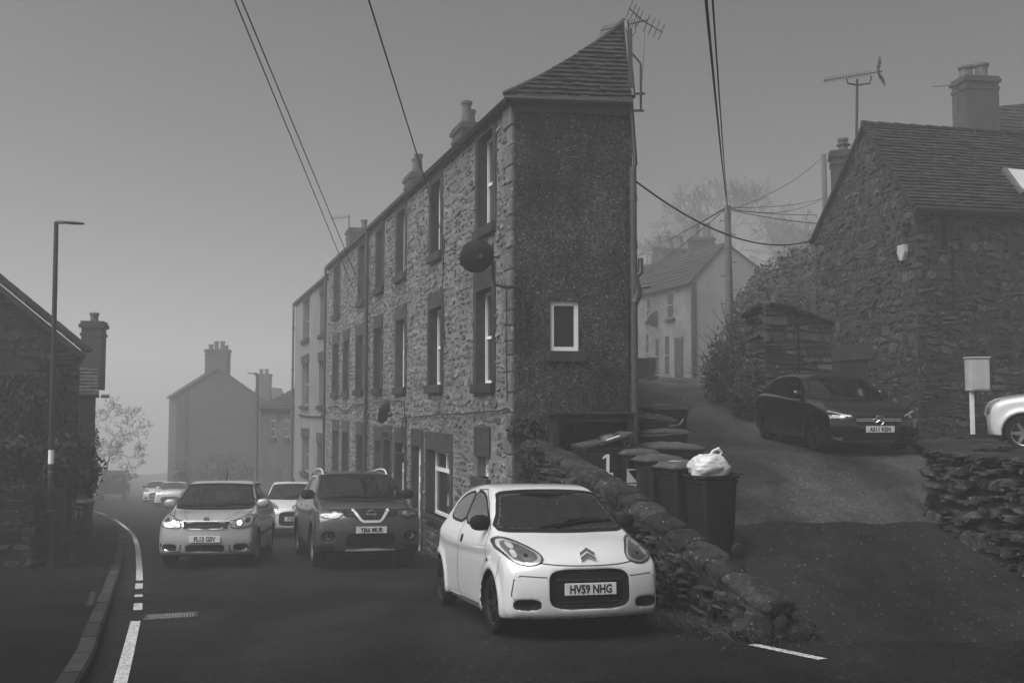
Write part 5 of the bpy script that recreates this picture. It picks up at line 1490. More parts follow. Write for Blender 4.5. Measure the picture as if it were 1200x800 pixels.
# gate pier with pyramid cap, second pier by the gateway
for (pxa, pxb, pyt, pyb, lab, d_) in ((27, 58, 572, 640, 'stone gate pier with a pointed cap behind the left garden wall', 17.4), (66, 84, 560, 648, 'dark square gate pier at the gateway left of the numbered bin', 16.9)):
    gp = thing('gate_pier', lab, 'gate pier', tuple(P((pxa + pxb) / 2, pyb, d_)))
    q = P((pxa + pxb) / 2, 475, d_); hw_ = (pxb - pxa) / 2 * d_ / FPX; zt2 = P(40, pyt, d_).z; zb2 = zpave(q.x, d_) - .2
    z = zb2; k = 0
    while z < zt2 - .05:
        h_ = min(.3, zt2 - z); mb = MB(); mb.box((q.x - hw_, d_ - hw_, z + .004), (q.x + hw_, d_ + hw_, z + h_ - .004), R.uniform(.7, 1.2)); mb.build('block', m_left, gp, bevel=.012); z += h_
    mb = MB(); c_ = (q.x, d_, zt2 + hw_ * 1.5); w_ = hw_ + .05
    if k == 0: mb.add([(q.x - w_, d_ - w_, zt2), (q.x + w_, d_ - w_, zt2), (q.x + w_, d_ + w_, zt2), (q.x - w_, d_ + w_, zt2), c_, (q.x - w_, d_ - w_, zt2 - .08), (q.x + w_, d_ - w_, zt2 - .08), (q.x + w_, d_ + w_, zt2 - .08), (q.x - w_, d_ + w_, zt2 - .08)],
                      [(0, 1, 4), (1, 2, 4), (2, 3, 4), (3, 0, 4), (5, 6, 1, 0), (6, 7, 2, 1), (7, 8, 3, 2), (8, 5, 0, 3), (8, 7, 6, 5)])
    mb.build('cap', m_dress, gp)
# next house down on the left, tall end chimney
NH = Vector((P(112, 475, 26).x, 26, 0)); NUg = LUg; NF = Frame(NH, NUg, LNg)
nh = thing('left_house', 'tall house end with a big chimney stack beyond the ivy cottage', 'house', (NH.x, NH.y, -3.3))
ze = NF.uv(112, 464)[1]; zr = NF.uv(90, 411)[1]
mb = MB(); bq_ = Vector((-.46, 1, 0)).normalized() * 5
for (p_, q_) in ((NF.p(0, 0), NF.p(7, 0)), (NF.p(0, 0), NF.p(0, 0) + bq_)): mb.add([V3(p_, -4.6), V3(q_, -4.6), V3(q_, ze), V3(p_, ze)], [(0, 1, 2, 3)])
mb.build('wall', m_left, nh)
tiled(nh, [NF.p(-.1, ze, .1), NF.p(4, ze, .1), NF.p(4, zr, -1.2), NF.p(.25, zr, -1.2)], 'roof', .3, .14, 60, 121, (.6, 1.2), m_brick)
q = NF.p(.28, zr - .2, -1.0); chimney(nh, q, .52, .6, P(100, 385, 27).z - q.z, [(.0, 0, .28)], .2, potr=.11)
mb = MB(); mb.tube([NF.p(-.15, ze, .1), NF.p(-.35, ze, .1)], .05, 5); mb.build('gutter_end', m_lead, nh)
mb = MB(); frbox(mb, NF, .05, .75, -3.4, NF.uv(100, 560)[1], .0, .35); mb.build('porch', m_left, nh, bevel=.03)
leaf_mass('climbing_shrub', 'rounded evergreen bulging from the corner of the tall left house', 'shrub', [(P(108, 530, 26.5).x, 26.3, -1.2, .22, .5, .75), (P(107, 565, 26.5).x, 26.3, -2.0, .2, .4, .5)], 3500, .05, m_leaf, 45, shell=.7)
gb = ground_at(96, 627, zpave)
b19 = wheelie_bin('wheelie bin numbered 19 standing at the gateway on the left pavement', (P(96, 620, 24.3).x, 24.3, zpave(0, 24.3)), math.radians(95), w=.42, l=.5, h=.9, group=None)
M4 = basis((-.235, 0, .60), (0, -1, 0), (-.04, 0, 1))
put_text('numeral', '19', .26, m_white, b19, Matrix.Translation((-.012, 0, 0)) @ M4, .004, .9)
mb = MB(); mb.box((-.1, .16, 0), (.1, .22, .004), 1, Matrix.Translation((-.012, 0, 0)) @ M4); mb.build('council_crest', m_cab, b19)

# pavement step / covers
px_ = [ground_at(*p, zpave) for p in ((101, 709), (108, 709), (112, 694), (107, 693))]
mb = MB(); mb.add([(x, y, zpave(x, y) + .004) for x, y in px_], [(0, 1, 2, 3)]); tag(mb.build('utility_cover', m_kerb, None), 'small pale utility cover set in the left pavement', 'cover')

# ================================================================== BARE TREES
def bare_tree(label, base, h, spread, seed, thick=.18, depth=6, fine=4, lean=0, width=.9, minr=.018):
    t = thing('bare_tree', label, 'tree', tuple(base), 'bare winter trees'); rr = random.Random(seed)
    tb = MB(); cb_ = MB()
    def grow(p, d, L, r, n):
        mbx = tb if n >= depth - 1 else cb_
        pts = [p]; rs = [r]
        for i in range(3):
            d = (d + Vector((rr.gauss(0, .14), rr.gauss(0, .14), rr.gauss(0, .08) + .03))).normalized(); p = p + d * L / 3; pts.append(p); rs.append(r * (1 - .12 * (i + 1)))
        mbx.tube(pts, rs, 6 if n > 3 else 3, caps=False)
        if n == 0: return
        k = 2 if n > 2 else rr.choice((2, 3))
        if rr.random() < .4: k += 1
        for i in range(k):
            a = Matrix.Rotation(rr.uniform(0, 6.28), 3, d) @ d.orthogonal().normalized(); an = rr.uniform(.25, .75) * spread
            nd = (d * math.cos(an) + a * math.sin(an)).normalized()
            grow(p if i else pts[2].lerp(p, rr.random()), nd, L * rr.uniform(.62, .85), max(minr, rs[-1] * rr.uniform(.55, .8)), n - 1)
    grow(Vector(base), Vector((lean, 0, 1)).normalized(), h * .27, thick, depth)
    tb.build('trunk', m_bark, t); cb_.build('crown', m_bark, t); return t
bare_tree('leafless tree in the fog beyond the left chimney', (P(116, 540, 68).x, 68, -6.4), 8.3, 1.3, 3, .17, 9, minr=.012)
bare_tree('tall leafless tree looming faintly above the lane cottages', (P(880, 400, 84).x, 84, 1), 22, 1.15, 5, .4, 9, minr=.02)
bare_tree('faint leafless tree to the left of the lane cottage chimneys', (P(765, 400, 78).x, 78, 2), 13, 1.1, 9, .28, 7, minr=.025)
bare_tree('leafless tree rising between telegraph pole and far pole', (P(930, 400, 92).x, 92, 1), 19, 1.2, 14, .35, 8, minr=.025)

# ================================================================== FAR BUILDINGS DOWN THE ROAD
m_far = M('far_stone', .07, .9, .25, 1.2, streak=.15, tone=True)
fb = thing('far_house', 'large foggy house gable with clustered chimney pots down the road', 'house', (P(262, 570, 62).x, 62, -6))
g0_ = Vector((P(207, 475, 62).x, 62, 0)); FG = Frame(g0_, (1, .08, 0), (.08, -1, 0)); w_ = FG.uv(318, 475)[0]
apx = FG.uv(257, 431); ev = FG.uv(207, 461)[1]; ev2 = FG.uv(318, 474)[1]
mb = MB(); mb.add([FG.p(*p) for p in ((0, -8), (w_, -8), (w_, ev2), apx, (0, ev))], [(0, 1, 2, 3, 4)]); mb.build('gable_wall', m_far, fb)
bk_ = Vector((-.4, 1, 0)).normalized() * 9
mb = MB(); mb.add([FG.p(0, -8), FG.p(0, ev), FG.p(0, ev) + bk_, FG.p(0, -8) + bk_], [(0, 1, 2, 3)]); mb.build('side_wall', m_far, fb)
mb = MB(); slab(mb, [FG.p(-.25, ev - .15, .1), FG.p(apx[0], apx[1] + .05, .1), FG.p(apx[0], apx[1] + .05) + bk_, FG.p(-.2, ev - .15) + bk_], .12); slab(mb, [FG.p(w_ + .2, ev2 - .1, .1), FG.p(apx[0], apx[1] + .05, .1), FG.p(apx[0], apx[1] + .05) + bk_, FG.p(w_ + .2, ev2 - .1) + bk_], .12); mb.build('roof', m_slate, fb)
q = FG.p(apx[0], apx[1] - .3, -.5); q.x = P(254, 430, 62.5).x; chimney(fb, q, 1.35, .9, P(254, 412, 62).z - q.z, [(-.45, 0, .35), (-.1, 0, .55), (.28, 0, .55), (.5, 0, .3)], 0, potr=.15, mat=m_far)
mb = MB(); a_, b_ = FG.uv(216, 530), FG.uv(243, 558); mb.tube([FG.p(*FG.uv(217, 534), .1), FG.p(*FG.uv(244, 566), .1)], .09, 5); mb.build('handrail', m_metal, fb)
mb = MB(); frbox(mb, FG, *sorted((FG.uv(219, 500)[0], FG.uv(216, 500)[0])), -8, ev, .0, .1); mb.build('drainpipe', m_lead, fb)
leaf_mass('creeper', 'foggy creeper and shrubs at the foot of the far house gable', 'ivy', [(P(262, 540, 61.7).x, 61.6, -3.9, 1.6, .25, 1.0), (P(280, 555, 61.7).x, 61.6, -4.4, 1.8, .4, .8), (P(212, 555, 61).x, 61, -4.4, .5, .5, 1.0)], 5000, .12, m_leafh, 61, shell=.9)
fb2 = thing('far_house', 'fainter house roof and chimney behind the large foggy gable', 'house', (P(310, 560, 75).x, 75, -7))
mb = MB(); slab(mb, [P(292, 488, 74), P(345, 488, 74), P(330, 455, 79), P(300, 452, 79)], .2); mb.build('roof', m_slate, fb2)
mb = MB(); mb.box((0, 0, -9), (6, 5, P(300, 486, 74).z), 1, Matrix.Translation((P(290, 475, 74).x, 74.3, 0))); mb.build('wall', m_far, fb2)
q = P(309, 458, 75); chimney(fb2, q, 1.0, .8, 1.1, [(-.2, 0, .4), (.2, 0, .4)], 0, potr=.15, mat=m_far)
# low building before the terrace
lbd = thing('low_stone_building', 'low stone building with a shallow tiled roof just past the pale terrace house', 'building', (P(325, 575, 46).x, 46, -4.9))
q0 = Vector((P(305.5, 475, 49).x, 49, 0)); q1 = Vector((P(347, 475, 43.6).x, 43.6, 0)); LB = Frame(q1, (q0 - q1), None); LB.N = Vector((-LB.U.y, LB.U.x, 0)); Lb = (q0 - q1).length
ze = LB.uv(325, 479)[1]
mb = MB(); frbox(mb, LB, 0, Lb, -7, ze, -3, 0); mb.build('wall', m_far, lbd)
tiled(lbd, [LB.p(-.2, ze, .25), LB.p(Lb + .3, ze, .25), LB.p(Lb + .3, ze + 1.2, -2.2), LB.p(-.2, ze + 1.2, -2.2)], 'roof', .4, .3, 30, 131)
for px_ in (322, 338): simple_window(lbd, LB, px_ - 3, px_ + 2, 492, 512, sill=True)
u0 = LB.uv(327, 520)[0]; mb = MB(); frbox(mb, LB, u0 - .5, u0 + .5, -5, -2.9, 0, .04); mb.build('door', m_dkframe, lbd)
mb = MB(); mb.tube([LB.p(.3, ze, .12), LB.p(.3, -6, .12)], .07, 6); mb.build('drainpipe', m_pipe, lbd)
# a stone boundary wall and hedge far left, closing the road
lwl = thing('boundary_wall', 'low foggy stone wall with hedge closing the view down the left of the road', 'wall', (-30, 68, -6))
mb = MB(); mb.tube([(0, 0, 0)], .1, 3) if False else None
a_ = Vector((P(112, 475, 46).x, 46, 0)); b_ = Vector((P(60, 475, 95).x, 95, 0)); U_ = (b_ - a_).normalized(); fr_ = Frame(a_, U_, (U_.y, -U_.x, 0))
mb = MB(); frbox(mb, fr_, 0, (b_ - a_).length, -12, -4.0 - 0, -.4, 0); mb.build('core', m_far, lwl)

# lone pedestrian? none in the photograph
# ================================================================== HAZE
hz = MB(); hz.box((-160, -14, -26), (150, 325, 16.5))
hm = bpy.data.materials.new('haze_air'); hm.use_nodes = True; hn = hm.node_tree.nodes; hl_ = hm.node_tree.links; hn.clear()
ho = hn.new("ShaderNodeOutputMaterial"); hv = hn.new("ShaderNodeVolumePrincipled"); hv.inputs["Color"].default_value = (.995, .995, .995, 1)
hv.inputs["Density"].default_value = HAZE if 'HAZE' in globals() else .007
hv.inputs["Anisotropy"].default_value = .35
hl_.new(hv.outputs[0], ho.inputs["Volume"])
if not globals().get('NOHAZE'):
    o = hz.build('haze', hm, None, center=False); o['kind'] = 'stuff'

# ================================================================== CARS
def paint(name, col, metal=0.0, rough=.3):
    return M(name, col, rough, .05, 2.5, metal=metal, coat=1.0, bump=0)
p_white = paint('paint_white', .58); p_silver = paint('paint_silver', .36, .15, .36); p_grey = paint('paint_dark_grey', .06, .25, .34)
p_black = paint('paint_black', .004, 0, .2)
m_plast = M('black_plastic', .012, .55, .15, 8, .1, 80)
m_tyre = M('tyre_rubber', .012, .8, .2, 12, .3, 90)
m_chrome = M('chrome', .6, .15, .05, 4, metal=1.0)
m_alloy = M('alloy', .30, .35, .1, 6, metal=.8)
m_dalloy = M('dark_alloy', .03, .4, .2, 6, metal=.6)
m_refl = M('reflector', .62, .25, .2, 14, metal=.25)
m_plate = M('plate_white', .62, .45, .06, 6)
m_ink = M('plate_ink', .008, .5, .1, 6)
m_seat = M('seat_cloth', .03, .9, .2, 9)
m_cabin = M('cabin_trim', .012, .85, .2, 5)
m_lamp = M('lit_lamp', .9, .3, 0, 1, emit=16.0)
m_trim = M('silver_trim', .6, .3, .05, 4, metal=.2)
m_bowl = M('lamp_bowl_grey', .16, .3, .2, 12, metal=.3)
m_stripe = M('bonnet_stripe', .02, .35, .1, 5)

def poly_sdf(pts, xs, zs):
    P2 = np.array(pts, dtype=np.float64); n = len(P2)
    X, Z = np.meshgrid(xs, zs, indexing='ij'); d = np.full(X.shape, 1e9); s = np.ones(X.shape, bool)
    for i in range(n):
        a, b = P2[i], P2[(i + 1) % n]; e = b - a; wx, wz = X - a[0], Z - a[1]
        t = np.clip((wx * e[0] + wz * e[1]) / max(1e-12, e @ e), 0, 1)
        d = np.minimum(d, (wx - e[0] * t) ** 2 + (wz - e[1] * t) ** 2)
        c1 = a[1] <= Z; c2 = Z < b[1]; c3 = a[1] > Z; c4 = Z >= b[1]
        side = e[0] * wz - e[1] * wx
        s ^= (c1 & c2 & (side > 0)) | (c3 & c4 & (side < 0))
    d = np.sqrt(d); return np.where(s, d, -d)
class Tab:
    def __init__(s, pts, x0, x1, z0, z1, h=.01):
        s.x0, s.z0, s.h = x0, z0, h; s.nx, s.nz = int((x1 - x0) / h) + 2, int((z1 - z0) / h) + 2
        s.T = poly_sdf(pts, x0 + np.arange(s.nx) * h, z0 + np.arange(s.nz) * h)
    def __call__(s, x, z):
        u = np.clip((x - s.x0) / s.h, 0, s.nx - 1.001); v = np.clip((z - s.z0) / s.h, 0, s.nz - 1.001)
        i = u.astype(int); j = v.astype(int); fu = u - i; fv = v - j; T = s.T
        return (T[i, j] * (1 - fu) + T[i + 1, j] * fu) * (1 - fv) + (T[i, j + 1] * (1 - fu) + T[i + 1, j + 1] * fu) * fv
def smax(a, b, k): h = np.clip(.5 + .5 * (a - b) / k, 0, 1); return a * h + b * (1 - h) + k * h * (1 - h)
def smin(a, b, k): return -smax(-a, -b, k)
def closed_cat(pts, n=5):
    out = []; m = len(pts)
    for i in range(m):
        a, b, c, d = pts[(i - 1) % m], pts[i], pts[(i + 1) % m], pts[(i + 2) % m]
        for k in range(n):
            t = k / n; out.append(tuple(.5 * ((2 * q) + (r - p) * t + (2 * p - 5 * q + 4 * r - s_) * t * t + (-p + 3 * q - 3 * r + s_) * t ** 3) for p, q, r, s_ in zip(a, b, c, d)))
    return out
def chaikin(pts, n=2):
    for _ in range(n):
        out = []
        for a, b in zip(pts, pts[1:] + pts[:1]):
            out += [(a[0] * .75 + b[0] * .25, a[1] * .75 + b[1] * .25), (a[0] * .25 + b[0] * .75, a[1] * .25 + b[1] * .75)]
        pts = out
    return pts
def sell(cx, cy, rx, ry, p=2.0, n=28, rot=0):
    out = []
    for k in range(n):
        t = 2 * math.pi * k / n; c, s = math.cos(t), math.sin(t)
        x = rx * math.copysign(abs(c) ** (2 / p), c); y = ry * math.copysign(abs(s) ** (2 / p), s)
        out.append((cx + x * math.cos(rot) - y * math.sin(rot), cy + x * math.sin(rot) + y * math.cos(rot)))
    return out
def surface_nets(F, org, h):
    neg = F < 0; nx, ny, nz = F.shape
    c = np.zeros((nx - 1, ny - 1, nz - 1), int)
    for i in (0, 1):
        for j in (0, 1):
            for k in (0, 1): c += neg[i:nx - 1 + i, j:ny - 1 + j, k:nz - 1 + k]
    act = (c > 0) & (c < 8); idx = -np.ones(act.shape, int); cells = np.argwhere(act); idx[act] = np.arange(len(cells))
    acc = np.zeros((len(cells), 3)); cnt = np.zeros(len(cells))
    off = [(i, j, k) for i in (0, 1) for j in (0, 1) for k in (0, 1)]
    for a in off:
        for ax in range(3):
            if a[ax]: continue
            b = list(a); b[ax] = 1
            fa = F[cells[:, 0] + a[0], cells[:, 1] + a[1], cells[:, 2] + a[2]]; fb = F[cells[:, 0] + b[0], cells[:, 1] + b[1], cells[:, 2] + b[2]]
            m = (fa < 0) != (fb < 0); t = np.where(m, fa / np.where(m, fa - fb, 1), 0)
            p = np.array(a, float)[None, :].repeat(len(cells), 0); p[:, ax] += t
            acc[m] += p[m]; cnt[m] += 1
    V = (cells + acc / cnt[:, None]) * h + np.array(org)
    Q = []
    for ax in range(3):
        u, v = (ax + 1) % 3, (ax + 2) % 3
        sl0 = [slice(None)] * 3; sl1 = [slice(None)] * 3; sl0[ax] = slice(0, -1); sl1[ax] = slice(1, None)
        A_, B_ = neg[tuple(sl0)], neg[tuple(sl1)]; E = np.argwhere(A_ != B_)
        E = E[(E[:, u] > 0) & (E[:, v] > 0) & (E[:, u] < F.shape[u] - 1) & (E[:, v] < F.shape[v] - 1)]
        s = A_[E[:, 0], E[:, 1], E[:, 2]]
        def g(du, dv):
            q = E.copy(); q[:, u] -= du; q[:, v] -= dv; return idx[q[:, 0], q[:, 1], q[:, 2]]
        q = np.stack([g(1, 1), g(0, 1), g(0, 0), g(1, 0)], 1)
        q[~s] = q[~s][:, ::-1]; Q.append(q)
    return V, np.concatenate(Q)

class Car:
    def __init__(c, name, label, cat, spec, paintm, h=.024, group=None):
        c.s = spec; c.pm = paintm
        c.root = thing(name, label, cat, (0, 0, 0), group, 0, world=False)
        L, oh, wb = spec['L'], spec['oh'], spec['wb']; c.xn = wb / 2 + oh; c.xt = c.xn - L; c.xf, c.xr = wb / 2, -wb / 2
        low = chaikin([(c.xn - s, z) for s, z in spec['low']], 2); gh = chaikin([(c.xn - s, z) for s, z in spec['gh']], 2)
        b = (c.xt - .4, c.xn + .6, -.1, 2.0)
        c.Tl, c.Tg = Tab(low, *b), Tab(gh, *b)
        W = spec['W'] / 2
        cr = spec.get('corner', .36); pl = []
        x0, x1 = c.xt - 0.02, c.xn + .10
        for cx, cy, a0, r in ((x1 - cr, W - cr, 0, cr), (x0 + cr * .8, W - cr * .8, 90, cr * .8), (x0 + cr * .8, -W + cr * .8, 180, cr * .8), (x1 - cr, -W + cr, 270, cr)):
            for k in range(7): a = math.radians(a0 + k * 15); pl.append((cx + r * math.cos(a), cy + r * math.sin(a)))
        c.Tp = Tab(pl, c.xt - .5, c.xn + .6, -W - .4, W + .4)
        nx, ny, nz = int((L + .16) / h), int((2 * W + .16) / h), int((spec['H'] + .06) / h)
        org = (c.xt - .08, -W - .08 + .003, .06)
        X, Y, Z = np.meshgrid(org[0] + np.arange(nx) * h, org[1] + np.arange(ny) * h, org[2] + np.arange(nz) * h, indexing='ij')
        F = c.f(X, Y, Z); V, Q = surface_nets(F, org, h)
        for _ in range(2):
            e = .006; x, y, z = V.T; f0 = c.f(x, y, z)
            g = np.stack([c.f(x + e, y, z) - c.f(x - e, y, z), c.f(x, y + e, z) - c.f(x, y - e, z), c.f(x, y, z + e) - c.f(x, y, z - e)], 1) / (2 * e)
            gn = (g ** 2).sum(1); st = -(f0 / np.maximum(gn, .25))[:, None] * g
            V = V + np.clip(st, -h * .6, h * .6)
        c.V, c.Q = V, Q
        c.bvh = BVHTree.FromPolygons([tuple(v) for v in V], [tuple(int(i) for i in q) for q in Q])
        c.holes = []
    def width(c, x, z):
        s = c.s; W = s['W'] / 2; zm = s.get('zm', .55)
        w = W - s.get('bar', .10) * (z - zm) ** 2 / .16 * np.where(z > zm, 1.0, .6)
        w = w - s.get('waist', 0) * np.exp(-((x) / (s['wb'] * .32)) ** 4) * np.exp(-((z - .45) / .25) ** 2)
        return w
    def f(c, X, Y, Z):
        s = c.s; Y2 = Y * Y
        cf = s.get('cf', .22); cr = s.get('cr', .12)
        fr = np.clip((X - (c.xn - 1.9)) / 1.2, 0, 1); rr = np.clip(((c.xt + 1.4) - X) / 1.0, 0, 1)
        Xs = X + cf * Y2 * fr - cr * Y2 * rr
        Zs = Z + s.get('crown', .07) * Y2 * np.clip((Z - .6) / .3, 0, 1)
        low = smax(c.Tl(Xs, Zs), np.abs(Y) - c.width(X, Z), s.get('k', .09))
        low = smax(low, c.Tp(X, Y), .06)
        wr = s['wr']; zb = s['zb']; zt = s['H']
        Xg = X + s.get('cg', .16) * Y2 * np.clip((X - (c.xn - s['cowl'] - .9)) / .6, 0, 1) - .14 * Y2 * rr
        wg = s['wbelt'] + (wr - s['wbelt']) * ((Z - zb) / (zt - zb)) - .02 * np.sin(np.clip((Z - zb) / (zt - zb), 0, 1) * math.pi) * -1
        wg = wg - .10 * np.clip((-X - .2) / 2.0, 0, 1) * np.clip((Z - zb) / .3, 0, 1)
        gh = smax(c.Tg(Xg, Z + .05 * Y2), np.abs(Y) - wg, .07)
        F = smin(low, gh, s.get('kb', .035))
        # wheel arches with a rolled lip
        r = s['r'] + s.get('gap', .045)
        for xw in (c.xf, c.xr):
            d = np.sqrt((X - xw) ** 2 + (Z - s['r']) ** 2)
            F = F - s.get('flare', .014) * np.exp(-((d - r - .03) / .05) ** 2) * (np.abs(Y) > .45) * (Z < r + s['r'] + .15)
            F = np.maximum(F, -np.maximum(d - r, .50 - np.abs(Y)))
        for (kind, yc, zc, ry, rz, p, dep) in s.get('carve', ()):
            q = ((np.abs((np.abs(Y) if kind == 'pair' else Y) - yc) / ry) ** p + (np.abs(Z - zc) / rz) ** p) ** (1 / p) - 1
            m = np.clip(-q * min(ry, rz) / .03, 0, 1); m = m * m * (3 - 2 * m)
            F = F + dep * m * (X > c.xf - .1)
        return F
    def ray(c, view, u, v, side=1):
        if view == 'front': o, d = Vector((c.xn + 2, u, v)), Vector((-1, 0, 0))
        elif view == 'rear': o, d = Vector((c.xt - 2, u, v)), Vector((1, 0, 0))
        elif view == 'side': o, d = Vector((u, 3 * side, v)), Vector((0, -side, 0))
        elif view == 'top': o, d = Vector((u, v, 4)), Vector((0, 0, -1))
        else:   # angled: view = angle in degrees from +x towards side, u measured across, v = z
            a = math.radians(view) * side; dirv = Vector((math.cos(a), math.sin(a), 0)); rt = Vector((-math.sin(a), math.cos(a), 0))
            o, d = dirv * 6 + rt * (u * 1) + Vector((0, 0, v)), -dirv
        hit = c.bvh.ray_cast(o, d)
        if hit[0] is None: return None, None
        return hit[0], hit[1]
    def panel(c, name, out, view, mat, off=.004, parent=None, side=1, step=.03, hole=False, smooth=True):
        out = [tuple(p) for p in out]
        us = [p[0] for p in out]; vs = [p[1] for p in out]; pts = list(out); n = len(out)
        P2 = np.array(out)
        gu = np.arange(min(us) + step / 2, max(us), step); gv = np.arange(min(vs) + step / 2, max(vs), step)
        if len(gu) and len(gv):
            D = poly_sdf(out, gu, gv)
            for i in range(len(gu)):
                for j in range(len(gv)):
                    if D[i, j] < -step * .45: pts.append((gu[i], gv[j]))
        res = delaunay_2d_cdt([Vector(p) for p in pts], [(i, (i + 1) % n) for i in range(n)], [], 1, 1e-5)
        co, fs = res[0], res[2]; V = []; bad = set()
        nn = None
        for i, p in enumerate(co):
            h, nr = c.ray(view, p.x, p.y, side)
            if h is None: bad.add(i); V.append((0, 0, 0)); continue
            V.append(h + nr * off)
        F = [tuple(f) for f in fs if not any(i in bad for i in f)]
        if not F: return None
        d = {'front': Vector((1, 0, 0)), 'rear': Vector((-1, 0, 0)), 'side': Vector((0, side, 0)), 'top': Vector((0, 0, 1))}.get(view) or Vector((math.cos(math.radians(view)), side * math.sin(math.radians(view)), 0))
        a, b, cc_ = (Vector(V[i]) for i in F[0]); 
        G = []
        for f in F:
            a, b, q = (Vector(V[i]) for i in f[:3])
            G.append(f if (b - a).cross(q - a).dot(d) > 0 else f[::-1])
        mb = MB(); mb.add(V, G)
        # rim going back to the shell
        m = len(V); 
        o = mb.build(name, mat, parent or c.root, smooth=smooth, angle=50)
        if hole: c.holes.append((view, side, out))
        return o
    def pair(c, name, out, view, mat, off=.004, parents=None, **k):
        r = []
        for s_ in (1, -1):
            if view == 'side' or not isinstance(view, str): o2 = out
            else: o2 = [(p[0] * s_, p[1]) for p in out]
            if not isinstance(view, str): o2 = [(p[0] * s_, p[1]) for p in out]
            r.append(c.panel(name, o2, view, mat, off, parents[0 if s_ == 1 else 1] if parents else None, side=s_, **k))
        return r
    def strip(c, name, line, view, w, mat, off=.003, closed=False, side=1, parent=None, th=None, step=.04, build=True, mb=None):
        pts = list(line) + ([line[0]] if closed else []); d = densify(pts, step); mb = mb or MB(); n = len(d); vs = []
        for i, p in enumerate(d):
            a = d[(i - 1) % (n - 1) if closed else max(i - 1, 0)]; b = d[(i + 1) % (n - 1) if closed else min(i + 1, n - 1)]
            if closed and i == n - 1: a, b = d[n - 2], d[1]
            t = Vector((b[0] - a[0], b[1] - a[1])); t = t.normalized() if t.length > 1e-9 else Vector((1, 0)); nr = Vector((-t.y, t.x)) * w / 2
            for s_ in (-1, 1):
                h, q = c.ray(view, p[0] + nr.x * s_, p[1] + nr.y * s_, side)
                if h is None: vs.append(None)
                else: vs.append(h + q * off)
        fs = []
        for i in range(n - 1):
            q = (2 * i, 2 * i + 1, 2 * i + 3, 2 * i + 2)
            if all(vs[k] is not None and (vs[k] - vs[q[0]]).length < .25 for k in q): fs.append(q)
        vs = [v if v is not None else Vector((0, 0, 0)) for v in vs]; mb.add(vs, fs)
        if not build: return mb
        return mb.build(name, mat, parent or c.root)
    def shell(c, dark=None, trim=None):
        """write the body with holes under the glass"""
        V, Q = c.V, c.Q; C_ = V[Q].mean(1); n = np.cross(V[Q[:, 2]] - V[Q[:, 0]], V[Q[:, 3]] - V[Q[:, 1]]); n /= np.maximum(1e-9, np.linalg.norm(n, axis=1))[:, None]
        keep = np.ones(len(Q), bool)
        for view, side, out in c.holes:
            cu = sum(p[0] for p in out) / len(out); cv = sum(p[1] for p in out) / len(out)
            if view == 'front': a, b, m = C_[:, 1], C_[:, 2], (n[:, 0] > .15) & (C_[:, 0] < c.xn - .5)
            elif view == 'rear': a, b, m = C_[:, 1], C_[:, 2], (n[:, 0] < -.15)
            else: a, b, m = C_[:, 0], C_[:, 2], (n[:, 1] * side > .3) & (C_[:, 1] * side > .3)
            P2 = np.array(out); ins = np.zeros(len(Q), bool); dist = np.full(len(Q), 9.)
            for i in range(len(P2)):
                p, q = P2[i], P2[(i + 1) % len(P2)]
                e = q - p; t = np.clip(((a - p[0]) * e[0] + (b - p[1]) * e[1]) / max(1e-12, e @ e), 0, 1)
                dist = np.minimum(dist, np.hypot(a - p[0] - e[0] * t, b - p[1] - e[1] * t))
                with np.errstate(divide='ignore', invalid='ignore'):
                    ins ^= ((p[1] > b) != (q[1] > b)) & (a < (q[0] - p[0]) * (b - p[1]) / (q[1] - p[1] + 1e-12) + p[0])
            keep &= ~(ins & (dist > .025) & m)
        s = c.s; r = s['r'] + s.get('gap', .045)
        K = Q[keep]; Ck = C_[keep]; nk = n[keep]
        darkm = np.zeros(len(K), int)
        for xw in (c.xf, c.xr):
            d = np.hypot(Ck[:, 0] - xw, Ck[:, 2] - s['r']); darkm |= ((d < r + .006) & (np.abs(Ck[:, 1]) > .4)).astype(int)
        darkm |= (Ck[:, 2] < s.get('sillz', .2)).astype(int)
        if trim is not None: darkm |= trim(Ck, nk).astype(int)
        me = bpy.data.meshes.new('body'); me.from_pydata([tuple(v) for v in V], [], [tuple(int(i) for i in q) for q in K])
        me.materials.append(c.pm); me.materials.append(m_plast); me.polygons.foreach_set('material_index', darkm.astype(np.int32)); me.polygons.foreach_set('use_smooth', [True] * len(K))
        me.validate(); o = bpy.data.objects.new('body', me); COL.objects.link(o); o.parent = c.root; c.body = o
        # inner lining so that the cabin is dark inside
        e = .006; x, y, z = V.T
        g = np.stack([c.f(x + e, y, z) - c.f(x - e, y, z), c.f(x, y + e, z) - c.f(x, y - e, z), c.f(x, y, z + e) - c.f(x, y, z - e)], 1); g /= np.maximum(1e-9, np.linalg.norm(g, axis=1))[:, None]
        L_ = V - g * .02; cab = (Ck[:, 2] > s['zb'] - .5)
        me = bpy.data.meshes.new('lining'); me.from_pydata([tuple(v) for v in L_], [], [tuple(int(i) for i in q[::-1]) for q in K[cab]]); me.materials.append(m_cabin); me.validate()
        o = bpy.data.objects.new('lining', me); COL.objects.link(o); o.parent = c.body
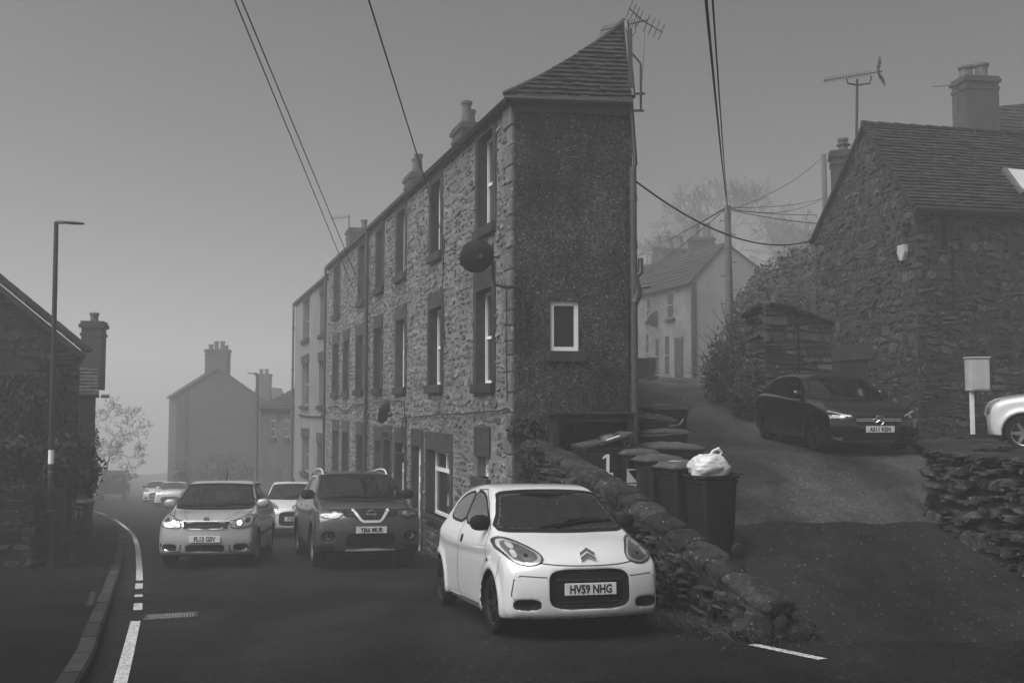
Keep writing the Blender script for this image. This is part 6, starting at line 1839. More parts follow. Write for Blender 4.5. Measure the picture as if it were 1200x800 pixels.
    def wheels(c, style='five', rimm=None, turn=0.0):
        s = c.s; r = s['r']; tw = s.get('tw', .18); rr = r * s.get('rimr', .66); rimm = rimm or m_alloy; ys = s['W'] / 2 - .03
        for xw in (c.xf, c.xr):
            for sd in (1, -1):
                hub = MB(); hub.lathe([(0, -tw * .3), (rr * .85, -tw * .3), (rr * .85, -tw * .1), (0, -tw * .1)], 20, 'Y')
                w = hub.build('wheel', m_darkmet, c.root, smooth=True)
                ty = MB(); ty.lathe([(rr, -tw / 2), (r * .90, -tw / 2 - .004), (r * .975, -tw * .42), (r, -tw * .30), (r, tw * .30), (r * .975, tw * .42), (r * .90, tw / 2 + .004), (rr + .005, tw / 2 - .004), (rr, tw * .3), (rr, -tw / 2)], 36, 'Y'); ty.build('tyre', m_tyre, w, smooth=True)
                rm = MB(); rm.lathe([(rr * .99, -tw * .3), (rr * .93, .0), (rr * .94, tw * .40), (rr * 1.02, tw * .46), (rr * 1.02, tw * .36)], 32, 'Y')
                rm.lathe([(0, tw * .36), (rr * .16, tw * .36), (rr * .2, tw * .3), (rr * .2, 0)], 14, 'Y')
                n = {'five': 5, 'multi': 10, 'cover': 8, 'six': 6, 'twin': 5}[style]
                for k in range(n):
                    for off_a in ((-.13, .13) if style == 'twin' else (0,)):
                        a = 2 * math.pi * k / n + off_a; wd = {'five': .17, 'multi': .07, 'cover': .26, 'six': .15, 'twin': .08}[style] * rr
                        M4 = Matrix.Rotation(a, 4, 'Y')
                        vs = [M4 @ Vector(q) for q in ((rr * .12, tw * .34, -wd * 1.1), (rr * .95, tw * .40, -wd * .7), (rr * .95, tw * .40, wd * .7), (rr * .12, tw * .34, wd * 1.1), (rr * .12, tw * .1, -wd * 1.1), (rr * .95, tw * .22, -wd * .7), (rr * .95, tw * .22, wd * .7), (rr * .12, tw * .1, wd * 1.1))]
                        rm.add(vs, [(0, 1, 2, 3), (4, 7, 6, 5), (0, 4, 5, 1), (3, 2, 6, 7), (1, 5, 6, 2)])
                rm.build('rim', rimm, w, smooth=True, angle=30)
                w.location = (xw, sd * (ys - tw / 2), r)
                w.rotation_euler = (0, 0, (math.pi if sd < 0 else 0) + (turn if xw > 0 else 0))
    def seats(c, z=.62, x=-.1, dy=.36, big=1.0):
        for sd in (1, -1):
            mb = MB(); X_, Y_, Z_ = Vector((1, 0, 0)), Vector((0, 1, 0)), Vector((.25, 0, 1)).normalized()
            rock(mb, Vector((x - .28, sd * dy, z + .10)), Vector((1, 0, -.2)).normalized(), Y_, Vector((-.22, 0, 1)).normalized(), .09, .24, .36 * big, 3, .02, 16, 10, 3.5)
            rock(mb, Vector((x, sd * dy, z - .24)), X_, Y_, Vector((0, 0, 1)), .26, .25, .10, 4, .02, 14, 8, 3.5)
            st_ = mb.build('seat', m_seat, c.root, smooth=True, angle=180)
            mb = MB(); rock(mb, Vector((x - .40, sd * dy, z + .56 * big)), X_, Y_, Vector((0, 0, 1)), .06, .13, .10, 5, .02, 14, 8, 3); mb.build('headrest', m_seat, st_, smooth=True, angle=180)
        mb = MB(); rock(mb, Vector((c.xn - c.s['cowl'] - .28, 0, c.s['zb'] - .1)), Vector((1, 0, 0)), Vector((0, 1, 0)), Vector((0, 0, 1)), .2, c.s['W'] / 2 - .14, .12, 9, .02, 18, 8, 5); mb.build('dashboard', m_cabin, c.root, smooth=True, angle=180)
        mb = MB(); t = [(c.xn - c.s['cowl'] - .52 + .06 * math.cos(a), -dy + .18 * math.sin(a), c.s['zb'] + .02 + .16 * math.cos(a)) for a in [2 * math.pi * k / 20 for k in range(21)]]; mb.tube(t, .014, 6); mb.build('steering_wheel', m_cabin, c.root, smooth=True)
    def mirror(c, x, z, y, mat, s=1.0, armz=0):
        for sd in (1, -1):
            mb = MB(); rock(mb, Vector((x, sd * (y + .11 * s), z)), Vector((1, 0, 0)), Vector((0, 1, 0)), Vector((0, 0, 1)), .075 * s, .115 * s, .085 * s, 7, .03, 18, 12, 2.6)
            m_ = mb.build('wing_mirror', mat, c.root, smooth=True, angle=180)
            mb = MB(); mb.tube([(x, sd * (y - .06), z - .06 + armz), (x, sd * (y + .05), z - .05)], .025, 8); mb.build('mirror_arm', m_plast, m_)
    def plate(c, txt, z, y=0, w=.52, hh=.111, tilt=0, view='front', off=.02):
        h, n = c.ray(view, y, z); sg = 1 if view == 'front' else -1
        O = Vector((h.x + sg * off, y, z)); M4 = basis(O, (0, sg, 0), (-sg * tilt, 0, 1))
        mb = MB(); mb.box((-w / 2, -hh / 2, -.012), (w / 2, hh / 2, 0), 1, M4); p = mb.build('number_plate', m_plate, c.root, bevel=.003)
        put_text('registration', txt, .108, m_ink, p, M4 @ Matrix.Translation((0, -.004, .002)), .0035, .82, .001)
        return p
    def place(c, ax, ay, heading, zf):
        f = Vector((heading[0], heading[1], 0)).normalized(); wb = c.s['wb']
        F_ = Vector((ax, ay, 0)); Rr = F_ - f * wb
        z1, z0 = zf(F_.x, F_.y), zf(Rr.x, Rr.y); lf = Vector((-f.y, f.x, 0)); hw_ = .7
        mid_ = (F_ + Rr) / 2; zl = zf(mid_.x + lf.x * hw_, mid_.y + lf.y * hw_); zr = zf(mid_.x - lf.x * hw_, mid_.y - lf.y * hw_)
        fx = Vector((f.x * wb, f.y * wb, z1 - z0)).normalized(); ly = Vector((lf.x * 2 * hw_, lf.y * 2 * hw_, zl - zr)); ly = (ly - fx * ly.dot(fx)).normalized(); up_ = fx.cross(ly)
        m = Matrix(((fx.x, ly.x, up_.x, mid_.x), (fx.y, ly.y, up_.y, mid_.y), (fx.z, ly.z, up_.z, (z0 + z1) / 2 + .008), (0, 0, 0, 1)))
        c.root.matrix_world = m; c.root.location = m.to_translation(); c.root.rotation_euler = m.to_euler()
def wipers(c, pts_list, mat=None, r=.010):
    for pts in pts_list:
        mb = MB(); out = []
        for (y, z) in densify(pts, .05):
            h, n = c.ray('front', y, z)
            if h is not None: out.append(h + n * .02)
        mb.tube(out, r, 5); mb.build('wiper', mat or m_plast, c.root)

# ---------------------------------------------------------------- white three-door hatchback (hero)
SP_C1 = dict(L=3.435, W=1.63, H=1.455, wb=2.34, oh=.72, r=.285, tw=.165, rimr=.68, zm=.52, bar=.055, wr=.545, wbelt=.755, zb=.90, cowl=.74, cf=.30, cg=.20, corner=.50, k=.11, crown=.05, kb=.05, flare=.022,
    low=[(.0, .27), (-.01, .50), (.03, .68), (.16, .80), (.42, .90), (.78, .985), (1.3, 1.0), (2.3, 1.03), (3.0, 1.05), (3.34, 1.0), (3.43, .78), (3.44, .5), (3.38, .26), (3.2, .17), (.2, .17), (.05, .20)],
    gh=[(.50, .86), (.72, .96), (1.05, 1.20), (1.40, 1.40), (1.62, 1.452), (2.0, 1.465), (2.5, 1.44), (2.95, 1.36), (3.14, 1.24), (3.36, .92), (3.0, .8), (1, .8)],
    carve=(('c', 0, .475, .41, .19, 5, .035), ('pair', .60, .335, .13, .055, 3.2, .05)))
def build_c1(label, plate, detail=True, h=.022, pm=None, group=None):
    c = Car('parked_car', label, 'car', SP_C1, pm or p_white, h, group)
    X = lambda s: c.xn - s
    ws = closed_cat([(-.67, 1.00), (-.35, .985), (0, .98), (.35, .985), (.67, 1.00), (.63, 1.13), (.57, 1.28), (.52, 1.35), (.25, 1.372), (0, 1.376), (-.25, 1.372), (-.52, 1.35), (-.57, 1.28), (-.63, 1.13)], 3)
    g = c.panel('windscreen', ws, 'front', m_glass, .006, hole=True)
    c.strip('windscreen_seal', ws, 'front', .032, m_plast, .009, closed=True, parent=g)
    c.strip('windscreen_top_band', [(-.3, 1.355), (.3, 1.355)], 'front', .03, m_plast, .010, parent=g)
    # side glass: door window and rear quarter
    dw = [(X(1.02), 1.035), (X(1.25), 1.17), (X(1.50), 1.30), (X(1.72), 1.36), (X(1.98), 1.375), (X(2.02), 1.22), (X(2.07), 1.03), (X(1.6), 1.02)]
    qw = [(X(2.10), 1.03), (X(2.05), 1.22), (X(2.04), 1.37), (X(2.4), 1.35), (X(2.70), 1.29), (X(2.88), 1.18), (X(2.88), 1.09), (X(2.72), 1.045)]
    for s_ in (1, -1):
        for q in (dw, qw):
            q2 = chaikin(q, 1); gg = c.panel('side_window', q2, 'side', m_glass, .005, side=s_, hole=True); c.strip('window_seal', q2, 'side', .028, m_plast, .008, closed=True, side=s_, parent=gg)
        door = [(X(.98), 1.0), (X(.93), .75), (X(1.0), .32), (X(1.15), .23), (X(2.02), .23), (X(2.13), .45), (X(2.12), 1.0), (X(2.06), 1.2), (X(2.02), 1.39), (X(1.65), 1.395), (X(1.30), 1.235), (X(.98), 1.0)]
        c.strip('door_seam', door, 'side', .010, m_plast, .002, side=s_)
        for q in (((X(.46), .55), (X(.42), .8)),): c.strip('wing_seam', q, 'side', .007, m_plast, .002, side=s_)
        hd_ = c.panel('door_handle', sell(X(1.98), .86, .045, .045, 2.5), 'side', m_plast, .006, side=s_, step=.02)
        ind = c.panel('indicator', sell(X(.86), .70, .03, .018, 2.5), 'side', m_plast, .006, side=s_, step=.02)
        c.strip('sill_trim', [(X(1.05), .21), (X(2.6), .21)], 'side', .05, c.pm, .012, side=s_)
    # bonnet shut line, bumper seams
    bl = [(-.70, .94), (-.62, .80), (-.5, .725), (-.3, .695), (0, .688), (.3, .695), (.5, .725), (.62, .80), (.70, .94)]
    c.strip('bonnet_seam', catmull(bl, 4), 'front', .009, m_plast, .002)
    for s_ in (1, -1): c.strip('bumper_seam', [(s_ * .42, .585), (s_ * .66, .60), (s_ * .72, .56), (s_ * .74, .42), (s_ * .68, .34)], 'front', .008, m_plast, .002)
    gr_ = c.panel('grille', sell(0, .475, .405, .184, 5, 40), 'front', m_plast, .004)
    for z in (.56, .36, .33): c.strip('grille_slat', [(-.33, z), (.33, z)], 'front', .012, m_darkmet, .016, parent=gr_)
    for s_ in (1, -1):
        c.panel('fog_recess', sell(s_ * .60, .335, .125, .05, 3.2), 'front', m_plast, .004, step=.02)
    c.plate(plate, .475, off=.018)
    # chevron badge
    bd = []
    h0, n0 = c.ray('front', 0, .765)
    M4 = basis(h0 + Vector((.03, 0, 0)), (0, 1, 0), (-.62, 0, 1)); mb = MB()
    for dz in (0, .052):
        for s_ in (1, -1):
            vs = [(0, dz + .045, 0), (s_ * .075, dz - .01, 0), (s_ * .075, dz - .042, 0), (0, dz + .008, 0)]
            vs = vs if s_ < 0 else vs[::-1]; vs2 = [(a, b, .012) for a, b, _ in vs]
            mb.add([M4 @ Vector(v) for v in vs + vs2], [(3, 2, 1, 0), (4, 5, 6, 7)] + [(i, (i + 1) % 4, 4 + (i + 1) % 4, 4 + i) for i in range(4)])
    mb.build('badge', m_chrome, c.root)
    # headlights
    hl = closed_cat([(.44, .735), (.52, .70), (.62, .70), (.72, .745), (.765, .83), (.755, .90), (.70, .925), (.60, .90), (.50, .84), (.44, .785)], 4)
    for s_ in (1, -1):
        o2 = [(p[0] * s_, p[1]) for p in hl]
        hb = c.panel('headlight', o2, 'front', m_refl, .004, step=.022)
        c.strip('headlight_rim', o2, 'front', .014, m_plast, .008, closed=True, parent=hb, step=.02)
        c.strip('headlight_chrome', [(q[0] * .97 + s_ * .018, q[1] * .97 + .0245) for q in o2], 'front', .012, m_chrome, .009, closed=True, parent=hb, step=.02)
        cx_, cy_ = s_ * .615, .805
        inner = [(cx_ + (q[0] - cx_) * .78, cy_ + (q[1] - cy_) * .76) for q in o2]
        c.panel('lamp_surround', inner, 'front', m_bowl, .009, parent=hb, step=.02)
        c.panel('bulb_bowl', sell(s_ * .565, .765, .055, .042, 2.2, 20), 'front', m_alloy, .012, parent=hb, step=.02)
        c.panel('bulb_bowl', sell(s_ * .665, .86, .030, .030, 2.2, 18), 'front', m_trim, .012, parent=hb, step=.02)
        c.panel('bulb_cap', sell(s_ * .575, .772, .020, .016, 2, 12), 'front', m_plast, .015, parent=hb, step=.02)
        c.panel('bulb_bowl', sell(s_ * .675, .79, .026, .035, 2.2, 18), 'front', m_refl, .012, parent=hb, step=.02)
        c.panel('lens', o2, 'front', m_lens, .018, parent=hb, step=.03)
    c.mirror(X(1.10), 1.06, .70, m_plast, .95)
    wipers(c, [[(-.28, 1.0), (-.05, 1.035), (.15, 1.045), (.30, 1.065), (.58, 1.07)], [(-.10, 1.0), (.08, 1.07), (.42, 1.085)]], r=.011)
    mb = MB(); h0, _ = c.ray('top', X(1.75), 0); mb.tube([h0, h0 + Vector((-.02, 0, .02)), h0 + Vector((-.08, .0, .10))], [.03, .014, .005], 6); mb.build('aerial', m_plast, c.root)
    c.seats(.55, X(1.75)); c.shell(); c.wheels('five', m_dalloy)
    return c
c1 = build_c1('clean white three-door hatchback parked nose towards us beside the sloping stone wall', 'HV59 NHG', group=None)
c1.place(.55, 10.22, (.285, -.96), zroad)

# ---------------------------------------------------------------- silver five-door hatchback with lights on
SP_FA = dict(L=4.0, W=1.642, H=1.498, wb=2.46, oh=.80, r=.305, tw=.175, zm=.55, bar=.06, wr=.56, wbelt=.765, zb=.93, cowl=.86, cf=.24, cg=.16, corner=.36, k=.09, crown=.05, kb=.03, flare=.012,
    low=[(.0, .26), (-.02, .45), (.0, .62), (.03, .76), (.12, .83), (.5, .92), (.90, .985), (1.4, 1.0), (2.6, 1.03), (3.6, 1.05), (3.92, .98), (4.0, .7), (4.0, .4), (3.9, .24), (3.6, .18), (.3, .18), (.08, .2)],
    gh=[(.62, .9), (.86, .985), (1.15, 1.19), (1.52, 1.42), (1.75, 1.485), (2.3, 1.50), (3.0, 1.485), (3.5, 1.44), (3.68, 1.3), (3.92, .95), (3.4, .8), (1.1, .8)],
    carve=(('c', 0, .715, .36, .06, 5, .025), ('c', 0, .335, .33, .065, 5, .03), ('pair', .60, .345, .13, .06, 3.5, .035)))
c = Car('driving_car', 'silver five-door hatchback driving towards us with both headlights lit', 'car', SP_FA, p_silver, .026); fa = c; X = lambda s: c.xn - s
ws = closed_cat([(-.68, 1.01), (0, .985), (.68, 1.01), (.63, 1.18), (.57, 1.35), (.53, 1.395), (0, 1.415), (-.53, 1.395), (-.57, 1.35), (-.63, 1.18)], 4)
g = c.panel('windscreen', ws, 'front', m_glass, .006, hole=True); c.strip('windscreen_seal', ws, 'front', .04, m_plast, .009, closed=True, parent=g)
rw_ = closed_cat([(-.58, 1.1), (0, 1.08), (.58, 1.1), (.50, 1.36), (0, 1.38), (-.50, 1.36)], 4); c.panel('rear_window', rw_, 'rear', m_glass, .005, hole=True)
for s_ in (1, -1):
    for q in ([(X(1.12), 1.04), (X(1.38), 1.22), (X(1.66), 1.38), (X(1.95), 1.41), (X(2.15), 1.415), (X(2.15), 1.04)], [(X(2.22), 1.04), (X(2.22), 1.415), (X(2.7), 1.41), (X(3.05), 1.40), (X(3.12), 1.2), (X(3.02), 1.05)]):
        gg = c.panel('side_window', q, 'side', m_glass, .005, side=s_, hole=True); c.strip('window_seal', q, 'side', .03, m_plast, .008, closed=True, side=s_, parent=gg)
    for q in ([(X(1.10), .98), (X(1.10), .3), (X(1.25), .24), (X(2.15), .24), (X(2.18), 1.0), (X(2.18), 1.42)], [(X(2.2), .24), (X(2.85), .24), (X(3.05), .55), (X(3.13), 1.0)]): c.strip('door_seam', q, 'side', .010, m_plast, .002, side=s_)
    c.strip('rubbing_strip', [(X(1.12), .52), (X(2.95), .56)], 'side', .05, m_plast, .012, side=s_)
    for x_ in (2.0, 2.98): c.strip('door_handle', [(X(x_), .90), (X(x_ + .16), .90)], 'side', .03, c.pm, .03, side=s_)
bl = catmull([(-.70, .98), (-.60, .86), (-.44, .80), (0, .795), (.44, .80), (.60, .86), (.70, .98)], 4); c.strip('bonnet_seam', bl, 'front', .010, m_plast, .002)
for s_ in (1, -1): c.strip('bonnet_crease', catmull([(s_ * .30, .80), (s_ * .42, .88), (s_ * .50, .97)], 4), 'front', .008, p_grey, .002)  # dark grey line painted as the shade along the bonnet fold
gr_ = c.panel('grille', closed_cat([(-.385, .775), (-.36, .70), (-.33, .66), (.33, .66), (.36, .70), (.385, .775)], 2), 'front', m_plast, .004)
for k in range(15): c.strip('grille_bar', [(-.32 + k * .0457, .67), (-.32 + k * .0457, .765)], 'front', .010, m_darkmet, .018, parent=gr_)
c.strip('grille_chrome', [(-.40, .785), (.40, .785)], 'front', .014, m_trim, .012, parent=gr_)
c.strip('grille_chrome', catmull([(-.40, .785), (-.37, .70), (-.33, .648), (.33, .648), (.37, .70), (.40, .785)], 3), 'front', .014, m_chrome, .010, parent=gr_)
lg_ = c.panel('lower_grille', sell(0, .335, .33, .06, 6), 'front', m_plast, .004)
for z in (.31, .335, .36): c.strip('grille_slat', [(-.30, z), (.30, z)], 'front', .007, m_darkmet, .014, parent=lg_)
for s_ in (1, -1):
    c.panel('fog_recess', sell(s_ * .60, .345, .125, .055, 3.5), 'front', m_plast, .004, step=.02); c.strip('bumper_trim', catmull([(s_ * .42, .275), (s_ * .62, .285), (s_ * .73, .34), (s_ * .755, .42)], 4), 'front', .018, m_chrome, .008)
    c.strip('bumper_trim', [(s_ * .40, .40), (s_ * .425, .275)], 'front', .018, m_chrome, .008)
    hlp = [(p[0] * s_, p[1]) for p in closed_cat([(.43, .68), (.60, .675), (.75, .71), (.775, .80), (.76, .88), (.68, .88), (.55, .83), (.46, .78)], 4)]
    hb = c.panel('headlight', hlp, 'front', m_refl, .004, step=.025); c.strip('headlight_rim', hlp, 'front', .012, m_plast, .007, closed=True, parent=hb, step=.02)
    c.panel('lamp_bowl', sell(s_ * .56, .755, .075, .06, 2), 'front', m_bowl, .010, parent=hb, step=.02); c.panel('lit_bulb', sell(s_ * .555, .755, .036, .036, 2, 16), 'front', m_lamp, .014, parent=hb, step=.015)
    c.panel('lamp_bowl', sell(s_ * .68, .80, .045, .045, 2), 'front', m_dalloy, .010, parent=hb, step=.02); c.panel('lens', hlp, 'front', m_lens, .02, parent=hb)
c.plate('FL13 GSV', .49, off=.02)
h0, _ = c.ray('front', 0, .80); mb = MB(); mb.lathe([(0, .03), (.030, .03), (.036, .035), (.046, .035), (.05, .02), (.05, -.02)], 24, 'X', (h0.x - .012, 0, .815)); bdg = mb.build('badge', m_chrome, c.root, smooth=True)
mb = MB(); M4 = basis((h0.x + .0205, 0, .815), (0, 1, 0), (0, 0, 1))
mb.add([M4 @ Vector(v) for v in ((-.024, -.006, 0), (-.008, -.012, 0), (.022, .010, 0), (.012, .018, 0), (.004, .012, 0), (-.004, .022, 0), (-.012, .014, 0), (-.008, .002, 0))], [tuple(range(8))]); mb.build('badge_emblem', m_ink, bdg)
c.mirror(X(1.18), 1.07, .72, p_silver, 1.0)
wipers(c, [[(-.60, 1.015), (-.2, 1.045), (.0, 1.04)], [(.0, 1.02), (.3, 1.06), (.62, 1.045)]])
mb = MB(); h0, _ = c.ray('top', X(2.2), 0); mb.tube([h0, h0 + Vector((-.12, 0, .22))], [.012, .004], 5); mb.build('aerial', m_plast, c.root)
h0, _ = c.ray('front', 0, 1.42); mb = MB(); rock(mb, Vector((h0.x - .16, 0, 1.34)), Vector((1, 0, 0)), Vector((0, 1, 0)), Vector((0, 0, 1)), .02, .11, .035, 5, .02, 14, 8, 3); mb.build('rear_view_mirror', m_cabin, c.root, smooth=True)
c.seats(.60, X(1.95)); c.shell(); c.wheels('cover', m_alloy, turn=-.10)
c.place(-5.40, 18.1, (.13, -.99), zroad)

# ---------------------------------------------------------------- dark grey suv
SP_XT = dict(L=4.64, W=1.82, H=1.68, wb=2.705, oh=.94, r=.36, tw=.22, zm=.62, bar=.045, wr=.63, wbelt=.85, zb=1.05, cowl=1.05, cf=.22, cg=.14, corner=.42, k=.10, crown=.05, kb=.03, flare=.02, gap=.05, sillz=.32,
    low=[(.04, .30), (-.01, .50), (-.02, .72), (.02, .90), (.14, 1.01), (.55, 1.08), (1.08, 1.14), (1.6, 1.15), (3.2, 1.18), (4.2, 1.2), (4.5, 1.12), (4.64, .9), (4.64, .5), (4.5, .32), (4.3, .26), (.4, .26), (.15, .26)],
    gh=[(.8, 1.0), (1.05, 1.13), (1.40, 1.36), (1.80, 1.58), (2.05, 1.655), (2.8, 1.69), (3.6, 1.67), (4.15, 1.60), (4.35, 1.45), (4.55, 1.1), (4, .95), (1.3, .95)],
    carve=(('c', 0, .475, .42, .13, 5, .03), ('pair', .70, .55, .115, .085, 3, .04)))
c = Car('parked_car', 'dark grey sport utility car with silver roof rails parked behind the white hatchback', 'car', SP_XT, p_grey, .028); xt = c; X = lambda s: c.xn - s
ws = closed_cat([(-.76, 1.17), (0, 1.14), (.76, 1.17), (.71, 1.34), (.655, 1.51), (.61, 1.565), (0, 1.59), (-.61, 1.565), (-.655, 1.51), (-.71, 1.34)], 4)
g = c.panel('windscreen', ws, 'front', m_glass, .006, hole=True); c.strip('windscreen_seal', ws, 'front', .045, m_plast, .009, closed=True, parent=g)
c.panel('mirror_pod', sell(0, 1.55, .2, .035, 3), 'front', m_plast, .012, parent=g)
for s_ in (1, -1):
    for q in ([(X(1.42), 1.20), (X(1.70), 1.38), (X(2.02), 1.54), (X(2.30), 1.575), (X(2.42), 1.575), (X(2.46), 1.22)], [(X(2.52), 1.22), (X(2.50), 1.575), (X(3.2), 1.57), (X(3.42), 1.55), (X(3.45), 1.25)], [(X(3.52), 1.27), (X(3.48), 1.54), (X(3.85), 1.50), (X(4.05), 1.36)]):
        gg = c.panel('side_window', q, 'side', m_glass, .005, side=s_, hole=True); c.strip('window_chrome', q, 'side', .022, m_trim, .008, closed=True, side=s_, parent=gg)
    for q in ([(X(1.36), 1.12), (X(1.30), .5), (X(1.45), .36), (X(2.46), .36), (X(2.5), 1.2)], [(X(2.52), .36), (X(3.2), .36), (X(3.45), .8), (X(3.5), 1.2)]): c.strip('door_seam', q, 'side', .010, m_plast, .002, side=s_)
    for x_ in (2.28, 3.30): c.strip('door_handle', [(X(x_), 1.03), (X(x_ + .18), 1.03)], 'side', .032, m_chrome, .03, side=s_)
    # roof rail: raised bright bar
    mb = MB(); pts = []
    for k in range(12):
        xs = X(1.92 + k * .185); h0, _ = c.ray('top', xs, s_ * .60); lift = .055 * min(1, 3.0 * math.sin(math.pi * (k + .02) / 11)) if 0 < k < 11 else -.02
        pts.append(h0 + Vector((0, 0, lift)))
    mb.tube(pts, .017, 8); mb.build('roof_rail', m_trim, c.root, smooth=True)
    hlp = [(p[0] * s_, p[1]) for p in closed_cat([(.46, .965), (.52, .875), (.66, .85), (.82, .885), (.86, .96), (.86, 1.0), (.70, .985)], 4)]
    hb = c.panel('headlight', hlp, 'front', m_bowl, .004, step=.025); c.strip('headlight_rim', hlp, 'front', .012, m_plast, .007, closed=True, parent=hb, step=.02)
    c.strip('daylight_bar', catmull([(s_ * .54, .925), (s_ * .64, .895), (s_ * .72, .925), (s_ * .80, .905)], 4), 'front', .015, m_trim, .011, parent=hb)
    c.panel('lamp_bowl', sell(s_ * .60, .935, .04, .03, 2), 'front', m_refl, .010, parent=hb, step=.015); c.panel('lens', hlp, 'front', m_lens, .02, parent=hb)
    c.panel('fog_recess', sell(s_ * .70, .55, .125, .085, 2.6), 'front', m_plast, .004, step=.025); h0, _ = c.ray('front', s_ * .70, .56)
    mb = MB(); mb.lathe([(0, 0), (.04, .004), (.055, .012), (.058, .03), (.05, .03)], 18, 'X', (h0.x, s_ * .70, .56)); mb.build('fog_light', m_bowl, c.root, smooth=True)
gr_ = c.panel('grille', closed_cat([(-.47, .985), (-.44, .89), (-.26, .86), (-.18, .795), (.18, .795), (.26, .86), (.44, .89), (.47, .985), (.2, 1.0), (-.2, 1.0)], 3), 'front', m_plast, .004)
for z in (.84, .88, .92, .96): c.strip('grille_slat', [(-.40 if z > .87 else -.2, z), (.40 if z > .87 else .2, z)], 'front', .012, m_darkmet, .014, parent=gr_)
c.strip('chrome_v', [(-.315, .985), (-.285, .975), (-.18, .83), (-.13, .80), (.13, .80), (.18, .83), (.285, .975), (.315, .985)], 'front', .042, m_trim, .016, parent=gr_)
h0, _ = c.ray('front', 0, .93); mb = MB(); rg = [(h0.x + .025, .065 * math.cos(a), .925 + .065 * math.sin(a)) for a in [2 * math.pi * k / 28 for k in range(29)]]; mb.tube(rg, .010, 7); mb.box((h0.x + .015, -.085, .912), (h0.x + .034, .085, .938)); mb.build('badge', m_chrome, c.root, smooth=True)
c.strip('bonnet_seam', catmull([(-.80, 1.12), (-.70, 1.01), (-.46, 1.0), (0, 1.01), (.46, 1.0), (.70, 1.01), (.80, 1.12)], 4), 'front', .010, m_plast, .002)
c.panel('lower_grille', sell(0, .475, .415, .12, 5), 'front', m_plast, .004)
c.strip('skid_trim', [(-.42, .335), (.42, .335)], 'front', .026, m_trim, .014)
c.plate('YJ66 MUR', .665, off=.03)
c.mirror(X(1.52), 1.24, .80, m_plast, 1.05); wipers(c, [[(-.66, 1.175), (-.2, 1.20), (.1, 1.185)], [(.02, 1.16), (.4, 1.20), (.70, 1.18)]])
c.seats(.82, X(2.2), .40); c.shell(trim=lambda C_, n: (C_[:, 2] < .40) & (np.abs(C_[:, 1]) > .6)); c.wheels('twin', m_alloy)
c.place(-2.66, 17.85, (.30, -.954), zroad)

# ---------------------------------------------------------------- black hatchback on the lane
SP_ME = dict(L=4.36, W=1.78, H=1.42, wb=2.70, oh=.88, r=.325, tw=.21, zm=.55, bar=.05, wr=.56, wbelt=.80, zb=.90, cowl=1.15, cf=.30, cg=.16, corner=.46, k=.10, crown=.06, kb=.03, flare=.018, gap=.04,
    low=[(.04, .2), (-.01, .40), (.0, .62), (.05, .72), (.3, .82), (.8, .91), (1.2, .95), (2.0, .96), (3.4, 1.0), (4.1, .98), (4.33, .82), (4.36, .5), (4.25, .24), (4.0, .16), (.3, .16), (.1, .17)],
    gh=[(.95, .86), (1.18, .95), (1.55, 1.14), (1.98, 1.34), (2.25, 1.405), (2.7, 1.42), (3.3, 1.39), (3.85, 1.30), (4.05, 1.18), (4.25, .92), (3.8, .8), (1.4, .8)],
    carve=(('c', 0, .60, .42, .10, 4, .03), ('c', 0, .28, .45, .06, 5, .03), ('pair', .70, .33, .12, .07, 3, .03)))
c = Car('parked_car', 'black sporty hatchback parked on the lane in front of the stone cottage gable', 'car', SP_ME, p_black, .028); me_ = c; X = lambda s: c.xn - s
ws = closed_cat([(-.70, .97), (0, .95), (.70, .97), (.64, 1.12), (.58, 1.25), (.53, 1.305), (0, 1.33), (-.53, 1.305), (-.58, 1.25), (-.64, 1.12)], 4)
g = c.panel('windscreen', ws, 'front', m_glass, .006, hole=True); c.strip('windscreen_seal', ws, 'front', .035, m_plast, .009, closed=True, parent=g)
for s_ in (1, -1):
    for q in ([(X(1.62), 1.02), (X(1.92), 1.17), (X(2.2), 1.30), (X(2.5), 1.335), (X(2.62), 1.02)], [(X(2.69), 1.03), (X(2.58), 1.335), (X(3.1), 1.32), (X(3.5), 1.25), (X(3.72), 1.12), (X(3.6), 1.06)]):
        gg = c.panel('side_window', q, 'side', m_glass, .005, side=s_, hole=True); c.strip('window_seal', q, 'side', .02, m_plast, .008, closed=True, side=s_, parent=gg)
    for q in ([(X(1.50), .95), (X(1.42), .4), (X(1.6), .24), (X(2.64), .24), (X(2.66), 1.0)], [(X(2.66), .24), (X(3.2), .24), (X(3.4), .55), (X(3.6), 1.0)]): c.strip('door_seam', q, 'side', .008, m_cabin, .002, side=s_)
    for x_ in (2.38, 3.35): c.strip('door_handle', [(X(x_), .84), (X(x_ + .17), .845)], 'side', .026, m_chrome, .03, side=s_)
    hlp = [(p[0] * s_, p[1]) for p in closed_cat([(.46, .66), (.56, .615), (.72, .63), (.81, .70), (.82, .76), (.68, .745), (.52, .70)], 4)]
    hb = c.panel('headlight', hlp, 'front', m_dalloy, .004, step=.02)
    c.strip('daylight_bar', catmull([(s_ * .50, .675), (s_ * .60, .70), (s_ * .72, .735), (s_ * .80, .75)], 4), 'front', .020, m_trim, .011, parent=hb); c.panel('lens', hlp, 'front', m_lens, .018, parent=hb)
    c.panel('lamp_bowl', sell(s_ * .62, .66, .04, .028, 2), 'front', m_refl, .010, parent=hb, step=.015)
gr_ = c.panel('grille', closed_cat([(-.44, .66), (-.38, .53), (-.2, .505), (.2, .505), (.38, .53), (.44, .66), (.3, .69), (-.3, .69)], 3), 'front', m_plast, .004)
for z in (.615, .585): c.strip('grille_blade', [(-.41, z + .012), (.41, z + .012)], 'front', .017, m_chrome, .02, parent=gr_)
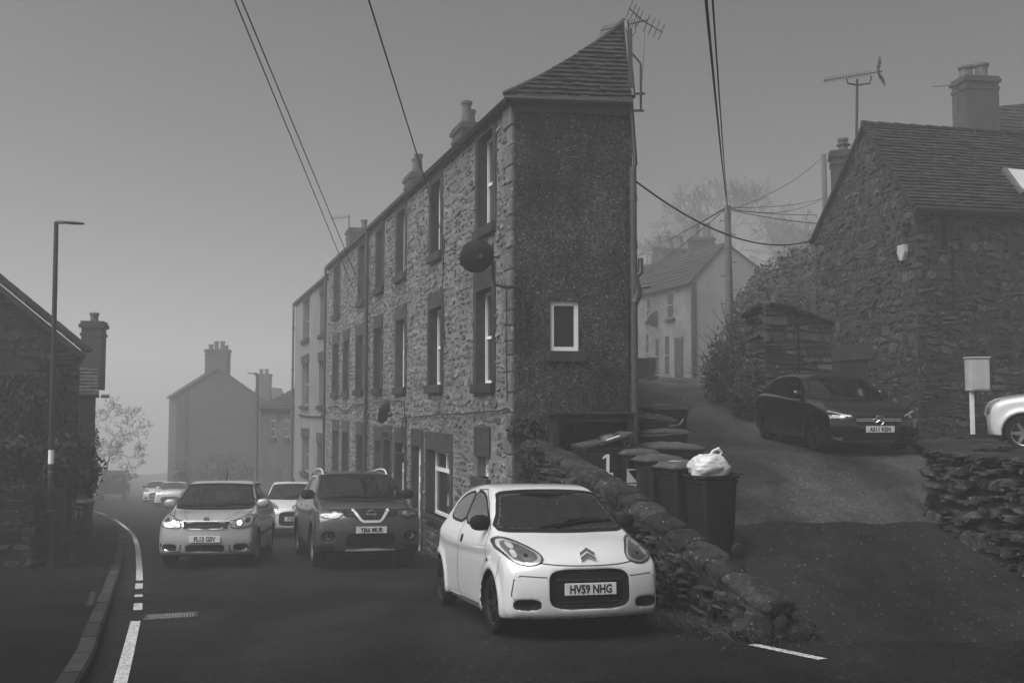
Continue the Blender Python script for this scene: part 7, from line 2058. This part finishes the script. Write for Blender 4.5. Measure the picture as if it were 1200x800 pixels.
h0, _ = c.ray('front', 0, .60); mb = MB(); mb.tube([(h0.x + .035, .085 * math.cos(a), .61 + .085 * math.sin(a)) for a in [2 * math.pi * k / 28 for k in range(29)]], .009, 7)
for k in range(3): a = math.pi / 2 + k * 2 * math.pi / 3; mb.tube([(h0.x + .035, 0, .61), (h0.x + .035, .083 * math.cos(a), .61 + .083 * math.sin(a))], [.014, .004], 5)
mb.build('badge', m_chrome, c.root, smooth=True)
c.strip('splitter', catmull([(-.80, .36), (-.62, .24), (-.3, .215), (.3, .215), (.62, .24), (.80, .36)], 4), 'front', .03, m_darkmet, .012)
c.plate('AS11 KEN', .455, off=.025)
c.mirror(X(1.70), 1.02, .74, p_black, .95)
mb = MB()
for s_ in (-1, 1): pass
c.seats(.55, X(2.25), .37); c.shell(); c.wheels('twin', m_dalloy)
c.place(6.42, 18.55, (.085, -1), zlane)

# ---------------------------------------------------------------- small retro hatchbacks
SP_MI = dict(L=3.70, W=1.683, H=1.407, wb=2.467, oh=.66, r=.305, tw=.18, rimr=.70, zm=.55, bar=.045, wr=.60, wbelt=.76, zb=.95, cowl=.98, cf=.24, cg=.14, corner=.42, k=.10, crown=.05, kb=.03, flare=.028,
    low=[(.03, .24), (-.01, .42), (.0, .66), (.05, .82), (.2, .92), (.6, .98), (1.0, 1.01), (1.4, 1.01), (2.6, 1.03), (3.4, 1.03), (3.65, .95), (3.7, .6), (3.6, .28), (3.4, .18), (.25, .18), (.1, .2)],
    gh=[(.85, .92), (1.0, 1.0), (1.22, 1.18), (1.48, 1.36), (1.66, 1.40), (2.3, 1.41), (3.0, 1.385), (3.35, 1.34), (3.46, 1.2), (3.62, .95), (3.2, .85), (1.2, .85)],
    carve=(('c', 0, .44, .52, .17, 4, .03),))
def build_mini(label, stripes, h=.034, group=None, spokes='six', name='parked_car'):
    c = Car(name, label, 'car', SP_MI, p_white, h, group); X = lambda s: c.xn - s
    ws = closed_cat([(-.68, 1.03), (0, 1.01), (.68, 1.03), (.63, 1.2), (.595, 1.30), (0, 1.33), (-.595, 1.30), (-.63, 1.2)], 4); g = c.panel('windscreen', ws, 'front', m_glass, .006, hole=True); c.strip('windscreen_seal', ws, 'front', .04, m_plast, .009, closed=True, parent=g)
    for s_ in (1, -1):
        for q in ([(X(1.20), 1.05), (X(1.5), 1.30), (X(1.62), 1.33), (X(2.3), 1.34), (X(2.33), 1.06)], [(X(2.38), 1.06), (X(2.36), 1.34), (X(3.0), 1.32), (X(3.3), 1.24), (X(3.3), 1.08)]):
            c.panel('side_window', q, 'side', m_glass, .005, side=s_, hole=True)
        hl_o = sell(s_ * .60, .76, .105, .125, 2.1, 26); hb = c.panel('headlight', hl_o, 'front', m_refl, .004, step=.025); c.strip('headlight_rim', hl_o, 'front', .018, m_chrome, .009, closed=True, parent=hb, step=.02); c.panel('lens', hl_o, 'front', m_lens, .016, parent=hb)
        c.strip('belt_trim', [(X(1.1), 1.035), (X(3.5), 1.045)], 'side', .02, m_plast, .006, side=s_)
        # black arch trim
        for xw in (c.xf, c.xr):
            arc = [(xw + .385 * math.cos(a), .305 + .385 * math.sin(a)) for a in [math.radians(-15 + k * 10) for k in range(22)]]
            c.strip('arch_trim', arc, 'side', .075, m_plast, .010, side=s_)
        c.strip('side_repeater', [(X(.9), .72), (X(1.02), .72)], 'side', .04, m_chrome, .01, side=s_)
        if stripes: c.panel('bonnet_stripe', [(X(.12), s_ * .27), (X(.9), s_ * .33), (X(.9), s_ * .45), (X(.12), s_ * .37)], 'top', m_stripe, .004, step=.06)
    gr_ = c.panel('grille', sell(0, .44, .50, .16, 4), 'front', m_plast, .004)
    for z in (.5, .54): c.strip('grille_bar', [(-.4, z), (.4, z)], 'front', .015, m_chrome, .015, parent=gr_)
    c.plate('', .38, off=.02) if False else None
    c.mirror(X(1.25), 1.07, .72, m_plast if not stripes else p_white, .9); c.seats(.55, X(1.95))
    c.shell(trim=lambda C_, n: (C_[:, 2] < .27)); c.wheels(spokes, m_alloy); return c
mr_ = build_mini('white small car cut by the right edge, only its nose and front wheel showing', False)
mr_.place(9.30, 18.1, (-.88, .47), zyard)
mi = build_mini('distant white small retro car with two dark bonnet stripes parked down the road', True, name='parked_car')
mi.place(P(201, 580, 55).x, 55, (.20, -.98), zroad)

# ---------------------------------------------------------------- copies of the white hatchback's kind
def clone(src, label, ax, ay, heading, plate=None):
    r = copy_thing(src.root); r['label'] = label
    if plate is not None:
        for ch in list(r.children):
            if ch.name.startswith('number_plate'):
                for g_ in list(ch.children): bpy.data.objects.remove(g_)
                bb = [Vector(v.co) for v in ch.data.vertices]; c_ = sum(bb, Vector()) / len(bb); mx = max(v.x for v in bb)
                put_text('registration', plate, .108, m_ink, ch, basis((mx + .001, 0, c_.z - .004), (0, 1, 0), (0, 0, 1)), .0035, .80, .001)
    k = Car.__new__(Car); k.s = src.s; k.root = r; k.place(ax, ay, heading, zroad); return r
clone(c1, 'white small hatchback half hidden between the silver and the dark grey car', P(344, 600, 27.3).x, 27.3, (.24, -.97), 'FY60 LDA')
clone(c1, 'pale car farthest down the road, partly behind the striped white car', P(183, 580, 66).x, 66, (.28, -.96))

# ---------------------------------------------------------------- pickup truck seen from behind
tk = thing('pickup_truck', 'loaded dark pickup truck driving away into the fog, seen from behind', 'truck', (0, 0, 0), None, 0, world=False)
mb = MB(); mb.box((-2.2, -.98, .55), (1.0, .98, .75)); mb.build('chassis', m_darkmet, tk)
mb = MB(); mb.box((-2.25, -1.0, .75), (-2.18, 1.0, 1.25)); mb.build('tailgate', m_darkmet, tk, bevel=.02)
for s_ in (-1, 1):
    mb = MB(); mb.box((-2.17, s_ * .98 - .03, .75), (.4, s_ * .98 + .03, 1.25)); mb.build('bed_side', m_darkmet, tk, bevel=.02)
    for xw in (-1.45, 1.5):
        mb = MB(); mb.lathe([(0, 0), (.25, 0), (.37, .01), (.39, .05), (.39, .2), (.37, .24), (0, .24)], 24, 'Y', (xw, s_ * .86 - (.24 if s_ > 0 else 0), .39)); mb.build('wheel', m_tyre, tk, smooth=True)
    mb = MB(); mb.box((1.3, s_ * 1.15 - .08, 1.45), (1.36, s_ * 1.15 + .08, 1.75)); mb.tube([(1.3, s_ * .9, 1.5), (1.33, s_ * 1.1, 1.55)], .02, 5); mb.build('wing_mirror', m_darkmet, tk)
    mb = MB(); mb.box((-2.27, s_ * .82 - .08, .62), (-2.24, s_ * .82 + .08, .74)); mb.build('tail_light', M('tail_light', .25, .3, .1, 5), tk)
mb = MB(); mb.box((-2.28, -.8, .45), (-2.2, .8, .53)); mb.build('bumper', m_metal, tk, bevel=.01)
mb = MB(); v_ = [(.5, -.93, .75), (2.5, -.93, .75), (2.4, -.9, 1.35), (1.9, -.78, 2.0), (.6, -.78, 2.05), (.5, -.93, 1.35)]
mb.add([Vector(q) for q in v_] + [Vector((q[0], -q[1], q[2])) for q in v_], [tuple(range(6)), tuple(range(11, 5, -1))] + [(i, 6 + i, 6 + (i + 1) % 6, (i + 1) % 6) for i in range(6)]); cb_ = mb.build('cab', p_grey, tk, bevel=.05)
mb = MB(); mb.box((.485, -.66, 1.42), (.50, .66, 1.88)); mb.build('rear_window', m_pane, cb_)
mb = MB()
for y_ in (-.85, .85): mb.tube([(-2.1, y_, 1.2), (-2.1, y_, 2.15), (.3, y_, 2.2), (.3, y_, 1.2)], .04, 6)
mb.tube([(-2.1, -.85, 2.05), (-2.1, .85, 2.05)], .04, 6); mb.tube([(.3, -.85, 2.15), (.3, .85, 2.15)], .04, 6); mb.build('rack', m_darkmet, tk)
rr = random.Random(4)
for k in range(9):
    ld_ = thing('load_bundle', ['bulky', 'tall', 'low', 'slanting', 'boxy', 'rounded', 'narrow', 'wide', 'small'][k] + ' dark bundle of the load on the foggy pickup truck', 'load', (0, 0, 0), None) if False else None
mb = MB()
for k in range(12): rock(mb, Vector((rr.uniform(-1.9, 0), rr.uniform(-.7, .7), rr.uniform(1.1, 1.75))), Vector((1, 0, 0)), Vector((0, 1, rr.uniform(-.3, .3))).normalized(), Vector((0, 0, 1)), rr.uniform(.15, .35), rr.uniform(.12, .3), rr.uniform(.12, .35), k, .3, 12, 8, 3)
lo = mb.build('load', m_dkframe, tk, smooth=True); lo['kind'] = 'stuff'
hd_t = Vector((-.40, .92, 0)).normalized(); q = P(133, 590, 71); 
kx = Car.__new__(Car); kx.s = dict(wb=2.9); kx.root = tk; kx.place(q.x + hd_t.x * 2.9, 71 + hd_t.y * 2.9, (hd_t.x, hd_t.y), zroad)
for o in bpy.data.objects:
    if '_w' in o: del o['_w']
